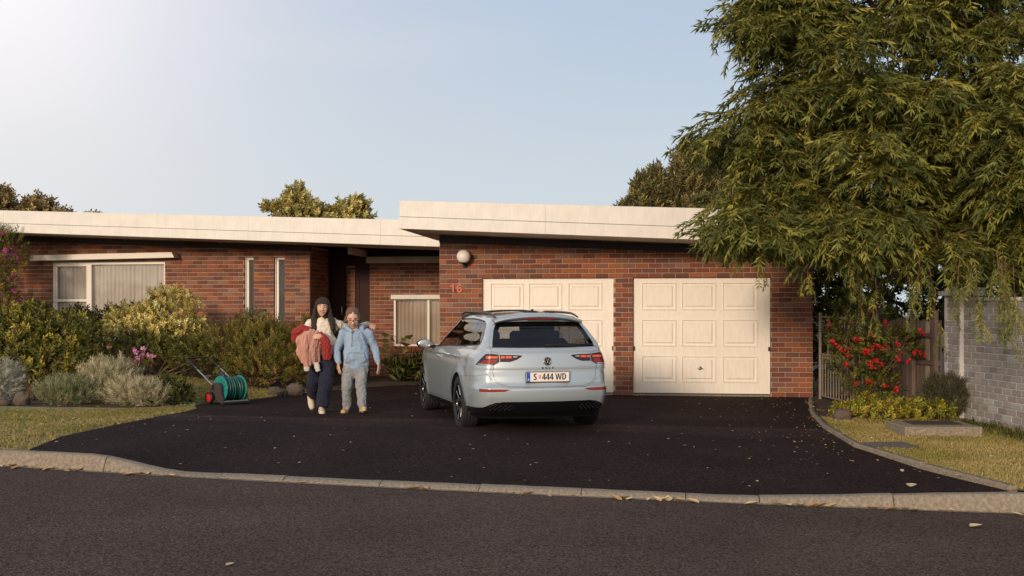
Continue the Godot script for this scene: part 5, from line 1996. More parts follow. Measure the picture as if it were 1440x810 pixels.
# ---------------------------------------------------------------- plants
# small leafy sprigs, about one unit long, growing up their own y axis
func sprig(leaves: int, l: float, w: float, spread: float, bend: float, seed_: int, start := 0.1) -> ArrayMesh:
	var r := RandomNumberGenerator.new()
	r.seed = seed_
	var mb := MB.new()
	mb.colored = true
	for i in leaves:
		var h := lerpf(start, 0.92, float(i) / leaves)
		var a := i * 2.4 + r.randf() * 0.5
		var out := Vector3(cos(a), 0, sin(a))
		var d := (out * spread * r.randf_range(0.7, 1.2) + Vector3.UP * r.randf_range(0.3, 1.0)).normalized()
		var k := r.randf_range(0.75, 1.2)
		mb.col = Color(k, k, k * r.randf_range(0.85, 1.1))
		mb.leaf(Vector3(0, h, 0) + out * 0.02, d, d.cross(Vector3.UP) + rand_dir() * 0.35, l * r.randf_range(0.7, 1.15), w, bend)
	return mb.mesh()


# a hanging willow-like spray along -y with narrow leaves that droop
func hanging_spray(seed_: int) -> ArrayMesh:
	var r := RandomNumberGenerator.new()
	r.seed = seed_
	var mb := MB.new()
	mb.colored = true
	var p := Vector3.ZERO
	var d := Vector3(0.85, 0.2, 0).normalized()
	var pts := [p]
	for i in 6:
		d = (d + Vector3(r.randf_range(-0.10, 0.10), -0.17, r.randf_range(-0.15, 0.15))).normalized()
		p += d * 0.065
		pts.append(p)
	for i in range(1, 7):
		var t: Vector3 = (pts[i] - pts[i - 1]).normalized()
		var side := t.cross(Vector3.UP).normalized()
		for s in ([-1.0, 1.0, 0.0] if i < 6 else [-1.0, -0.4, 0.4, 1.0, 0.0]):
			if i < 3 and r.randf() < 0.4:
				continue
			var dir: Vector3 = (t * r.randf_range(0.4, 0.9) + side * s * r.randf_range(0.5, 1.0) + Vector3.DOWN * r.randf_range(0.0, 0.45) + rand_dir() * 0.22).normalized()
			var k := r.randf_range(0.7, 1.25)
			mb.col = Color(k, k, k)
			mb.leaf(pts[i], dir, side.cross(dir) * 0.4 + t * 0.7 + rand_dir() * 0.5, r.randf_range(0.095, 0.155), 0.024, 0.16, 0.38)
	mb.col = Color(0.9, 0.55, 0.35)
	mb.tube(pts, [0.004, 0.003, 0.002], 4, false)
	return mb.mesh()


func strap_tuft(blades: int, l: float, w: float, lean: float, seed_: int) -> ArrayMesh:
	var r := RandomNumberGenerator.new()
	r.seed = seed_
	var mb := MB.new()
	mb.colored = true
	for i in blades:
		var a := r.randf() * TAU
		var out := Vector3(cos(a), 0, sin(a))
		var side := Vector3(-sin(a), 0, cos(a))
		var ll := l * r.randf_range(0.6, 1.1)
		var ln := lean * r.randf_range(0.3, 1.2)
		var p0 := out * r.randf() * 0.03 * l
		var p1 := p0 + Vector3.UP * ll * 0.55 + out * ll * ln * 0.25
		var p2 := p0 + Vector3.UP * ll * (1.0 - ln * 0.35) + out * ll * ln * 0.8
		var k := r.randf_range(0.75, 1.2)
		mb.col = Color(k, k, k)
		var n := (out * 0.5 + Vector3.UP * 0.6 + rand_dir() * 0.4).normalized()
		mb.tri_n(p0 - side * w, p0 + side * w, p1 + side * w * 0.8, n, n, n)
		mb.tri_n(p0 - side * w, p1 + side * w * 0.8, p1 - side * w * 0.8, n, n, n)
		mb.tri_n(p1 - side * w * 0.8, p1 + side * w * 0.8, p2, n, n, n)
	return mb.mesh()


func flower_head(petals: int, seed_: int) -> ArrayMesh:
	var r := RandomNumberGenerator.new()
	r.seed = seed_
	var mb := MB.new()
	mb.colored = true
	for i in petals:
		var d := Vector3(r.randf_range(-1, 1), r.randf_range(-0.2, 1), r.randf_range(-1, 1)).normalized()
		var k := r.randf_range(0.7, 1.2)
		mb.col = Color(k, k, k)
		mb.leaf(d * 0.1, (d + rand_dir() * 0.3).normalized(), d.cross(rand_dir()), r.randf_range(0.5, 0.9), r.randf_range(0.4, 0.6), 0.25, 0.55)
	return mb.mesh()


func pick(pal: Array) -> Color:
	var c: Color = pal[rng.randi() % pal.size()]
	var k := rng.randf_range(0.75, 1.25)
	return Color(c.r * k, c.g * k, c.b * k)


# sprigs through the outer part of some ellipsoids [centre, radii]; returns places
func crown_places(blobs: Array, count: int, size: Vector2, upward: float, inner := 0.55) -> Array:
	var out := []
	var total := 0.0
	for b in blobs:
		total += b[1].x * b[1].y + b[1].y * b[1].z + b[1].x * b[1].z
	for b in blobs:
		var share: float = (b[1].x * b[1].y + b[1].y * b[1].z + b[1].x * b[1].z) / total
		for i in int(count * share):
			var d := rand_dir()
			if d.y < -0.35 and rng.randf() < 0.6:
				d.y = -d.y
			var rr := lerpf(inner, 1.04, sqrt(rng.randf())) * rng.randf_range(0.88, 1.08)
			var p: Vector3 = b[0] + d * b[1] * rr
			var up := (d * 0.8 + Vector3.UP * upward + rand_dir() * 0.45).normalized()
			var x := up.cross(rand_dir()).normalized()
			var s := rng.randf_range(size.x, size.y)
			out.append(Transform3D(Basis(x, up, x.cross(up)).scaled(Vector3.ONE * s), p - up * s * 0.4))
	return out


func shrub(called: String, label: String, category: String, at: Vector3, blobs: Array, mesh_: ArrayMesh, m: Material, count: int, size: Vector2, pal: Array, upward := 0.5, flowers: Array = [], group := "") -> Node3D:
	var o := thing(called, label, category, at, 0.0, group)
	var st := MB.new()
	for b in blobs:
		for k in 4:
			var tip: Vector3 = b[0] + rand_dir() * b[1] * 0.7
			var mid := Vector3(tip.x * 0.45, tip.y * 0.5, tip.z * 0.45) + rand_dir() * 0.05
			st.tube([Vector3(rng.randf_range(-0.05, 0.05), -0.02, rng.randf_range(-0.05, 0.05)), mid, tip], [0.018, 0.011, 0.004], 5, false)
	part("stems", st, M.twig, o)
	var places := crown_places(blobs, count, size, upward)
	var tints := []
	for p in places:
		tints.append(pick(pal))
	scatter("foliage", mesh_, m, places, tints, o)
	if flowers.size():
		# [mesh, count, size, palette, material]
		var fp := crown_places(blobs, flowers[1], flowers[2], 0.8, 0.95)
		var ft := []
		for p in fp:
			ft.append(pick(flowers[3]))
		scatter("flowers", flowers[0], M.petal, fp, ft, o)
	return o


func tree(called: String, label: String, at: Vector3, height: float, blobs: Array, mesh_: ArrayMesh, count: int, size: Vector2, pal: Array, trunk_r := 0.22, upward := 0.4, inner := 0.5, group := "") -> void:
	var o := thing(called, label, "tree", at, 0.0, group)
	var tr := MB.new()
	var fork := Vector3(rng.randf_range(-0.2, 0.2), height * 0.35, rng.randf_range(-0.2, 0.2))
	tr.tube([Vector3(0, -0.6, 0), fork * 0.5, fork], [trunk_r * 1.25, trunk_r, trunk_r * 0.85], 10, false)
	for b in blobs:
		var mid: Vector3 = fork.lerp(b[0], 0.5) + rand_dir() * 0.15
		tr.tube([fork - Vector3(0, 0.1, 0), mid, b[0] + Vector3(0, b[1].y * 0.4, 0)], [trunk_r * 0.6, trunk_r * 0.35, trunk_r * 0.1], 6, false)
	part("trunk", tr, M.bark, o)
	var places := crown_places(blobs, count, size, upward, inner)
	var tints := []
	for p in places:
		tints.append(pick(pal))
	scatter("crown", mesh_, M.dull_leaf, places, tints, o)


func build_big_tree() -> void:
	var o := thing("willow_leaved_tree", "large tree with drooping narrow yellow green leaves hanging over the garage roof and garden wall", "tree", Vector3(9.7, -0.05, 1.2))
	var at := o.position
	# masses of the crown: centre, radii (in the world)
	var mass := [[Vector3(7.2, 3.75, 4.0), Vector3(1.75, 1.75, 1.5)], [Vector3(5.5, 2.70, 4.55), Vector3(0.76, 0.44, 0.75)], [Vector3(5.55, 5.0, 4.75), Vector3(0.70, 0.75, 0.8)], [Vector3(5.12, 4.0, 4.5), Vector3(0.52, 0.50, 0.6)], [Vector3(7.3, 6.2, 3.5), Vector3(2.2, 1.5, 1.8)], [Vector3(9.3, 3.9, 3.7), Vector3(1.9, 2.0, 1.7)], [Vector3(7.95, 2.45, 4.6), Vector3(0.85, 0.42, 0.9)], [Vector3(6.55, 2.5, 4.4), Vector3(0.95, 0.38, 0.8)], [Vector3(5.4, 3.25, 4.3), Vector3(0.48, 0.52, 0.6)], [Vector3(6.1, 4.6, 4.6), Vector3(1.0, 1.0, 1.0)], [Vector3(6.1, 3.3, 4.6), Vector3(0.9, 0.9, 1.0)], [Vector3(10.2, 6.5, 2.5), Vector3(2.4, 1.8, 2.2)], [Vector3(6.1, 6.3, 4.6), Vector3(1.0, 1.1, 1.0)], [Vector3(9.0, 2.5, 2.0), Vector3(1.4, 0.9, 1.4)], [Vector3(7.6, 2.7, 2.2), Vector3(1.3, 0.8, 1.2)], [Vector3(8.0, 3.7, 4.9), Vector3(0.85, 0.85, 0.7)], [Vector3(7.7, 5.2, 4.7), Vector3(0.95, 0.8, 0.8)], [Vector3(8.8, 3.0, 4.8), Vector3(0.9, 0.7, 0.8)], [Vector3(5.15, 2.55, 4.8), Vector3(0.45, 0.38, 0.5)], [Vector3(5.3, 5.4, 4.8), Vector3(0.5, 0.55, 0.6)]]
	# smaller tufts spread through them
	var tufts := []
	for k in mass.size():
		var m: Array = mass[k]
		var n := int(4.5 + 8.0 * m[1].x * m[1].y)
		for i in n:
			var d := rand_dir()
			var p: Vector3 = m[0] + d * m[1] * pow(rng.randf(), 0.4) * 0.92
			tufts.append([p, rng.randf_range(0.22, 0.40)])
	var wood := MB.new()
	var fork := Vector3(-0.9, 2.6, 0.7)
	wood.tube([Vector3(0, -0.4, 0), Vector3(-0.15, 0.9, 0.1), Vector3(-0.45, 1.8, 0.35), fork], [0.17, 0.14, 0.13, 0.11], 12, false)
	wood.tube([Vector3(0.55, -0.4, 0.3), Vector3(0.5, 1.0, 0.4), Vector3(0.45, 2.2, 0.7), Vector3(0.3, 3.6, 1.2)], [0.13, 0.11, 0.10, 0.08], 12, false)
	part("trunk", wood, M.bark, o)
	for k in mass.size():
		var limb := MB.new()
		var c: Vector3 = mass[k][0] - at
		var mid := fork.lerp(c, 0.55) + Vector3(0, 0.35, 0) + rand_dir() * 0.2
		limb.tube([fork - Vector3(0, 0.15, 0), fork.lerp(mid, 0.5) + Vector3(0, 0.1, 0), mid, c, c + (c - mid) * 0.15 + Vector3(0, -0.12, 0)], [0.085, 0.06, 0.042, 0.028, 0.010], 7, false)
		for t in tufts:
			if (t[0] - mass[k][0]).length() < mass[k][1].x * 0.95 and rng.randf() < 0.6:
				var e: Vector3 = t[0] - at
				limb.tube([c.lerp(mid, 0.3), c.lerp(e, 0.5) + Vector3(0, 0.12, 0), e], [0.018, 0.012, 0.004], 5, false)
		part("limb", limb, M.bark_red, o)
	var sprays := [hanging_spray(1), hanging_spray(2), hanging_spray(3), hanging_spray(4)]
	var all := []
	for t in tufts:
		for i in int(66.0 * t[1] / 0.3):
			var d := rand_dir()
			d.y = d.y * 0.7 - 0.05
			var p: Vector3 = t[0] + d * t[1] * rng.randf_range(0.2, 1.15)
			var yaw := atan2(-d.z, d.x) + rng.randf_range(-0.7, 0.7)
			var s := rng.randf_range(0.75, 1.15)
			var bs := Basis(Vector3.UP, yaw) * Basis(Vector3(0, 0, 1), rng.randf_range(-0.6, 0.5)) * Basis(Vector3.RIGHT, rng.randf_range(-0.3, 0.3))
			all.append([Transform3D(bs.scaled(Vector3.ONE * s), p - at), p.distance_to(EYE), rng.randi() % 4])
	# long trailing strands in front of the garden wall and at the lower edge
	for st in [[Vector3(7.35, 2.0, 6.3), 0.75], [Vector3(7.62, 2.0, 6.6), 0.98], [Vector3(7.72, 1.95, 6.7), 0.78], [Vector3(7.45, 2.05, 6.2), 0.55], [Vector3(6.4, 1.95, 4.9), 0.75], [Vector3(6.6, 1.9, 5.0), 0.62], [Vector3(7.0, 1.9, 5.0), 0.6], [Vector3(7.2, 2.0, 5.2), 0.85], [Vector3(5.2, 2.4, 4.9), 0.45], [Vector3(5.75, 2.3, 4.9), 0.5], [Vector3(8.0, 2.1, 6.9), 0.9], [Vector3(7.9, 2.1, 5.8), 0.6], [Vector3(7.0, 2.1, 5.6), 0.5], [Vector3(8.2, 2.15, 6.2), 0.7], [Vector3(6.2, 2.2, 5.2), 0.5], [Vector3(7.5, 2.1, 5.4), 0.7], [Vector3(7.75, 2.15, 6.0), 0.8]]:
		var strand := MB.new()
		var pts := []
		var bx_ := rng.randf_range(-0.08, 0.08)
		for i in 6:
			pts.append(st[0] + Vector3(bx_ * i * 0.3, -st[1] * i / 5.0, 0.03 * i) - at)
		strand.tube(pts, [0.007, 0.003], 4, false)
		part("trailing_twig", strand, M.bark_red, o)
		for i in int(st[1] * 17):
			var f := rng.randf()
			var p: Vector3 = st[0] + Vector3(bx_ * f * 1.5, -st[1] * f, 0.15 * f)
			all.append([Transform3D((Basis(Vector3.UP, rng.randf() * TAU) * Basis(Vector3(0, 0, 1), rng.randf_range(-1.1, -0.6))).scaled(Vector3.ONE * rng.randf_range(0.45, 0.65)), p - at), 3.0 + rng.randf() * 12.0, rng.randi() % 4])
	all.sort_custom(func(a, b): return a[1] < b[1])
	var pal := [Color(0.31, 0.29, 0.06), Color(0.225, 0.23, 0.052), Color(0.165, 0.18, 0.045), Color(0.12, 0.138, 0.038), Color(0.195, 0.205, 0.048), Color(0.09, 0.11, 0.034)]
	var tones := []
	for c in pal:
		var m: StandardMaterial3D = M.leaf.duplicate()
		m.albedo_color = lin(c.r, c.g, c.b)
		tones.append(m)
	var places := [[], [], [], []]
	var tints := [[], [], [], []]
	for i in all.size():
		if i < 290:
			var q := obj("leaf_spray", sprays[all[i][2]], tones[rng.randi() % 6], o)
			q.transform = all[i][0]
		else:
			places[all[i][2]].append(all[i][0])
			tints[all[i][2]].append(pick(pal))
	for k in 4:
		scatter("crown", sprays[k], M.leaf, places[k], tints[k], o)


func build_garden() -> void:
	mat("bark_red", lin(0.15, 0.065, 0.04), 0.85)
	var fine := sprig(16, 0.34, 0.085, 0.9, 0.15, 31)
	var broad := sprig(12, 0.42, 0.20, 1.0, 0.2, 32)
	var round_leaf := sprig(14, 0.32, 0.21, 1.1, 0.1, 33)
	var needle := sprig(26, 0.36, 0.035, 0.55, 0.05, 34)
	var tuft := strap_tuft(9, 1.0, 0.035, 0.9, 35)
	var head := flower_head(9, 36)
	var green := [Color(0.112, 0.121, 0.025), Color(0.153, 0.158, 0.028), Color(0.205, 0.186, 0.031), Color(0.092, 0.094, 0.023)]
	var yellow_green := [Color(0.33, 0.28, 0.045), Color(0.20, 0.19, 0.035), Color(0.12, 0.125, 0.03), Color(0.085, 0.09, 0.022), Color(0.10, 0.10, 0.024), Color(0.46, 0.37, 0.055)]
	var dark := [Color(0.057, 0.067, 0.020), Color(0.082, 0.084, 0.025), Color(0.103, 0.102, 0.031)]
	var cream := [Color(0.800, 0.624, 0.221), Color(0.618, 0.484, 0.143), Color(0.532, 0.428, 0.109), Color(0.327, 0.298, 0.078), Color(0.800, 0.733, 0.312)]
	var silver := [Color(0.553, 0.484, 0.310), Color(0.450, 0.409, 0.256), Color(0.566, 0.484, 0.325), Color(0.327, 0.307, 0.171)]
	var mauve := [Color(0.652, 0.296, 0.468), Color(0.755, 0.390, 0.520), Color(0.573, 0.260, 0.434)]
	var olive := [Color(0.205, 0.158, 0.034), Color(0.267, 0.196, 0.039), Color(0.153, 0.131, 0.031), Color(0.306, 0.186, 0.046)]
	var g := func(u: float, n: float) -> Vector3: return Vector3(u, lawn_y(u, n), n)
	# along the front wall, left to right
	shrub("bougainvillea", "tall bougainvillea with magenta flowers at the left end of the house wall", "shrub", g.call(-9.85, -1.9), [[Vector3(-0.5, 1.9, 0), Vector3(0.9, 1.0, 0.6)], [Vector3(0.05, 1.15, 0.2), Vector3(0.7, 0.8, 0.5)], [Vector3(0.15, 2.4, 0.1), Vector3(0.55, 0.6, 0.5)]], fine, M.leaf, 1000, Vector2(0.16, 0.26), green + yellow_green, 0.4, [head, 260, Vector2(0.035, 0.075), [Color(0.468, 0.039, 0.312), Color(0.585, 0.065, 0.338), Color(0.403, 0.031, 0.310)]])
	shrub("golden_shrub", "wide yellow green leafy shrub below the left end of the wide window", "shrub", g.call(-6.95, 1.0), [[Vector3(-0.55, 0.75, 0), Vector3(0.75, 0.6, 0.55)], [Vector3(0.35, 0.70, 0.0), Vector3(0.75, 0.55, 0.55)], [Vector3(-0.3, 1.15, -0.1), Vector3(0.45, 0.30, 0.4)], [Vector3(0.0, 0.45, 0.25), Vector3(1.1, 0.4, 0.5)]], broad, M.leaf, 1150, Vector2(0.15, 0.24), yellow_green, 0.7)
	shrub("dark_shrub", "dark green shrub under the window behind the yellow green one", "shrub", g.call(-6.85, -1.3), [[Vector3(0, 0.75, 0), Vector3(0.75, 0.55, 0.5)], [Vector3(0.5, 0.9, -0.1), Vector3(0.5, 0.42, 0.4)], [Vector3(-0.8, 0.75, 0), Vector3(0.6, 0.5, 0.4)]], broad, M.leaf, 650, Vector2(0.15, 0.22), dark, 0.6)
	shrub("leafy_shrub", "slender dark shrub rising before the right edge of the wide window", "shrub", g.call(-6.1, -1.7), [[Vector3(0, 1.05, 0), Vector3(0.28, 0.55, 0.25)], [Vector3(0.05, 0.6, 0), Vector3(0.35, 0.5, 0.3)]], broad, M.leaf, 130, Vector2(0.16, 0.24), dark, 0.7)
	shrub("variegated_shrub", "cream and green variegated shrub in front of the brick wall beside the wide window", "shrub", g.call(-5.65, -0.95), [[Vector3(0.12, 1.05, 0), Vector3(0.66, 0.62, 0.5)], [Vector3(-0.62, 0.88, 0.1), Vector3(0.62, 0.48, 0.45)], [Vector3(0.45, 0.68, 0.2), Vector3(0.52, 0.45, 0.4)], [Vector3(-0.2, 0.75, 0.3), Vector3(0.85, 0.38, 0.35)]], round_leaf, M.leaf, 1150, Vector2(0.12, 0.19), cream, 0.8)
	shrub("low_green_shrub", "low dark green shrub at the foot of the variegated shrub", "shrub", g.call(-5.5, -0.35), [[Vector3(-0.2, 0.42, 0), Vector3(0.85, 0.38, 0.4)], [Vector3(0.7, 0.35, 0.0), Vector3(0.5, 0.32, 0.35)]], fine, M.leaf, 650, Vector2(0.13, 0.2), dark + green, 0.8)
	shrub("hedge_shrub", "big loose olive green shrub below the two slit windows", "shrub", g.call(-3.75, -0.75), [[Vector3(-0.55, 0.62, 0.1), Vector3(0.65, 0.55, 0.55)], [Vector3(0.25, 0.62, 0.1), Vector3(0.75, 0.58, 0.6)], [Vector3(0.85, 0.58, -0.1), Vector3(0.55, 0.55, 0.5)], [Vector3(-0.1, 0.95, -0.3), Vector3(0.6, 0.35, 0.4)], [Vector3(0.3, 0.35, 0.45), Vector3(0.8, 0.3, 0.4)]], fine, M.leaf, 1700, Vector2(0.13, 0.22), olive + green, 0.7)
	shrub("round_shrub", "small round grey green shrub between the two slit windows above the hedge", "shrub", g.call(-4.2, -1.9), [[Vector3(0, 1.08, 0), Vector3(0.38, 0.33, 0.35)], [Vector3(0, 0.7, 0), Vector3(0.3, 0.4, 0.3)]], round_leaf, M.leaf, 420, Vector2(0.07, 0.11), [Color(0.264, 0.248, 0.124), Color(0.171, 0.178, 0.078), Color(0.101, 0.109, 0.046), Color(0.372, 0.326, 0.202)], 0.8)
	shrub("pale_flowered_shrub", "green shrub with pale pink blossom beside the brick corner by the entrance", "shrub", g.call(-2.85, -1.7), [[Vector3(0, 0.95, 0), Vector3(0.45, 0.42, 0.4)], [Vector3(0.1, 0.5, 0.1), Vector3(0.5, 0.45, 0.45)]], fine, M.leaf, 480, Vector2(0.12, 0.2), green, 0.7, [head, 70, Vector2(0.03, 0.05), [Color(0.650, 0.520, 0.429), Color(0.585, 0.429, 0.364)]])
	# silver bushes at the edge of the front lawn
	shrub("silver_bush", "large mound of silver grey foliage with mauve flowers at the lawn edge", "shrub", g.call(-4.7, 2.95), [[Vector3(0, 0.34, 0), Vector3(0.44, 0.34, 0.4)], [Vector3(-0.05, 0.18, 0.1), Vector3(0.46, 0.22, 0.4)]], needle, M.dull_leaf, 620, Vector2(0.15, 0.24), silver, 1.0, [head, 26, Vector2(0.018, 0.032), mauve])
	shrub("silver_bush", "low silver grey bush with mauve flower spikes right of the large silver mound", "shrub", g.call(-4.05, 3.4), [[Vector3(0, 0.17, 0), Vector3(0.42, 0.21, 0.33)], [Vector3(0.25, 0.14, 0.05), Vector3(0.28, 0.2, 0.28)]], needle, M.dull_leaf, 420, Vector2(0.13, 0.22), silver, 0.8, [head, 55, Vector2(0.018, 0.032), mauve])
	shrub("silver_bush", "low grey green bush left of the large silver mound beside bare soil", "shrub", g.call(-5.15, 3.45), [[Vector3(0, 0.16, 0), Vector3(0.42, 0.22, 0.33)]], needle, M.dull_leaf, 330, Vector2(0.15, 0.25), [Color(0.264, 0.279, 0.139), Color(0.341, 0.341, 0.202), Color(0.186, 0.202, 0.093)], 1.0, [head, 12, Vector2(0.018, 0.03), mauve])
	shrub("silver_bush", "pale silver bush at the far left edge of the flower bed", "shrub", g.call(-6.6, 3.0), [[Vector3(0, 0.3, 0), Vector3(0.36, 0.32, 0.35)], [Vector3(-0.3, 0.2, 0), Vector3(0.4, 0.3, 0.35)]], needle, M.dull_leaf, 330, Vector2(0.16, 0.28), [Color(0.546, 0.520, 0.468), Color(0.442, 0.429, 0.364), Color(0.388, 0.388, 0.295)], 0.4, [head, 8, Vector2(0.02, 0.03), [Color(0.260, 0.169, 0.468)]])
	var red_tuft := thing("red_grass", "reddish spiky grass clump between the silver bushes and the yellow green shrub", "grass clump", g.call(-5.75, 2.6))
	var rp_ := []
	var rt := []
	for i in 60:
		rp_.append(Transform3D(Basis(Vector3.UP, rng.randf() * TAU).scaled(Vector3.ONE * rng.randf_range(0.3, 0.58)), Vector3(rng.randf_range(-0.5, 0.45), 0, rng.randf_range(-0.25, 0.3))))
		rt.append(pick([Color(0.341, 0.109, 0.046), Color(0.403, 0.202, 0.062), Color(0.186, 0.093, 0.046)]))
	scatter("blades", strap_tuft(10, 1.0, 0.014, 0.7, 41), M.grass, rp_, rt, red_tuft)
	shrub("dark_low_bush", "low dark leafy bush left of the hose reel", "shrub", g.call(-3.72, 3.05), [[Vector3(0, 0.2, 0), Vector3(0.36, 0.22, 0.3)], [Vector3(0.22, 0.14, 0.05), Vector3(0.25, 0.17, 0.25)]], broad, M.leaf, 260, Vector2(0.10, 0.16), dark + green, 0.7)
	var pink := thing("pink_flowers", "tall thin stems with loose pink flower heads above the silver mound", "flowers", g.call(-4.33, 2.6))
	var pm := MB.new()
	var pp := []
	var pt := []
	for i in 11:
		var tip := Vector3(rng.randf_range(-0.24, 0.22), rng.randf_range(0.62, 0.86), rng.randf_range(-0.1, 0.15))
		pm.tube([Vector3(tip.x * 0.3, 0, tip.z * 0.3), Vector3(tip.x * 0.7, tip.y * 0.6, tip.z * 0.6), tip], [0.005, 0.004, 0.003], 5, false)
		for k in 5:
			pp.append(Transform3D(Basis(rand_dir(), rng.randf() * TAU).scaled(Vector3.ONE * rng.randf_range(0.03, 0.045)), tip + rand_dir() * 0.03))
			pt.append(pick([Color(0.780, 0.338, 0.546), Color(0.850, 0.442, 0.624), Color(0.650, 0.260, 0.468)]))
	part("stems", pm, M.twig, pink)
	scatter("flower_heads", head, M.petal, pp, pt, pink)
	var pot := thing("plastic_pot", "dark teal plastic pot behind the silver bushes", "plant pot", g.call(-4.22, 2.75))
	var pb := MB.new()
	pb.lathe([Vector2(0.001, 0.0), Vector2(0.07, 0.0), Vector2(0.095, 0.36), Vector2(0.105, 0.37), Vector2(0.105, 0.40), Vector2(0.092, 0.40), Vector2(0.08, 0.33), Vector2(0.001, 0.33)], 18)
	part("pot", pb, mat("teal_dark", lin(0.01, 0.06, 0.055), 0.4), pot)
	# by the porch wall
	shrub("porch_plant", "clump of dark strap leaves along the porch wall beside the car", "plant", g.call(-0.75, -3.2), [[Vector3(0.1, 0.30, 0), Vector3(0.65, 0.32, 0.35)], [Vector3(-0.5, 0.22, 0.1), Vector3(0.5, 0.25, 0.3)]], tuft, M.leaf, 200, Vector2(0.3, 0.5), dark + green, 1.0)
	var big := thing("broad_leaf_plant", "plant with large pale edged leaves under the porch window left corner", "plant", g.call(-1.75, -3.7))
	var bs := MB.new()
	for i in 26:
		var a := rng.randf() * TAU
		var hgt := rng.randf_range(0.35, 1.0)
		var out := Vector3(cos(a), 0, absf(sin(a))) * rng.randf_range(0.1, 0.32)
		bs.tube([Vector3.ZERO, out * 0.4 + Vector3.UP * hgt * 0.7, out + Vector3.UP * hgt], [0.008, 0.005, 0.003], 5, false)
		var lf := MB.new()
		lf.leaf(out + Vector3.UP * hgt, (out.normalized() + Vector3(0, rng.randf_range(-0.5, 0.3), 0.4)).normalized(), Vector3(-out.z, 0.2, out.x), rng.randf_range(0.18, 0.27), 0.13, 0.3, 0.45)
		var m: StandardMaterial3D = M.twig if false else leaf_tone(i % 3)
		part("leaf", lf, m, big)
	part("stems", bs, M.twig, big)
	# right side
	var rose := shrub("rose_bush", "rambling rose bush with red blooms beside the open gate", "rose bush", g.call(6.95, 2.3), [[Vector3(-0.15, 1.15, 0), Vector3(0.42, 0.42, 0.4)], [Vector3(-0.1, 0.7, 0.05), Vector3(0.45, 0.5, 0.4)], [Vector3(0.35, 0.95, 0.1), Vector3(0.40, 0.30, 0.35)], [Vector3(0.1, 0.35, 0.1), Vector3(0.4, 0.35, 0.35)]], broad, M.leaf, 620, Vector2(0.10, 0.17), dark + green + [Color(0.155, 0.093, 0.039)], 0.5)
	var rb := flower_head(16, 44)
	var red_mat := mat("rose_petal", lin(0.52, 0.02, 0.015), 0.6)
	for i in 36:
		var bl := obj("bloom", rb, red_mat, rose)
		var q := [Vector3(-0.15, 1.15, 0), Vector3(-0.1, 0.7, 0.05), Vector3(0.38, 0.98, 0.1), Vector3(0.1, 0.6, 0.1)][i % 4] as Vector3
		var d := Vector3(rng.randf_range(-1, 1), rng.randf_range(-0.7, 0.9), rng.randf_range(0.35, 1)).normalized()
		bl.transform = Transform3D(Basis(rand_dir(), rng.randf() * TAU).scaled(Vector3.ONE * rng.randf_range(0.055, 0.085)), q + d * Vector3(0.48, 0.42, 0.45))
	shrub("ground_cover", "bright yellow green nasturtium patch in front of the rose bush", "ground cover plant", g.call(7.15, 3.55), [[Vector3(-0.25, 0.10, 0), Vector3(0.42, 0.20, 0.4)], [Vector3(0.30, 0.08, 0.15), Vector3(0.45, 0.17, 0.35)], [Vector3(-0.62, 0.04, -0.2), Vector3(0.25, 0.12, 0.3)]], round_leaf, M.leaf, 380, Vector2(0.12, 0.2), [Color(0.390, 0.351, 0.046), Color(0.310, 0.310, 0.046), Color(0.468, 0.364, 0.052), Color(0.186, 0.186, 0.039)], 1.2, [head, 14, Vector2(0.03, 0.045), [Color(0.780, 0.286, 0.039), Color(0.780, 0.520, 0.065)]])
	shrub("lavender_bush", "dark upright lavender bush against the grey painted wall", "shrub", g.call(7.78, 3.45), [[Vector3(0, 0.22, 0), Vector3(0.25, 0.28, 0.32)]], needle, M.dull_leaf, 210, Vector2(0.22, 0.36), [Color(0.093, 0.093, 0.046), Color(0.139, 0.132, 0.078), Color(0.078, 0.070, 0.054)], 2.2)
	var back := shrub("passage_shrub", "yellow leafed bush behind the fence at the end of the side passage", "shrub", g.call(7.4, -1.6), [[Vector3(0, 1.2, 0), Vector3(0.8, 0.6, 0.5)], [Vector3(0, 0.6, 0), Vector3(0.8, 0.6, 0.5)], [Vector3(-0.1, 2.0, -0.4), Vector3(0.9, 0.65, 0.5)]], broad, M.leaf, 720, Vector2(0.18, 0.26), [Color(0.248, 0.232, 0.046), Color(0.372, 0.310, 0.062), Color(0.139, 0.139, 0.031)], 0.6)
	back.set_meta("category", "shrub")
	# grass: blades on the lawns, longer along edges
	var blade := strap_tuft(9, 1.0, 0.034, 1.2, 51)
	var left := []
	var lt := []
	var dry := FastNoiseLite.new()
	dry.frequency = 0.5
	dry.seed = 77
	var pal := [Color(0.44, 0.385, 0.10), Color(0.6, 0.47, 0.17), Color(0.72, 0.56, 0.24), Color(0.28, 0.28, 0.07)]
	var limit := drive_edge.slice(0, 14)
	for i in 46000:
		var p := Vector2(rng.randf_range(-9.5, -1.95), rng.randf_range(3.9, 9.48))
		if i > 34000:
			p = Vector2(rng.randf_range(-5.5, -2.6), rng.randf_range(-0.4, 3.2))
		if Geometry2D.is_point_in_polygon(p, drive_edge) or (i <= 34000 and p.x < -3.0 - (p.y - 3.9) * 1.5):
			continue
		var edge := p.distance_to(Vector2(-2.6, p.y)) < 0.12
		var s := rng.randf_range(0.022, 0.05) * (1.3 if edge else 1.0)
		left.append(Transform3D(Basis(Vector3.UP, rng.randf() * TAU).scaled(Vector3(s * 1.3, s, s * 1.3)), Vector3(p.x, lawn_y(p.x, p.y) - 0.002, p.y)))
		var k := clampf(dry.get_noise_2d(p.x, p.y) * 1.6 + 0.5 + (0.5 if p.y > 6.5 else 0.0), 0, 1)
		var c: Color = pal[0].lerp(pal[2], k * rng.randf_range(0.5, 1.0)) if rng.randf() < 0.75 else pal[3]
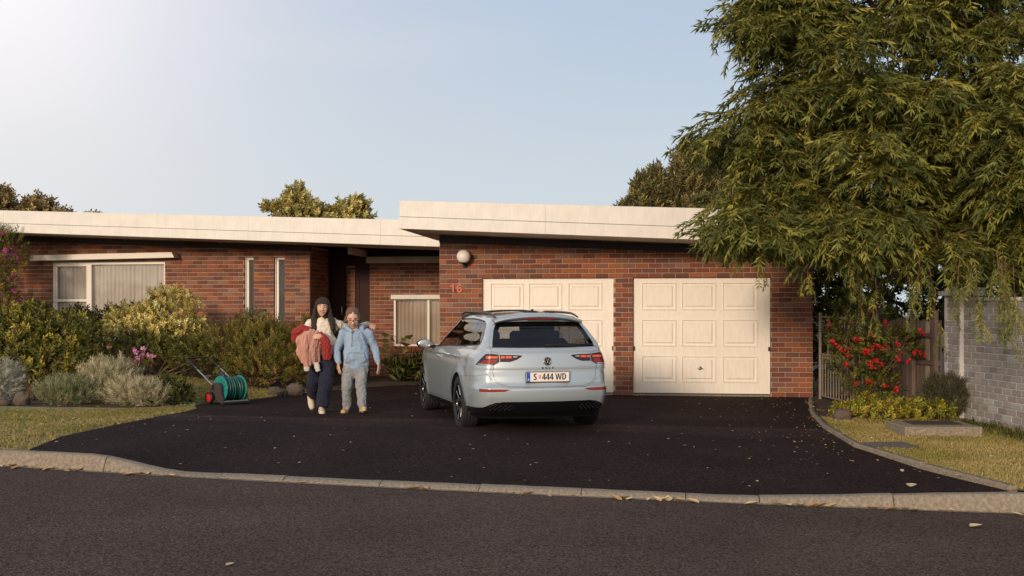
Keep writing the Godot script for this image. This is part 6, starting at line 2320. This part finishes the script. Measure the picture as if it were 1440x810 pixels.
		lt.append(c * rng.randf_range(0.8, 1.2))
	scatter("grass", blade, M.grass, left, lt)
	var right := []
	var rt2 := []
	for i in 26000:
		var p := Vector2(rng.randf_range(5.95, 9.0), rng.randf_range(3.6, 9.48))
		if Geometry2D.is_point_in_polygon(p, drive_edge) or p.x > 8.0 + (p.y - 3.6) * 0.22 or (p.x > 6.75 and p.x < 7.75 and p.y > 4.75 and p.y < 5.65):
			continue
		var by_edge := false
		for k in range(20, 25):
			var q := Geometry2D.get_closest_point_to_segment(p, drive_edge[k], drive_edge[k + 1])
			if q.distance_to(p) < 0.12:
				by_edge = true
		if by_edge:
			continue
		var s := rng.randf_range(0.022, 0.05)
		right.append(Transform3D(Basis(Vector3.UP, rng.randf() * TAU).scaled(Vector3(s * 1.3, s, s * 1.3)), Vector3(p.x, lawn_y(p.x, p.y) - 0.002, p.y)))
		var c: Color = pal[0].lerp(pal[2], clampf(dry.get_noise_2d(p.x, p.y) * 1.6 + 0.5, 0, 1) * rng.randf_range(0.5, 1.0))
		rt2.append(c * rng.randf_range(0.8, 1.2))
	scatter("grass", blade, M.grass, right, rt2)
	var long := thing("tall_grass", "strip of taller green grass and weeds along the foot of the grey painted wall", "grass", g.call(8.2, 5.2))
	var tp := []
	var tt := []
	for i in 420:
		var f := rng.randf_range(-1.2, 3.0)
		tp.append(Transform3D(Basis(Vector3.UP, rng.randf() * TAU).scaled(Vector3.ONE * rng.randf_range(0.07, 0.2)), Vector3(f * 0.22 - rng.randf() * 0.35, 0.0, f)))
		tt.append(pick([Color(0.155, 0.171, 0.046), Color(0.248, 0.232, 0.062), Color(0.109, 0.124, 0.039)]))
	scatter("blades", strap_tuft(7, 1.0, 0.03, 0.9, 52), M.grass, tp, tt, long)
	# stones of the bed
	for s in [[Vector3(-2.42, 0.08, 0.75), Vector3(0.17, 0.13, 0.13), "rounded brown rock at the drive edge behind the hose reel"], [Vector3(-2.7, 0.07, 0.95), Vector3(0.15, 0.09, 0.11), "flat pale rock beside the rounded rock at the drive edge"], [Vector3(-5.65, 0.09, 3.8), Vector3(0.12, 0.13, 0.12), "pale upright stone in the soil left of the silver bushes"], [Vector3(-5.95, 0.05, 3.95), Vector3(0.2, 0.08, 0.13), "low flat stone at the left edge of the bare soil"], [Vector3(6.38, 0.06, 3.85), Vector3(0.13, 0.1, 0.12), "small pale rock at the right drive edge near the gate"]]:
		var mb := MB.new()
		var no := FastNoiseLite.new()
		no.seed = int(s[0].x * 100)
		no.frequency = 1.3
		var rows := []
		for j in 11:
			var row := PackedVector3Array()
			for i in 16:
				var d := Vector3(sin(PI * j / 10.0) * cos(TAU * i / 16), cos(PI * j / 10.0), sin(PI * j / 10.0) * sin(TAU * i / 16))
				row.append(d * s[1] * (1.0 + 0.35 * no.get_noise_3dv(d * 1.2)))
			rows.append(row)
		mb.surf(rows, true)
		tag(obj("rock", mb.mesh(), M.stone), s[2], "rock").position = s[0] + Vector3(0, lawn_y(s[0].x, s[0].z), 0)


func leaf_tone(k: int) -> StandardMaterial3D:
	var key := "leaf_tone_%d" % k
	if not M.has(key):
		var m: StandardMaterial3D = M.leaf.duplicate()
		m.vertex_color_use_as_albedo = false
		m.albedo_color = [lin(0.10, 0.11, 0.03), lin(0.24, 0.2, 0.06), lin(0.06, 0.07, 0.025)][k]
		M[key] = m
	return M[key]


func build_far_trees() -> void:
	var bush := sprig(18, 0.42, 0.22, 1.0, 0.1, 61)
	var con := sprig(22, 0.38, 0.12, 0.7, 0.05, 62)
	var pine := [Color(0.218, 0.184, 0.066), Color(0.158, 0.144, 0.055), Color(0.289, 0.225, 0.076), Color(0.116, 0.110, 0.051)]
	var brown := [Color(0.347, 0.251, 0.114), Color(0.260, 0.198, 0.090), Color(0.433, 0.304, 0.128)]
	var pale := [Color(0.491, 0.422, 0.140), Color(0.347, 0.316, 0.102), Color(0.636, 0.501, 0.178)]
	var grp := "trees beyond the house"
	tree("conifer", "small dark conifer showing above the garage roof, leftmost of the conifers", Vector3(2.2, -0.3, -31.0), 6.0, [[Vector3(0, 5.4, 0), Vector3(0.6, 1.2, 0.6)]], con, 260, Vector2(0.5, 0.75), pine, 0.15, 1.0, 0.4, grp)
	tree("conifer", "dense conifer behind the garage roof, middle of the conifers", Vector3(3.25, -0.3, -31.2), 8.0, [[Vector3(0, 5.8, 0), Vector3(0.85, 2.2, 0.9)], [Vector3(-0.35, 6.6, 0), Vector3(0.4, 1.2, 0.5)], [Vector3(0.35, 7.1, 0), Vector3(0.4, 1.2, 0.5)]], con, 900, Vector2(0.5, 0.75), pine, 0.2, 1.0, 0.4, grp)
	tree("conifer", "tall wide conifer behind the garage roof beside the big tree", Vector3(5.5, -0.3, -31.8), 9.5, [[Vector3(-0.2, 6.6, 0), Vector3(1.5, 2.3, 1.3)], [Vector3(1.3, 6.6, 0), Vector3(1.3, 2.2, 1.3)], [Vector3(0.3, 8.3, 0), Vector3(1.1, 1.2, 1.0)], [Vector3(2.4, 6.8, 0), Vector3(1.2, 2.0, 1.2)], [Vector3(-0.7, 8.3, 0.2), Vector3(0.55, 0.85, 0.5)]], con, 2400, Vector2(0.5, 0.75), pine, 0.3, 1.0, 0.4, grp)
	tree("leafy_tree", "loose leafy tree top showing over the flat roof, left half of the pair", Vector3(-12.7, -0.3, -29.0), 7.0, [[Vector3(0, 6.2, 0), Vector3(1.1, 1.0, 0.8)], [Vector3(-0.1, 7.0, 0), Vector3(0.45, 0.6, 0.5)], [Vector3(-1.3, 6.4, 0.1), Vector3(0.35, 0.3, 0.3)], [Vector3(0.9, 6.1, 0), Vector3(0.6, 0.7, 0.5)]], bush, 330, Vector2(0.35, 0.55), pale, 0.14, 0.7, 0.3, grp)
	tree("leafy_tree", "round leafy tree top showing over the flat roof, right half of the pair", Vector3(-10.3, -0.3, -29.4), 6.6, [[Vector3(0, 6.0, 0), Vector3(0.95, 0.85, 0.7)], [Vector3(-0.7, 5.9, 0), Vector3(0.6, 0.6, 0.5)], [Vector3(0.35, 6.5, 0), Vector3(0.5, 0.45, 0.4)]], bush, 330, Vector2(0.35, 0.55), pale, 0.14, 0.7, 0.3, grp)
	tree("brown_tree", "brownish tree over the roof at the far left edge", Vector3(-26.6, -0.3, -27.2), 7.2, [[Vector3(0.1, 6.2, 0), Vector3(1.0, 1.3, 1.0)], [Vector3(-1.3, 6.5, 0), Vector3(1.2, 1.3, 1.0)]], bush, 520, Vector2(0.35, 0.55), brown, 0.2, 0.9, 0.4, grp)
	tree("brown_tree", "spreading brownish tree over the flat roof, right of the one at the far left", Vector3(-24.2, -0.3, -27.5), 6.8, [[Vector3(-0.4, 5.9, 0), Vector3(0.9, 1.1, 0.9)], [Vector3(0.7, 5.6, 0), Vector3(0.7, 0.8, 0.7)]], bush, 460, Vector2(0.35, 0.55), brown, 0.16, 0.9, 0.4, grp)
	tree("brown_tree", "tiny treetop just peeping over the flat roof left of centre", Vector3(-22.0, -0.3, -27.7), 6.0, [[Vector3(0, 5.75, 0), Vector3(0.55, 0.45, 0.5)]], bush, 120, Vector2(0.3, 0.45), brown, 0.1, 0.9, 0.3, grp)
	tree("neighbour_tree", "dark leafy tree behind the garden wall below the big tree", Vector3(11.0, -0.2, -2.5), 4.0, [[Vector3(0, 1.9, 0), Vector3(1.9, 1.5, 1.2)], [Vector3(-1.6, 1.6, 0.3), Vector3(1.3, 1.2, 1.0)], [Vector3(2.0, 1.8, 0), Vector3(1.6, 1.5, 1.2)], [Vector3(-2.4, 2.6, -1.5), Vector3(1.2, 1.3, 1.0)], [Vector3(-3.6, 1.7, -2.2), Vector3(1.0, 1.5, 0.8)]], bush, 1500, Vector2(0.25, 0.4), [Color(0.068, 0.076, 0.027), Color(0.102, 0.102, 0.034), Color(0.051, 0.060, 0.024)], 0.16, 0.6, 0.3)
	# the far side of the street, mirrored in the panes
	var crowns := []
	for t in [[Vector3(-52, -0.2, 62), 5.6, 4.5], [Vector3(-42, -0.2, 64), 3.6, 5.0], [Vector3(-33.5, -0.2, 62), 5.8, 4.0], [Vector3(-62, -0.2, 60), 6.5, 5.0], [Vector3(-24, -0.2, 66), 4.5, 5.0]]:
		var h: float = t[1]
		var w: float = t[2]
		for b in [[Vector3(-w * 0.4, h * 0.45, 0), Vector3(w * 0.6, h * 0.46, 2.0)], [Vector3(w * 0.4, h * 0.45, 0), Vector3(w * 0.6, h * 0.42, 2.0)], [Vector3(0, h * 0.58, 0), Vector3(w * 0.5, h * 0.38, 2.0)]]:
			crowns.append([t[0] + b[0], b[1]])
	var cp := crown_places(crowns, 3600, Vector2(0.9, 1.3), 0.6, 0.3)
	var ct := []
	for p in cp:
		ct.append(pick(pine))
	scatter("far_treeline", bush, M.dull_leaf, cp, ct)


# ---------------------------------------------------------------- garden wall, fence, gate, hose reel, leaves
func build_yard() -> void:
	# garden wall of whitewashed bricks, running towards the street
	var dir := Vector3(0.20, 0, 0.98).normalized()
	var nrm := Vector3(-dir.z, 0, dir.x)
	var x := Transform3D(Basis(dir, Vector3.UP, nrm), Vector3(7.97, -0.02, 2.95))
	var wall := thing("garden_wall", "garden wall of grey whitewashed bricks at the right edge with a capped pier", "wall", Vector3.ZERO)
	var tones := [Color(0.829, 0.749, 0.697), Color(0.751, 0.683, 0.642), Color(0.672, 0.612, 0.579), Color(0.850, 0.827, 0.756), Color(0.790, 0.707, 0.649), Color(0.712, 0.654, 0.621), Color(0.850, 0.850, 0.816), Color(0.737, 0.659, 0.605), Color(0.850, 0.766, 0.708), Color(0.646, 0.588, 0.557)]
	var mats := []
	for c in tones:
		var m: StandardMaterial3D = M.brick_any.duplicate()
		m.vertex_color_use_as_albedo = false
		m.albedo_color = lin(c.r, c.g, c.b)
		mats.append(m)
	tri_map(mat("whitewash", lin(0.78, 0.74, 0.71), 0.95), T.fine, 2.0, T.rough_bump, 0.3)
	var keep: StandardMaterial3D = M.mortar
	M.mortar = M.whitewash
	brick_wall("wall_face", wall, x * Transform3D(Basis(), Vector3(0.46, 0, 0)), 7.0, func(a): return 1.66 - 0.012 * a, [], true, 2)
	brick_wall("pier", wall, x * Transform3D(Basis(), Vector3(0, 0, 0.06)), 0.45, func(_a): return 1.70, [], true, 2)
	brick_wall("pier_front", wall, Transform3D(Basis(nrm, Vector3.UP, -dir), Vector3(7.97, -0.02, 2.95) - nrm * 0.38), 0.44, func(_a): return 1.70, [])
	M.mortar = keep
	lay_bricks("brick", mats, tones)
	var cap := MB.new()
	cap.box(x * Transform3D(Basis(), Vector3(0.225, 1.745, -0.13)), Vector3(0.55, 0.075, 0.52), 0.012)
	cap.box(x * Transform3D(Basis(), Vector3(0.225, 1.80, -0.13)), Vector3(0.42, 0.04, 0.40), 0.012)
	part("pier_cap", cap, M.whitewash, wall)
	for k in 14:
		var cp := MB.new()
		cp.box(x * Transform3D(Basis(), Vector3(0.46 + 0.25 + k * 0.5, 1.665 - 0.006 * k - 0.006, -0.05)), Vector3(0.494, 0.045, 0.15), 0.008)
		part("coping_stone", cp, M.whitewash, wall)
	# timber fence
	var fence := thing("timber_fence", "weathered upright board fence behind the rose bush", "fence", Vector3.ZERO)
	var a := Vector3(7.15, 0, -0.55)
	var b := Vector3(7.93, 0, 2.75)
	var fd := (b - a).normalized()
	var fb := Basis(fd, Vector3.UP, Vector3(-fd.z, 0, fd.x))
	var n := 29
	for k in n:
		var p := a.lerp(b, (k + 0.5) / n)
		var h := 1.34 + rng.randf_range(-0.025, 0.025)
		var mb := MB.new()
		mb.box(Transform3D(fb * Basis(Vector3(0, 0, 1), rng.randf_range(-0.008, 0.008)), p + Vector3(0, h / 2, 0) + fb.z * rng.randf_range(0, 0.008)), Vector3(0.108, h, 0.018), 0.003)
		var m: StandardMaterial3D = M.fence_wood
		if k == n - 2 or k == n - 4:
			m = M.fence_pale if M.has("fence_pale") else tri_map(mat("fence_pale", lin(0.46, 0.38, 0.28), 0.85), T.fine, 2.0)
		part("board", mb, m, fence)
	for y in [0.3, 0.72, 1.12]:
		var mb := MB.new()
		mb.box(Transform3D(fb, (a + b) / 2 + Vector3(0, y, 0) + fb.z * 0.035), Vector3((b - a).length(), 0.07, 0.035), 0.004)
		part("rail", mb, M.fence_wood, fence)
	for f in [0.02, 0.42, 0.78, 0.99]:
		var mb := MB.new()
		mb.box(Transform3D(fb, a.lerp(b, f) + Vector3(0, 0.74, 0) + fb.z * 0.075), Vector3(0.08, 1.5, 0.06), 0.006)
		part("post", mb, M.fence_wood, fence)
	# iron gate standing open
	var gate := thing("iron_gate", "pale iron bar gate standing open at the right corner of the garage", "gate", Vector3(6.56, 0.0, 0.40), 0.0)
	var gd := Vector3(0.17, 0, 0.985).normalized()
	var bar := func(called: String, p: Vector3, q: Vector3, r: float):
		var mb := MB.new()
		mb.tube([p, q], [r], 8)
		part(called, mb, M.rust_steel, gate)
	bar.call("post", Vector3(0, 0, 0), Vector3(0, 1.45, 0), 0.026)
	bar.call("post", gd * 1.62, gd * 1.62 + Vector3.UP * 1.42, 0.022)
	for y in [0.07, 0.76, 0.70]:
		bar.call("rail", Vector3(0, y, 0), gd * 1.62 + Vector3(0, y, 0), 0.014)
	bar.call("rail", Vector3(0, 1.38, 0), gd * 1.62 + Vector3(0, 1.36, 0), 0.014)
	for k in range(1, 12):
		var p := gd * (1.62 * k / 12.0)
		bar.call("bar", p + Vector3(0, 0.07, 0), p + Vector3(0, 1.37 if k % 3 == 0 else 0.76, 0), 0.008)
	bar.call("post", Vector3(0.72, 0, 1.05), Vector3(0.72, 1.5, 1.05), 0.028)
	# inspection slab and drain cover
	var slab_ := thing("concrete_slab", "low concrete inspection slab with a dark lid on the right lawn", "slab", Vector3(7.24, lawn_y(7.2, 5.2), 5.2), 0.12)
	var mb2 := MB.new()
	mb2.bx(Vector3(0, 0.035, 0), Vector3(0.92, 0.15, 0.72), 0.012)
	part("base", mb2, M.concrete, slab_)
	mb2 = MB.new()
	mb2.bx(Vector3(0.02, 0.113, -0.08), Vector3(0.60, 0.012, 0.42), 0.004)
	part("lid", mb2, M.soil_dark if M.has("soil_dark") else tri_map(mat("soil_dark", lin(0.07, 0.05, 0.045), 0.9), T.fine, 3.0, T.rough_bump, 0.5), slab_)
	var drain := thing("drain_cover", "flat dark iron drain cover set in the grass beside the drive edging", "drain cover", Vector3(6.40, lawn_y(6.3, 6.75) + 0.012, 6.75), 0.25)
	mb2 = MB.new()
	mb2.bx(Vector3(0, 0.006, 0), Vector3(0.54, 0.02, 0.40), 0.004)
	part("frame", mb2, mat("cast_iron", lin(0.12, 0.10, 0.09), 0.7, 0.3), drain)
	for k in 7:
		mb2 = MB.new()
		mb2.bx(Vector3(0, 0.019, -0.15 + k * 0.05), Vector3(0.46, 0.008, 0.03), 0.003)
		part("rib", mb2, M.cast_iron, drain)
	build_reel()
	build_leaves()


func build_reel() -> void:
	mat("teal_plastic", lin(0.015, 0.22, 0.19), 0.4)
	mat("reel_brown", lin(0.055, 0.038, 0.035), 0.55)
	mat("hose_green", lin(0.01, 0.12, 0.085), 0.35)
	mat("hub_red", lin(0.55, 0.02, 0.03), 0.35)
	var r := thing("hose_reel_cart", "wheeled hose reel cart with teal drum and red wheel hubs at the drive edge", "hose reel", Vector3(-2.80, 0.02, 2.72), deg_to_rad(56.0))
	var ax := Basis(Vector3(0, 0, 1), -PI / 2)   # lathe axis to +x
	for s in [-1.0, 1.0]:
		var fl := MB.new()
		fl.lathe([Vector2(0.03, -0.006), Vector2(0.195, -0.010), Vector2(0.203, -0.004), Vector2(0.203, 0.006), Vector2(0.195, 0.010), Vector2(0.12, 0.016), Vector2(0.03, 0.018)], 36, Transform3D(ax, Vector3(0.175 * s, 0.235, 0)))
		for k in 16:
			var a: float = TAU * k / 16.0
			fl.box(Transform3D(Basis(Vector3.RIGHT, a), Vector3(0.185 * s, 0.235, 0) + Basis(Vector3.RIGHT, a) * Vector3(0, 0.155, 0)), Vector3(0.018, 0.07, 0.010), 0.003)
		part("drum_flange", fl, M.teal_plastic, r)
	for k in 9:
		var ho := MB.new()
		var pts := []
		for i in 29:
			var a := TAU * i / 28.0
			pts.append(Vector3(lerpf(-0.145, 0.145, k / 8.0) + 0.012 * sin(a + k), 0.235 + cos(a) * (0.168 + 0.008 * sin(k * 2.0)), sin(a) * (0.168 + 0.008 * sin(k * 2.0))))
		ho.tube(pts, [0.0175], 8, false)
		part("hose_coil", ho, M.teal_dark if k % 3 == 1 else M.hose_green, r)
	var dr := MB.new()
	dr.lathe([Vector2(0.14, -0.165), Vector2(0.14, 0.165)], 24, Transform3D(ax, Vector3(0, 0.235, 0)))
	part("drum", dr, M.teal_plastic, r)
	for s in [-1.0, 1.0]:
		var sp := MB.new()
		var outline := PackedVector2Array([Vector2(-0.20, 0.04), Vector2(-0.22, 0.12), Vector2(-0.14, 0.30), Vector2(-0.06, 0.335), Vector2(0.05, 0.34), Vector2(0.11, 0.30), Vector2(0.13, 0.15), Vector2(0.19, 0.02), Vector2(0.16, 0.0), Vector2(0.10, 0.02), Vector2(0.03, 0.07), Vector2(-0.08, 0.06)])
		sp.prism(outline, 0.03, Transform3D(Basis(Vector3.UP, -PI / 2), Vector3(0.225 * s + 0.015, 0, 0)))
		sp.lathe([Vector2(0.001, 0.03), Vector2(0.05, 0.028), Vector2(0.06, 0.0)], 18, Transform3D(Basis(Vector3(0, 0, 1), PI / 2 * s) , Vector3(0.24 * s, 0.235, 0)).rotated_local(Vector3.RIGHT, PI if s > 0 else 0.0))
		part("side_frame", sp, M.reel_brown, r)
		var wh := group_part("wheel", r, Vector3(0.285 * s, 0.098, -0.13))
		var ty := MB.new()
		ty.lathe([Vector2(0.066, -0.022), Vector2(0.092, -0.024), Vector2(0.098, -0.012), Vector2(0.098, 0.012), Vector2(0.092, 0.024), Vector2(0.066, 0.022)], 26, Transform3D(ax, Vector3.ZERO))
		part("tyre", ty, M.black_plastic, wh)
		var hb := MB.new()
		hb.lathe([Vector2(0.001, 0.026), Vector2(0.03, 0.027), Vector2(0.034, 0.018), Vector2(0.06, 0.016), Vector2(0.068, 0.024), Vector2(0.068, -0.024), Vector2(0.001, -0.026)], 24, Transform3D(Basis(Vector3(0, 0, 1), PI / 2 if s < 0 else -PI / 2), Vector3.ZERO))
		part("hub", hb, M.hub_red, wh)
	var hl := MB.new()
	for s in [-1.0, 1.0]:
		hl.tube([Vector3(0.215 * s, 0.26, -0.10), Vector3(0.215 * s, 0.50, -0.55), Vector3(0.215 * s, 0.56, -0.66)], [0.011], 8)
	hl.tube([Vector3(-0.215, 0.42, -0.40), Vector3(0.215, 0.42, -0.40)], [0.008], 6)
	part("handle_tube", hl, M.steel, r)
	var gr := MB.new()
	gr.tube([Vector3(-0.215, 0.54, -0.63), Vector3(-0.215, 0.68, -0.90), Vector3(-0.19, 0.69, -0.94), Vector3(0.19, 0.69, -0.94), Vector3(0.215, 0.68, -0.90), Vector3(0.215, 0.54, -0.63)], [0.0135], 8)
	for s in [-1.0, 1.0]:
		gr.bx(Vector3(0.215 * s, 0.53, -0.61), Vector3(0.04, 0.05, 0.06), 0.01)
		gr.bx(Vector3(0.215 * s, 0.255, -0.10), Vector3(0.05, 0.11, 0.09), 0.015)
	part("grip", gr, M.black_plastic, r)
	var gu := MB.new()
	gu.lathe([Vector2(0.001, 0.02), Vector2(0.06, 0.02), Vector2(0.07, 0.005), Vector2(0.07, -0.005), Vector2(0.001, -0.015)], 22, Transform3D(Basis(Vector3.RIGHT, 0.6) * Basis(Vector3(0, 0, 1), 1.1), Vector3(0.04, 0.43, -0.30)))
	gu.tube([Vector3(0.04, 0.42, -0.31), Vector3(-0.10, 0.42, -0.39)], [0.012], 6)
	part("hose_guide", gu, M.black_plastic, r)
	var tp := MB.new()
	tp.bx(Vector3(-0.06, 0.34, -0.20), Vector3(0.06, 0.035, 0.045), 0.01)
	tp.tube([Vector3(-0.24, 0.16, -0.18), Vector3(-0.27, 0.05, -0.24), Vector3(-0.27, 0.02, -0.30)], [0.008], 6)
	part("tap_connector", tp, M.hub_red, r)
	var ft := MB.new()
	ft.tube([Vector3(-0.24, 0.045, 0.165), Vector3(0.24, 0.045, 0.165)], [0.013], 8)
	part("front_bar", ft, M.steel, r)
	var bs := MB.new()
	bs.bx(Vector3(0, 0.018, 0.16), Vector3(0.52, 0.035, 0.06), 0.01)
	part("foot", bs, M.black_plastic, r)
	var tail := MB.new()
	tail.tube([Vector3(-0.16, 0.08, -0.16), Vector3(-0.34, 0.035, -0.22), Vector3(-0.55, 0.03, -0.20), Vector3(-0.75, 0.045, -0.30), Vector3(-0.9, 0.05, -0.45)], [0.011], 6)
	part("hose_end", tail, M.hose_green, r)


func curled_leaf(seed_: int) -> ArrayMesh:
	var r := RandomNumberGenerator.new()
	r.seed = seed_
	var rows := []
	var c1 := r.randf_range(0.1, 0.3)
	var c2 := r.randf_range(0.05, 0.25)
	for j in 6:
		var f := j / 5.0
		var w := sin(PI * pow(f, 0.8)) * 0.28 + 0.01
		var row := PackedVector3Array()
		for i in 5:
			var s := (i - 2) / 2.0
			row.append(Vector3(s * w, 0.02 + c1 * s * s * w * 2.0 + c2 * pow(f - 0.4, 2.0) * 1.6, f - 0.5))
		rows.append(row)
	var mb := MB.new()
	mb.surf(rows)
	return mb.mesh()


func build_leaves() -> void:
	var shapes := [curled_leaf(1), curled_leaf(2), curled_leaf(3)]
	var tans := [Color(0.52, 0.33, 0.14), Color(0.44, 0.27, 0.11), Color(0.60, 0.42, 0.21), Color(0.34, 0.19, 0.08), Color(0.58, 0.46, 0.26)]
	var mats := []
	for c in tans:
		var m: StandardMaterial3D = M.dry_leaf.duplicate()
		m.vertex_color_use_as_albedo = false
		m.albedo_color = lin(c.r, c.g, c.b)
		mats.append(m)
	# the larger ones along the kerb, each its own
	for i in 46:
		var u := rng.randf_range(-2.2, 7.0)
		if i > 26:
			u = rng.randf_range(3.2, 6.9)
		elif i > 20:
			u = rng.randf_range(-2.2, 0.2)
		var n := 9.66 + absf(rng.randfn(0.0, 0.05))
		var o := obj("fallen_leaf", shapes[i % 3], mats[rng.randi() % 5])
		var s := rng.randf_range(0.06, 0.14)
		o.transform = Transform3D(Basis(Vector3.UP, rng.randf() * TAU) * Basis(Vector3.RIGHT, rng.randf_range(-0.3, 0.3)).scaled(Vector3.ONE * s), Vector3(u, road_y(u) + 0.006, n))
		tag(o, "dry tan leaf lying in the gutter along the kerb", "leaf", "fallen leaves in the gutter")
	var strays := [[Vector2(6.35, 10.35), "single pale leaf lying out on the road at the right edge", 0.13], [Vector2(6.05, 9.55), "broad yellow leaf lying on top of the kerb at the right", 0.15], [Vector2(1.35, 12.72), "small tan leaf lying on the road near the bottom left", 0.07]]
	for t in strays:
		var o := obj("fallen_leaf", shapes[1], mats[4])
		var p: Vector2 = t[0]
		o.transform = Transform3D(Basis(Vector3.UP, rng.randf() * TAU).scaled(Vector3.ONE * t[2]), Vector3(p.x, road_y(p.x) + 0.005 if p.y > 9.7 else lawn_y(p.x, 9.5) + 0.004, p.y))
		tag(o, t[1], "leaf")
	var places := []
	var tints := []
	var add := func(u: float, n: float, y: float, s: float):
		places.append(Transform3D((Basis(Vector3.UP, rng.randf() * TAU) * Basis(Vector3.RIGHT, rng.randf_range(-0.3, 0.3))).scaled(Vector3.ONE * s), Vector3(u, y, n)))
		tints.append(pick(tans))
	for i in 420:
		var p := Vector2(rng.randf_range(-2.5, 6.4), rng.randf_range(-1.0, 9.3))
		if rng.randf() < 0.35:
			p = Vector2(6.0 - absf(rng.randfn(0.0, 0.5)), rng.randf_range(0.4, 8.0))
		if Geometry2D.is_point_in_polygon(p, drive_edge):
			add.call(p.x, p.y, drive_y(p.x, p.y) + 0.003, rng.randf_range(0.012, 0.04))
	for i in 330:
		var p := Vector2(rng.randf_range(-9, -2.4), rng.randf_range(3.6, 9.4))
		if i > 180:
			p = Vector2(-2.6 - absf(rng.randfn(0.0, 0.25)), rng.randf_range(3.0, 9.0))
			if i > 250:
				p = Vector2(-3.2 - absf(rng.randfn(0.0, 0.5)), rng.randf_range(1.0, 4.0))
		if not Geometry2D.is_point_in_polygon(p, drive_edge):
			add.call(p.x, p.y, lawn_y(p.x, p.y) + 0.02, rng.randf_range(0.025, 0.06))
	for i in 420:
		var p := Vector2(rng.randf_range(6.0, 8.3), rng.randf_range(2.8, 9.4))
		if i > 120:
			var k := rng.randi_range(20, 24)
			var q := drive_edge[k].lerp(drive_edge[k + 1], rng.randf())
			p = q + Vector2(absf(rng.randfn(0.0, 0.16)) - 0.05, rng.randf_range(-0.1, 0.1))
			if i > 300:
				p = Vector2(rng.randf_range(6.5, 8.0), 4.0 + rng.randfn(0.0, 0.25))
		add.call(p.x, p.y, lawn_y(p.x, p.y) + 0.018, rng.randf_range(0.025, 0.065))
	scatter("leaf_litter", shapes[0], M.dry_leaf, places, tints)
	# crumbs and short leaves packed in the gutter
	var gp := []
	var gt := []
	for i in 700:
		var u := rng.randf_range(-3.0, 7.5)
		gp.append(Transform3D(Basis(Vector3.UP, rng.randf() * TAU).scaled(Vector3.ONE * rng.randf_range(0.008, 0.03)), Vector3(u, road_y(u) + 0.006, 9.66 + absf(rng.randfn(0.0, 0.022)))))
		gt.append(pick(tans + [Color(0.12, 0.07, 0.04)]))
	scatter("gutter_litter", shapes[2], M.dry_leaf, gp, gt)


func _ready() -> void:
	rng.seed = 20240
	make_view()
	make_materials()
	build_ground()
	build_house()
	build_car()
	build_people()
	build_garden()
	build_big_tree()
	build_far_trees()
	build_yard()
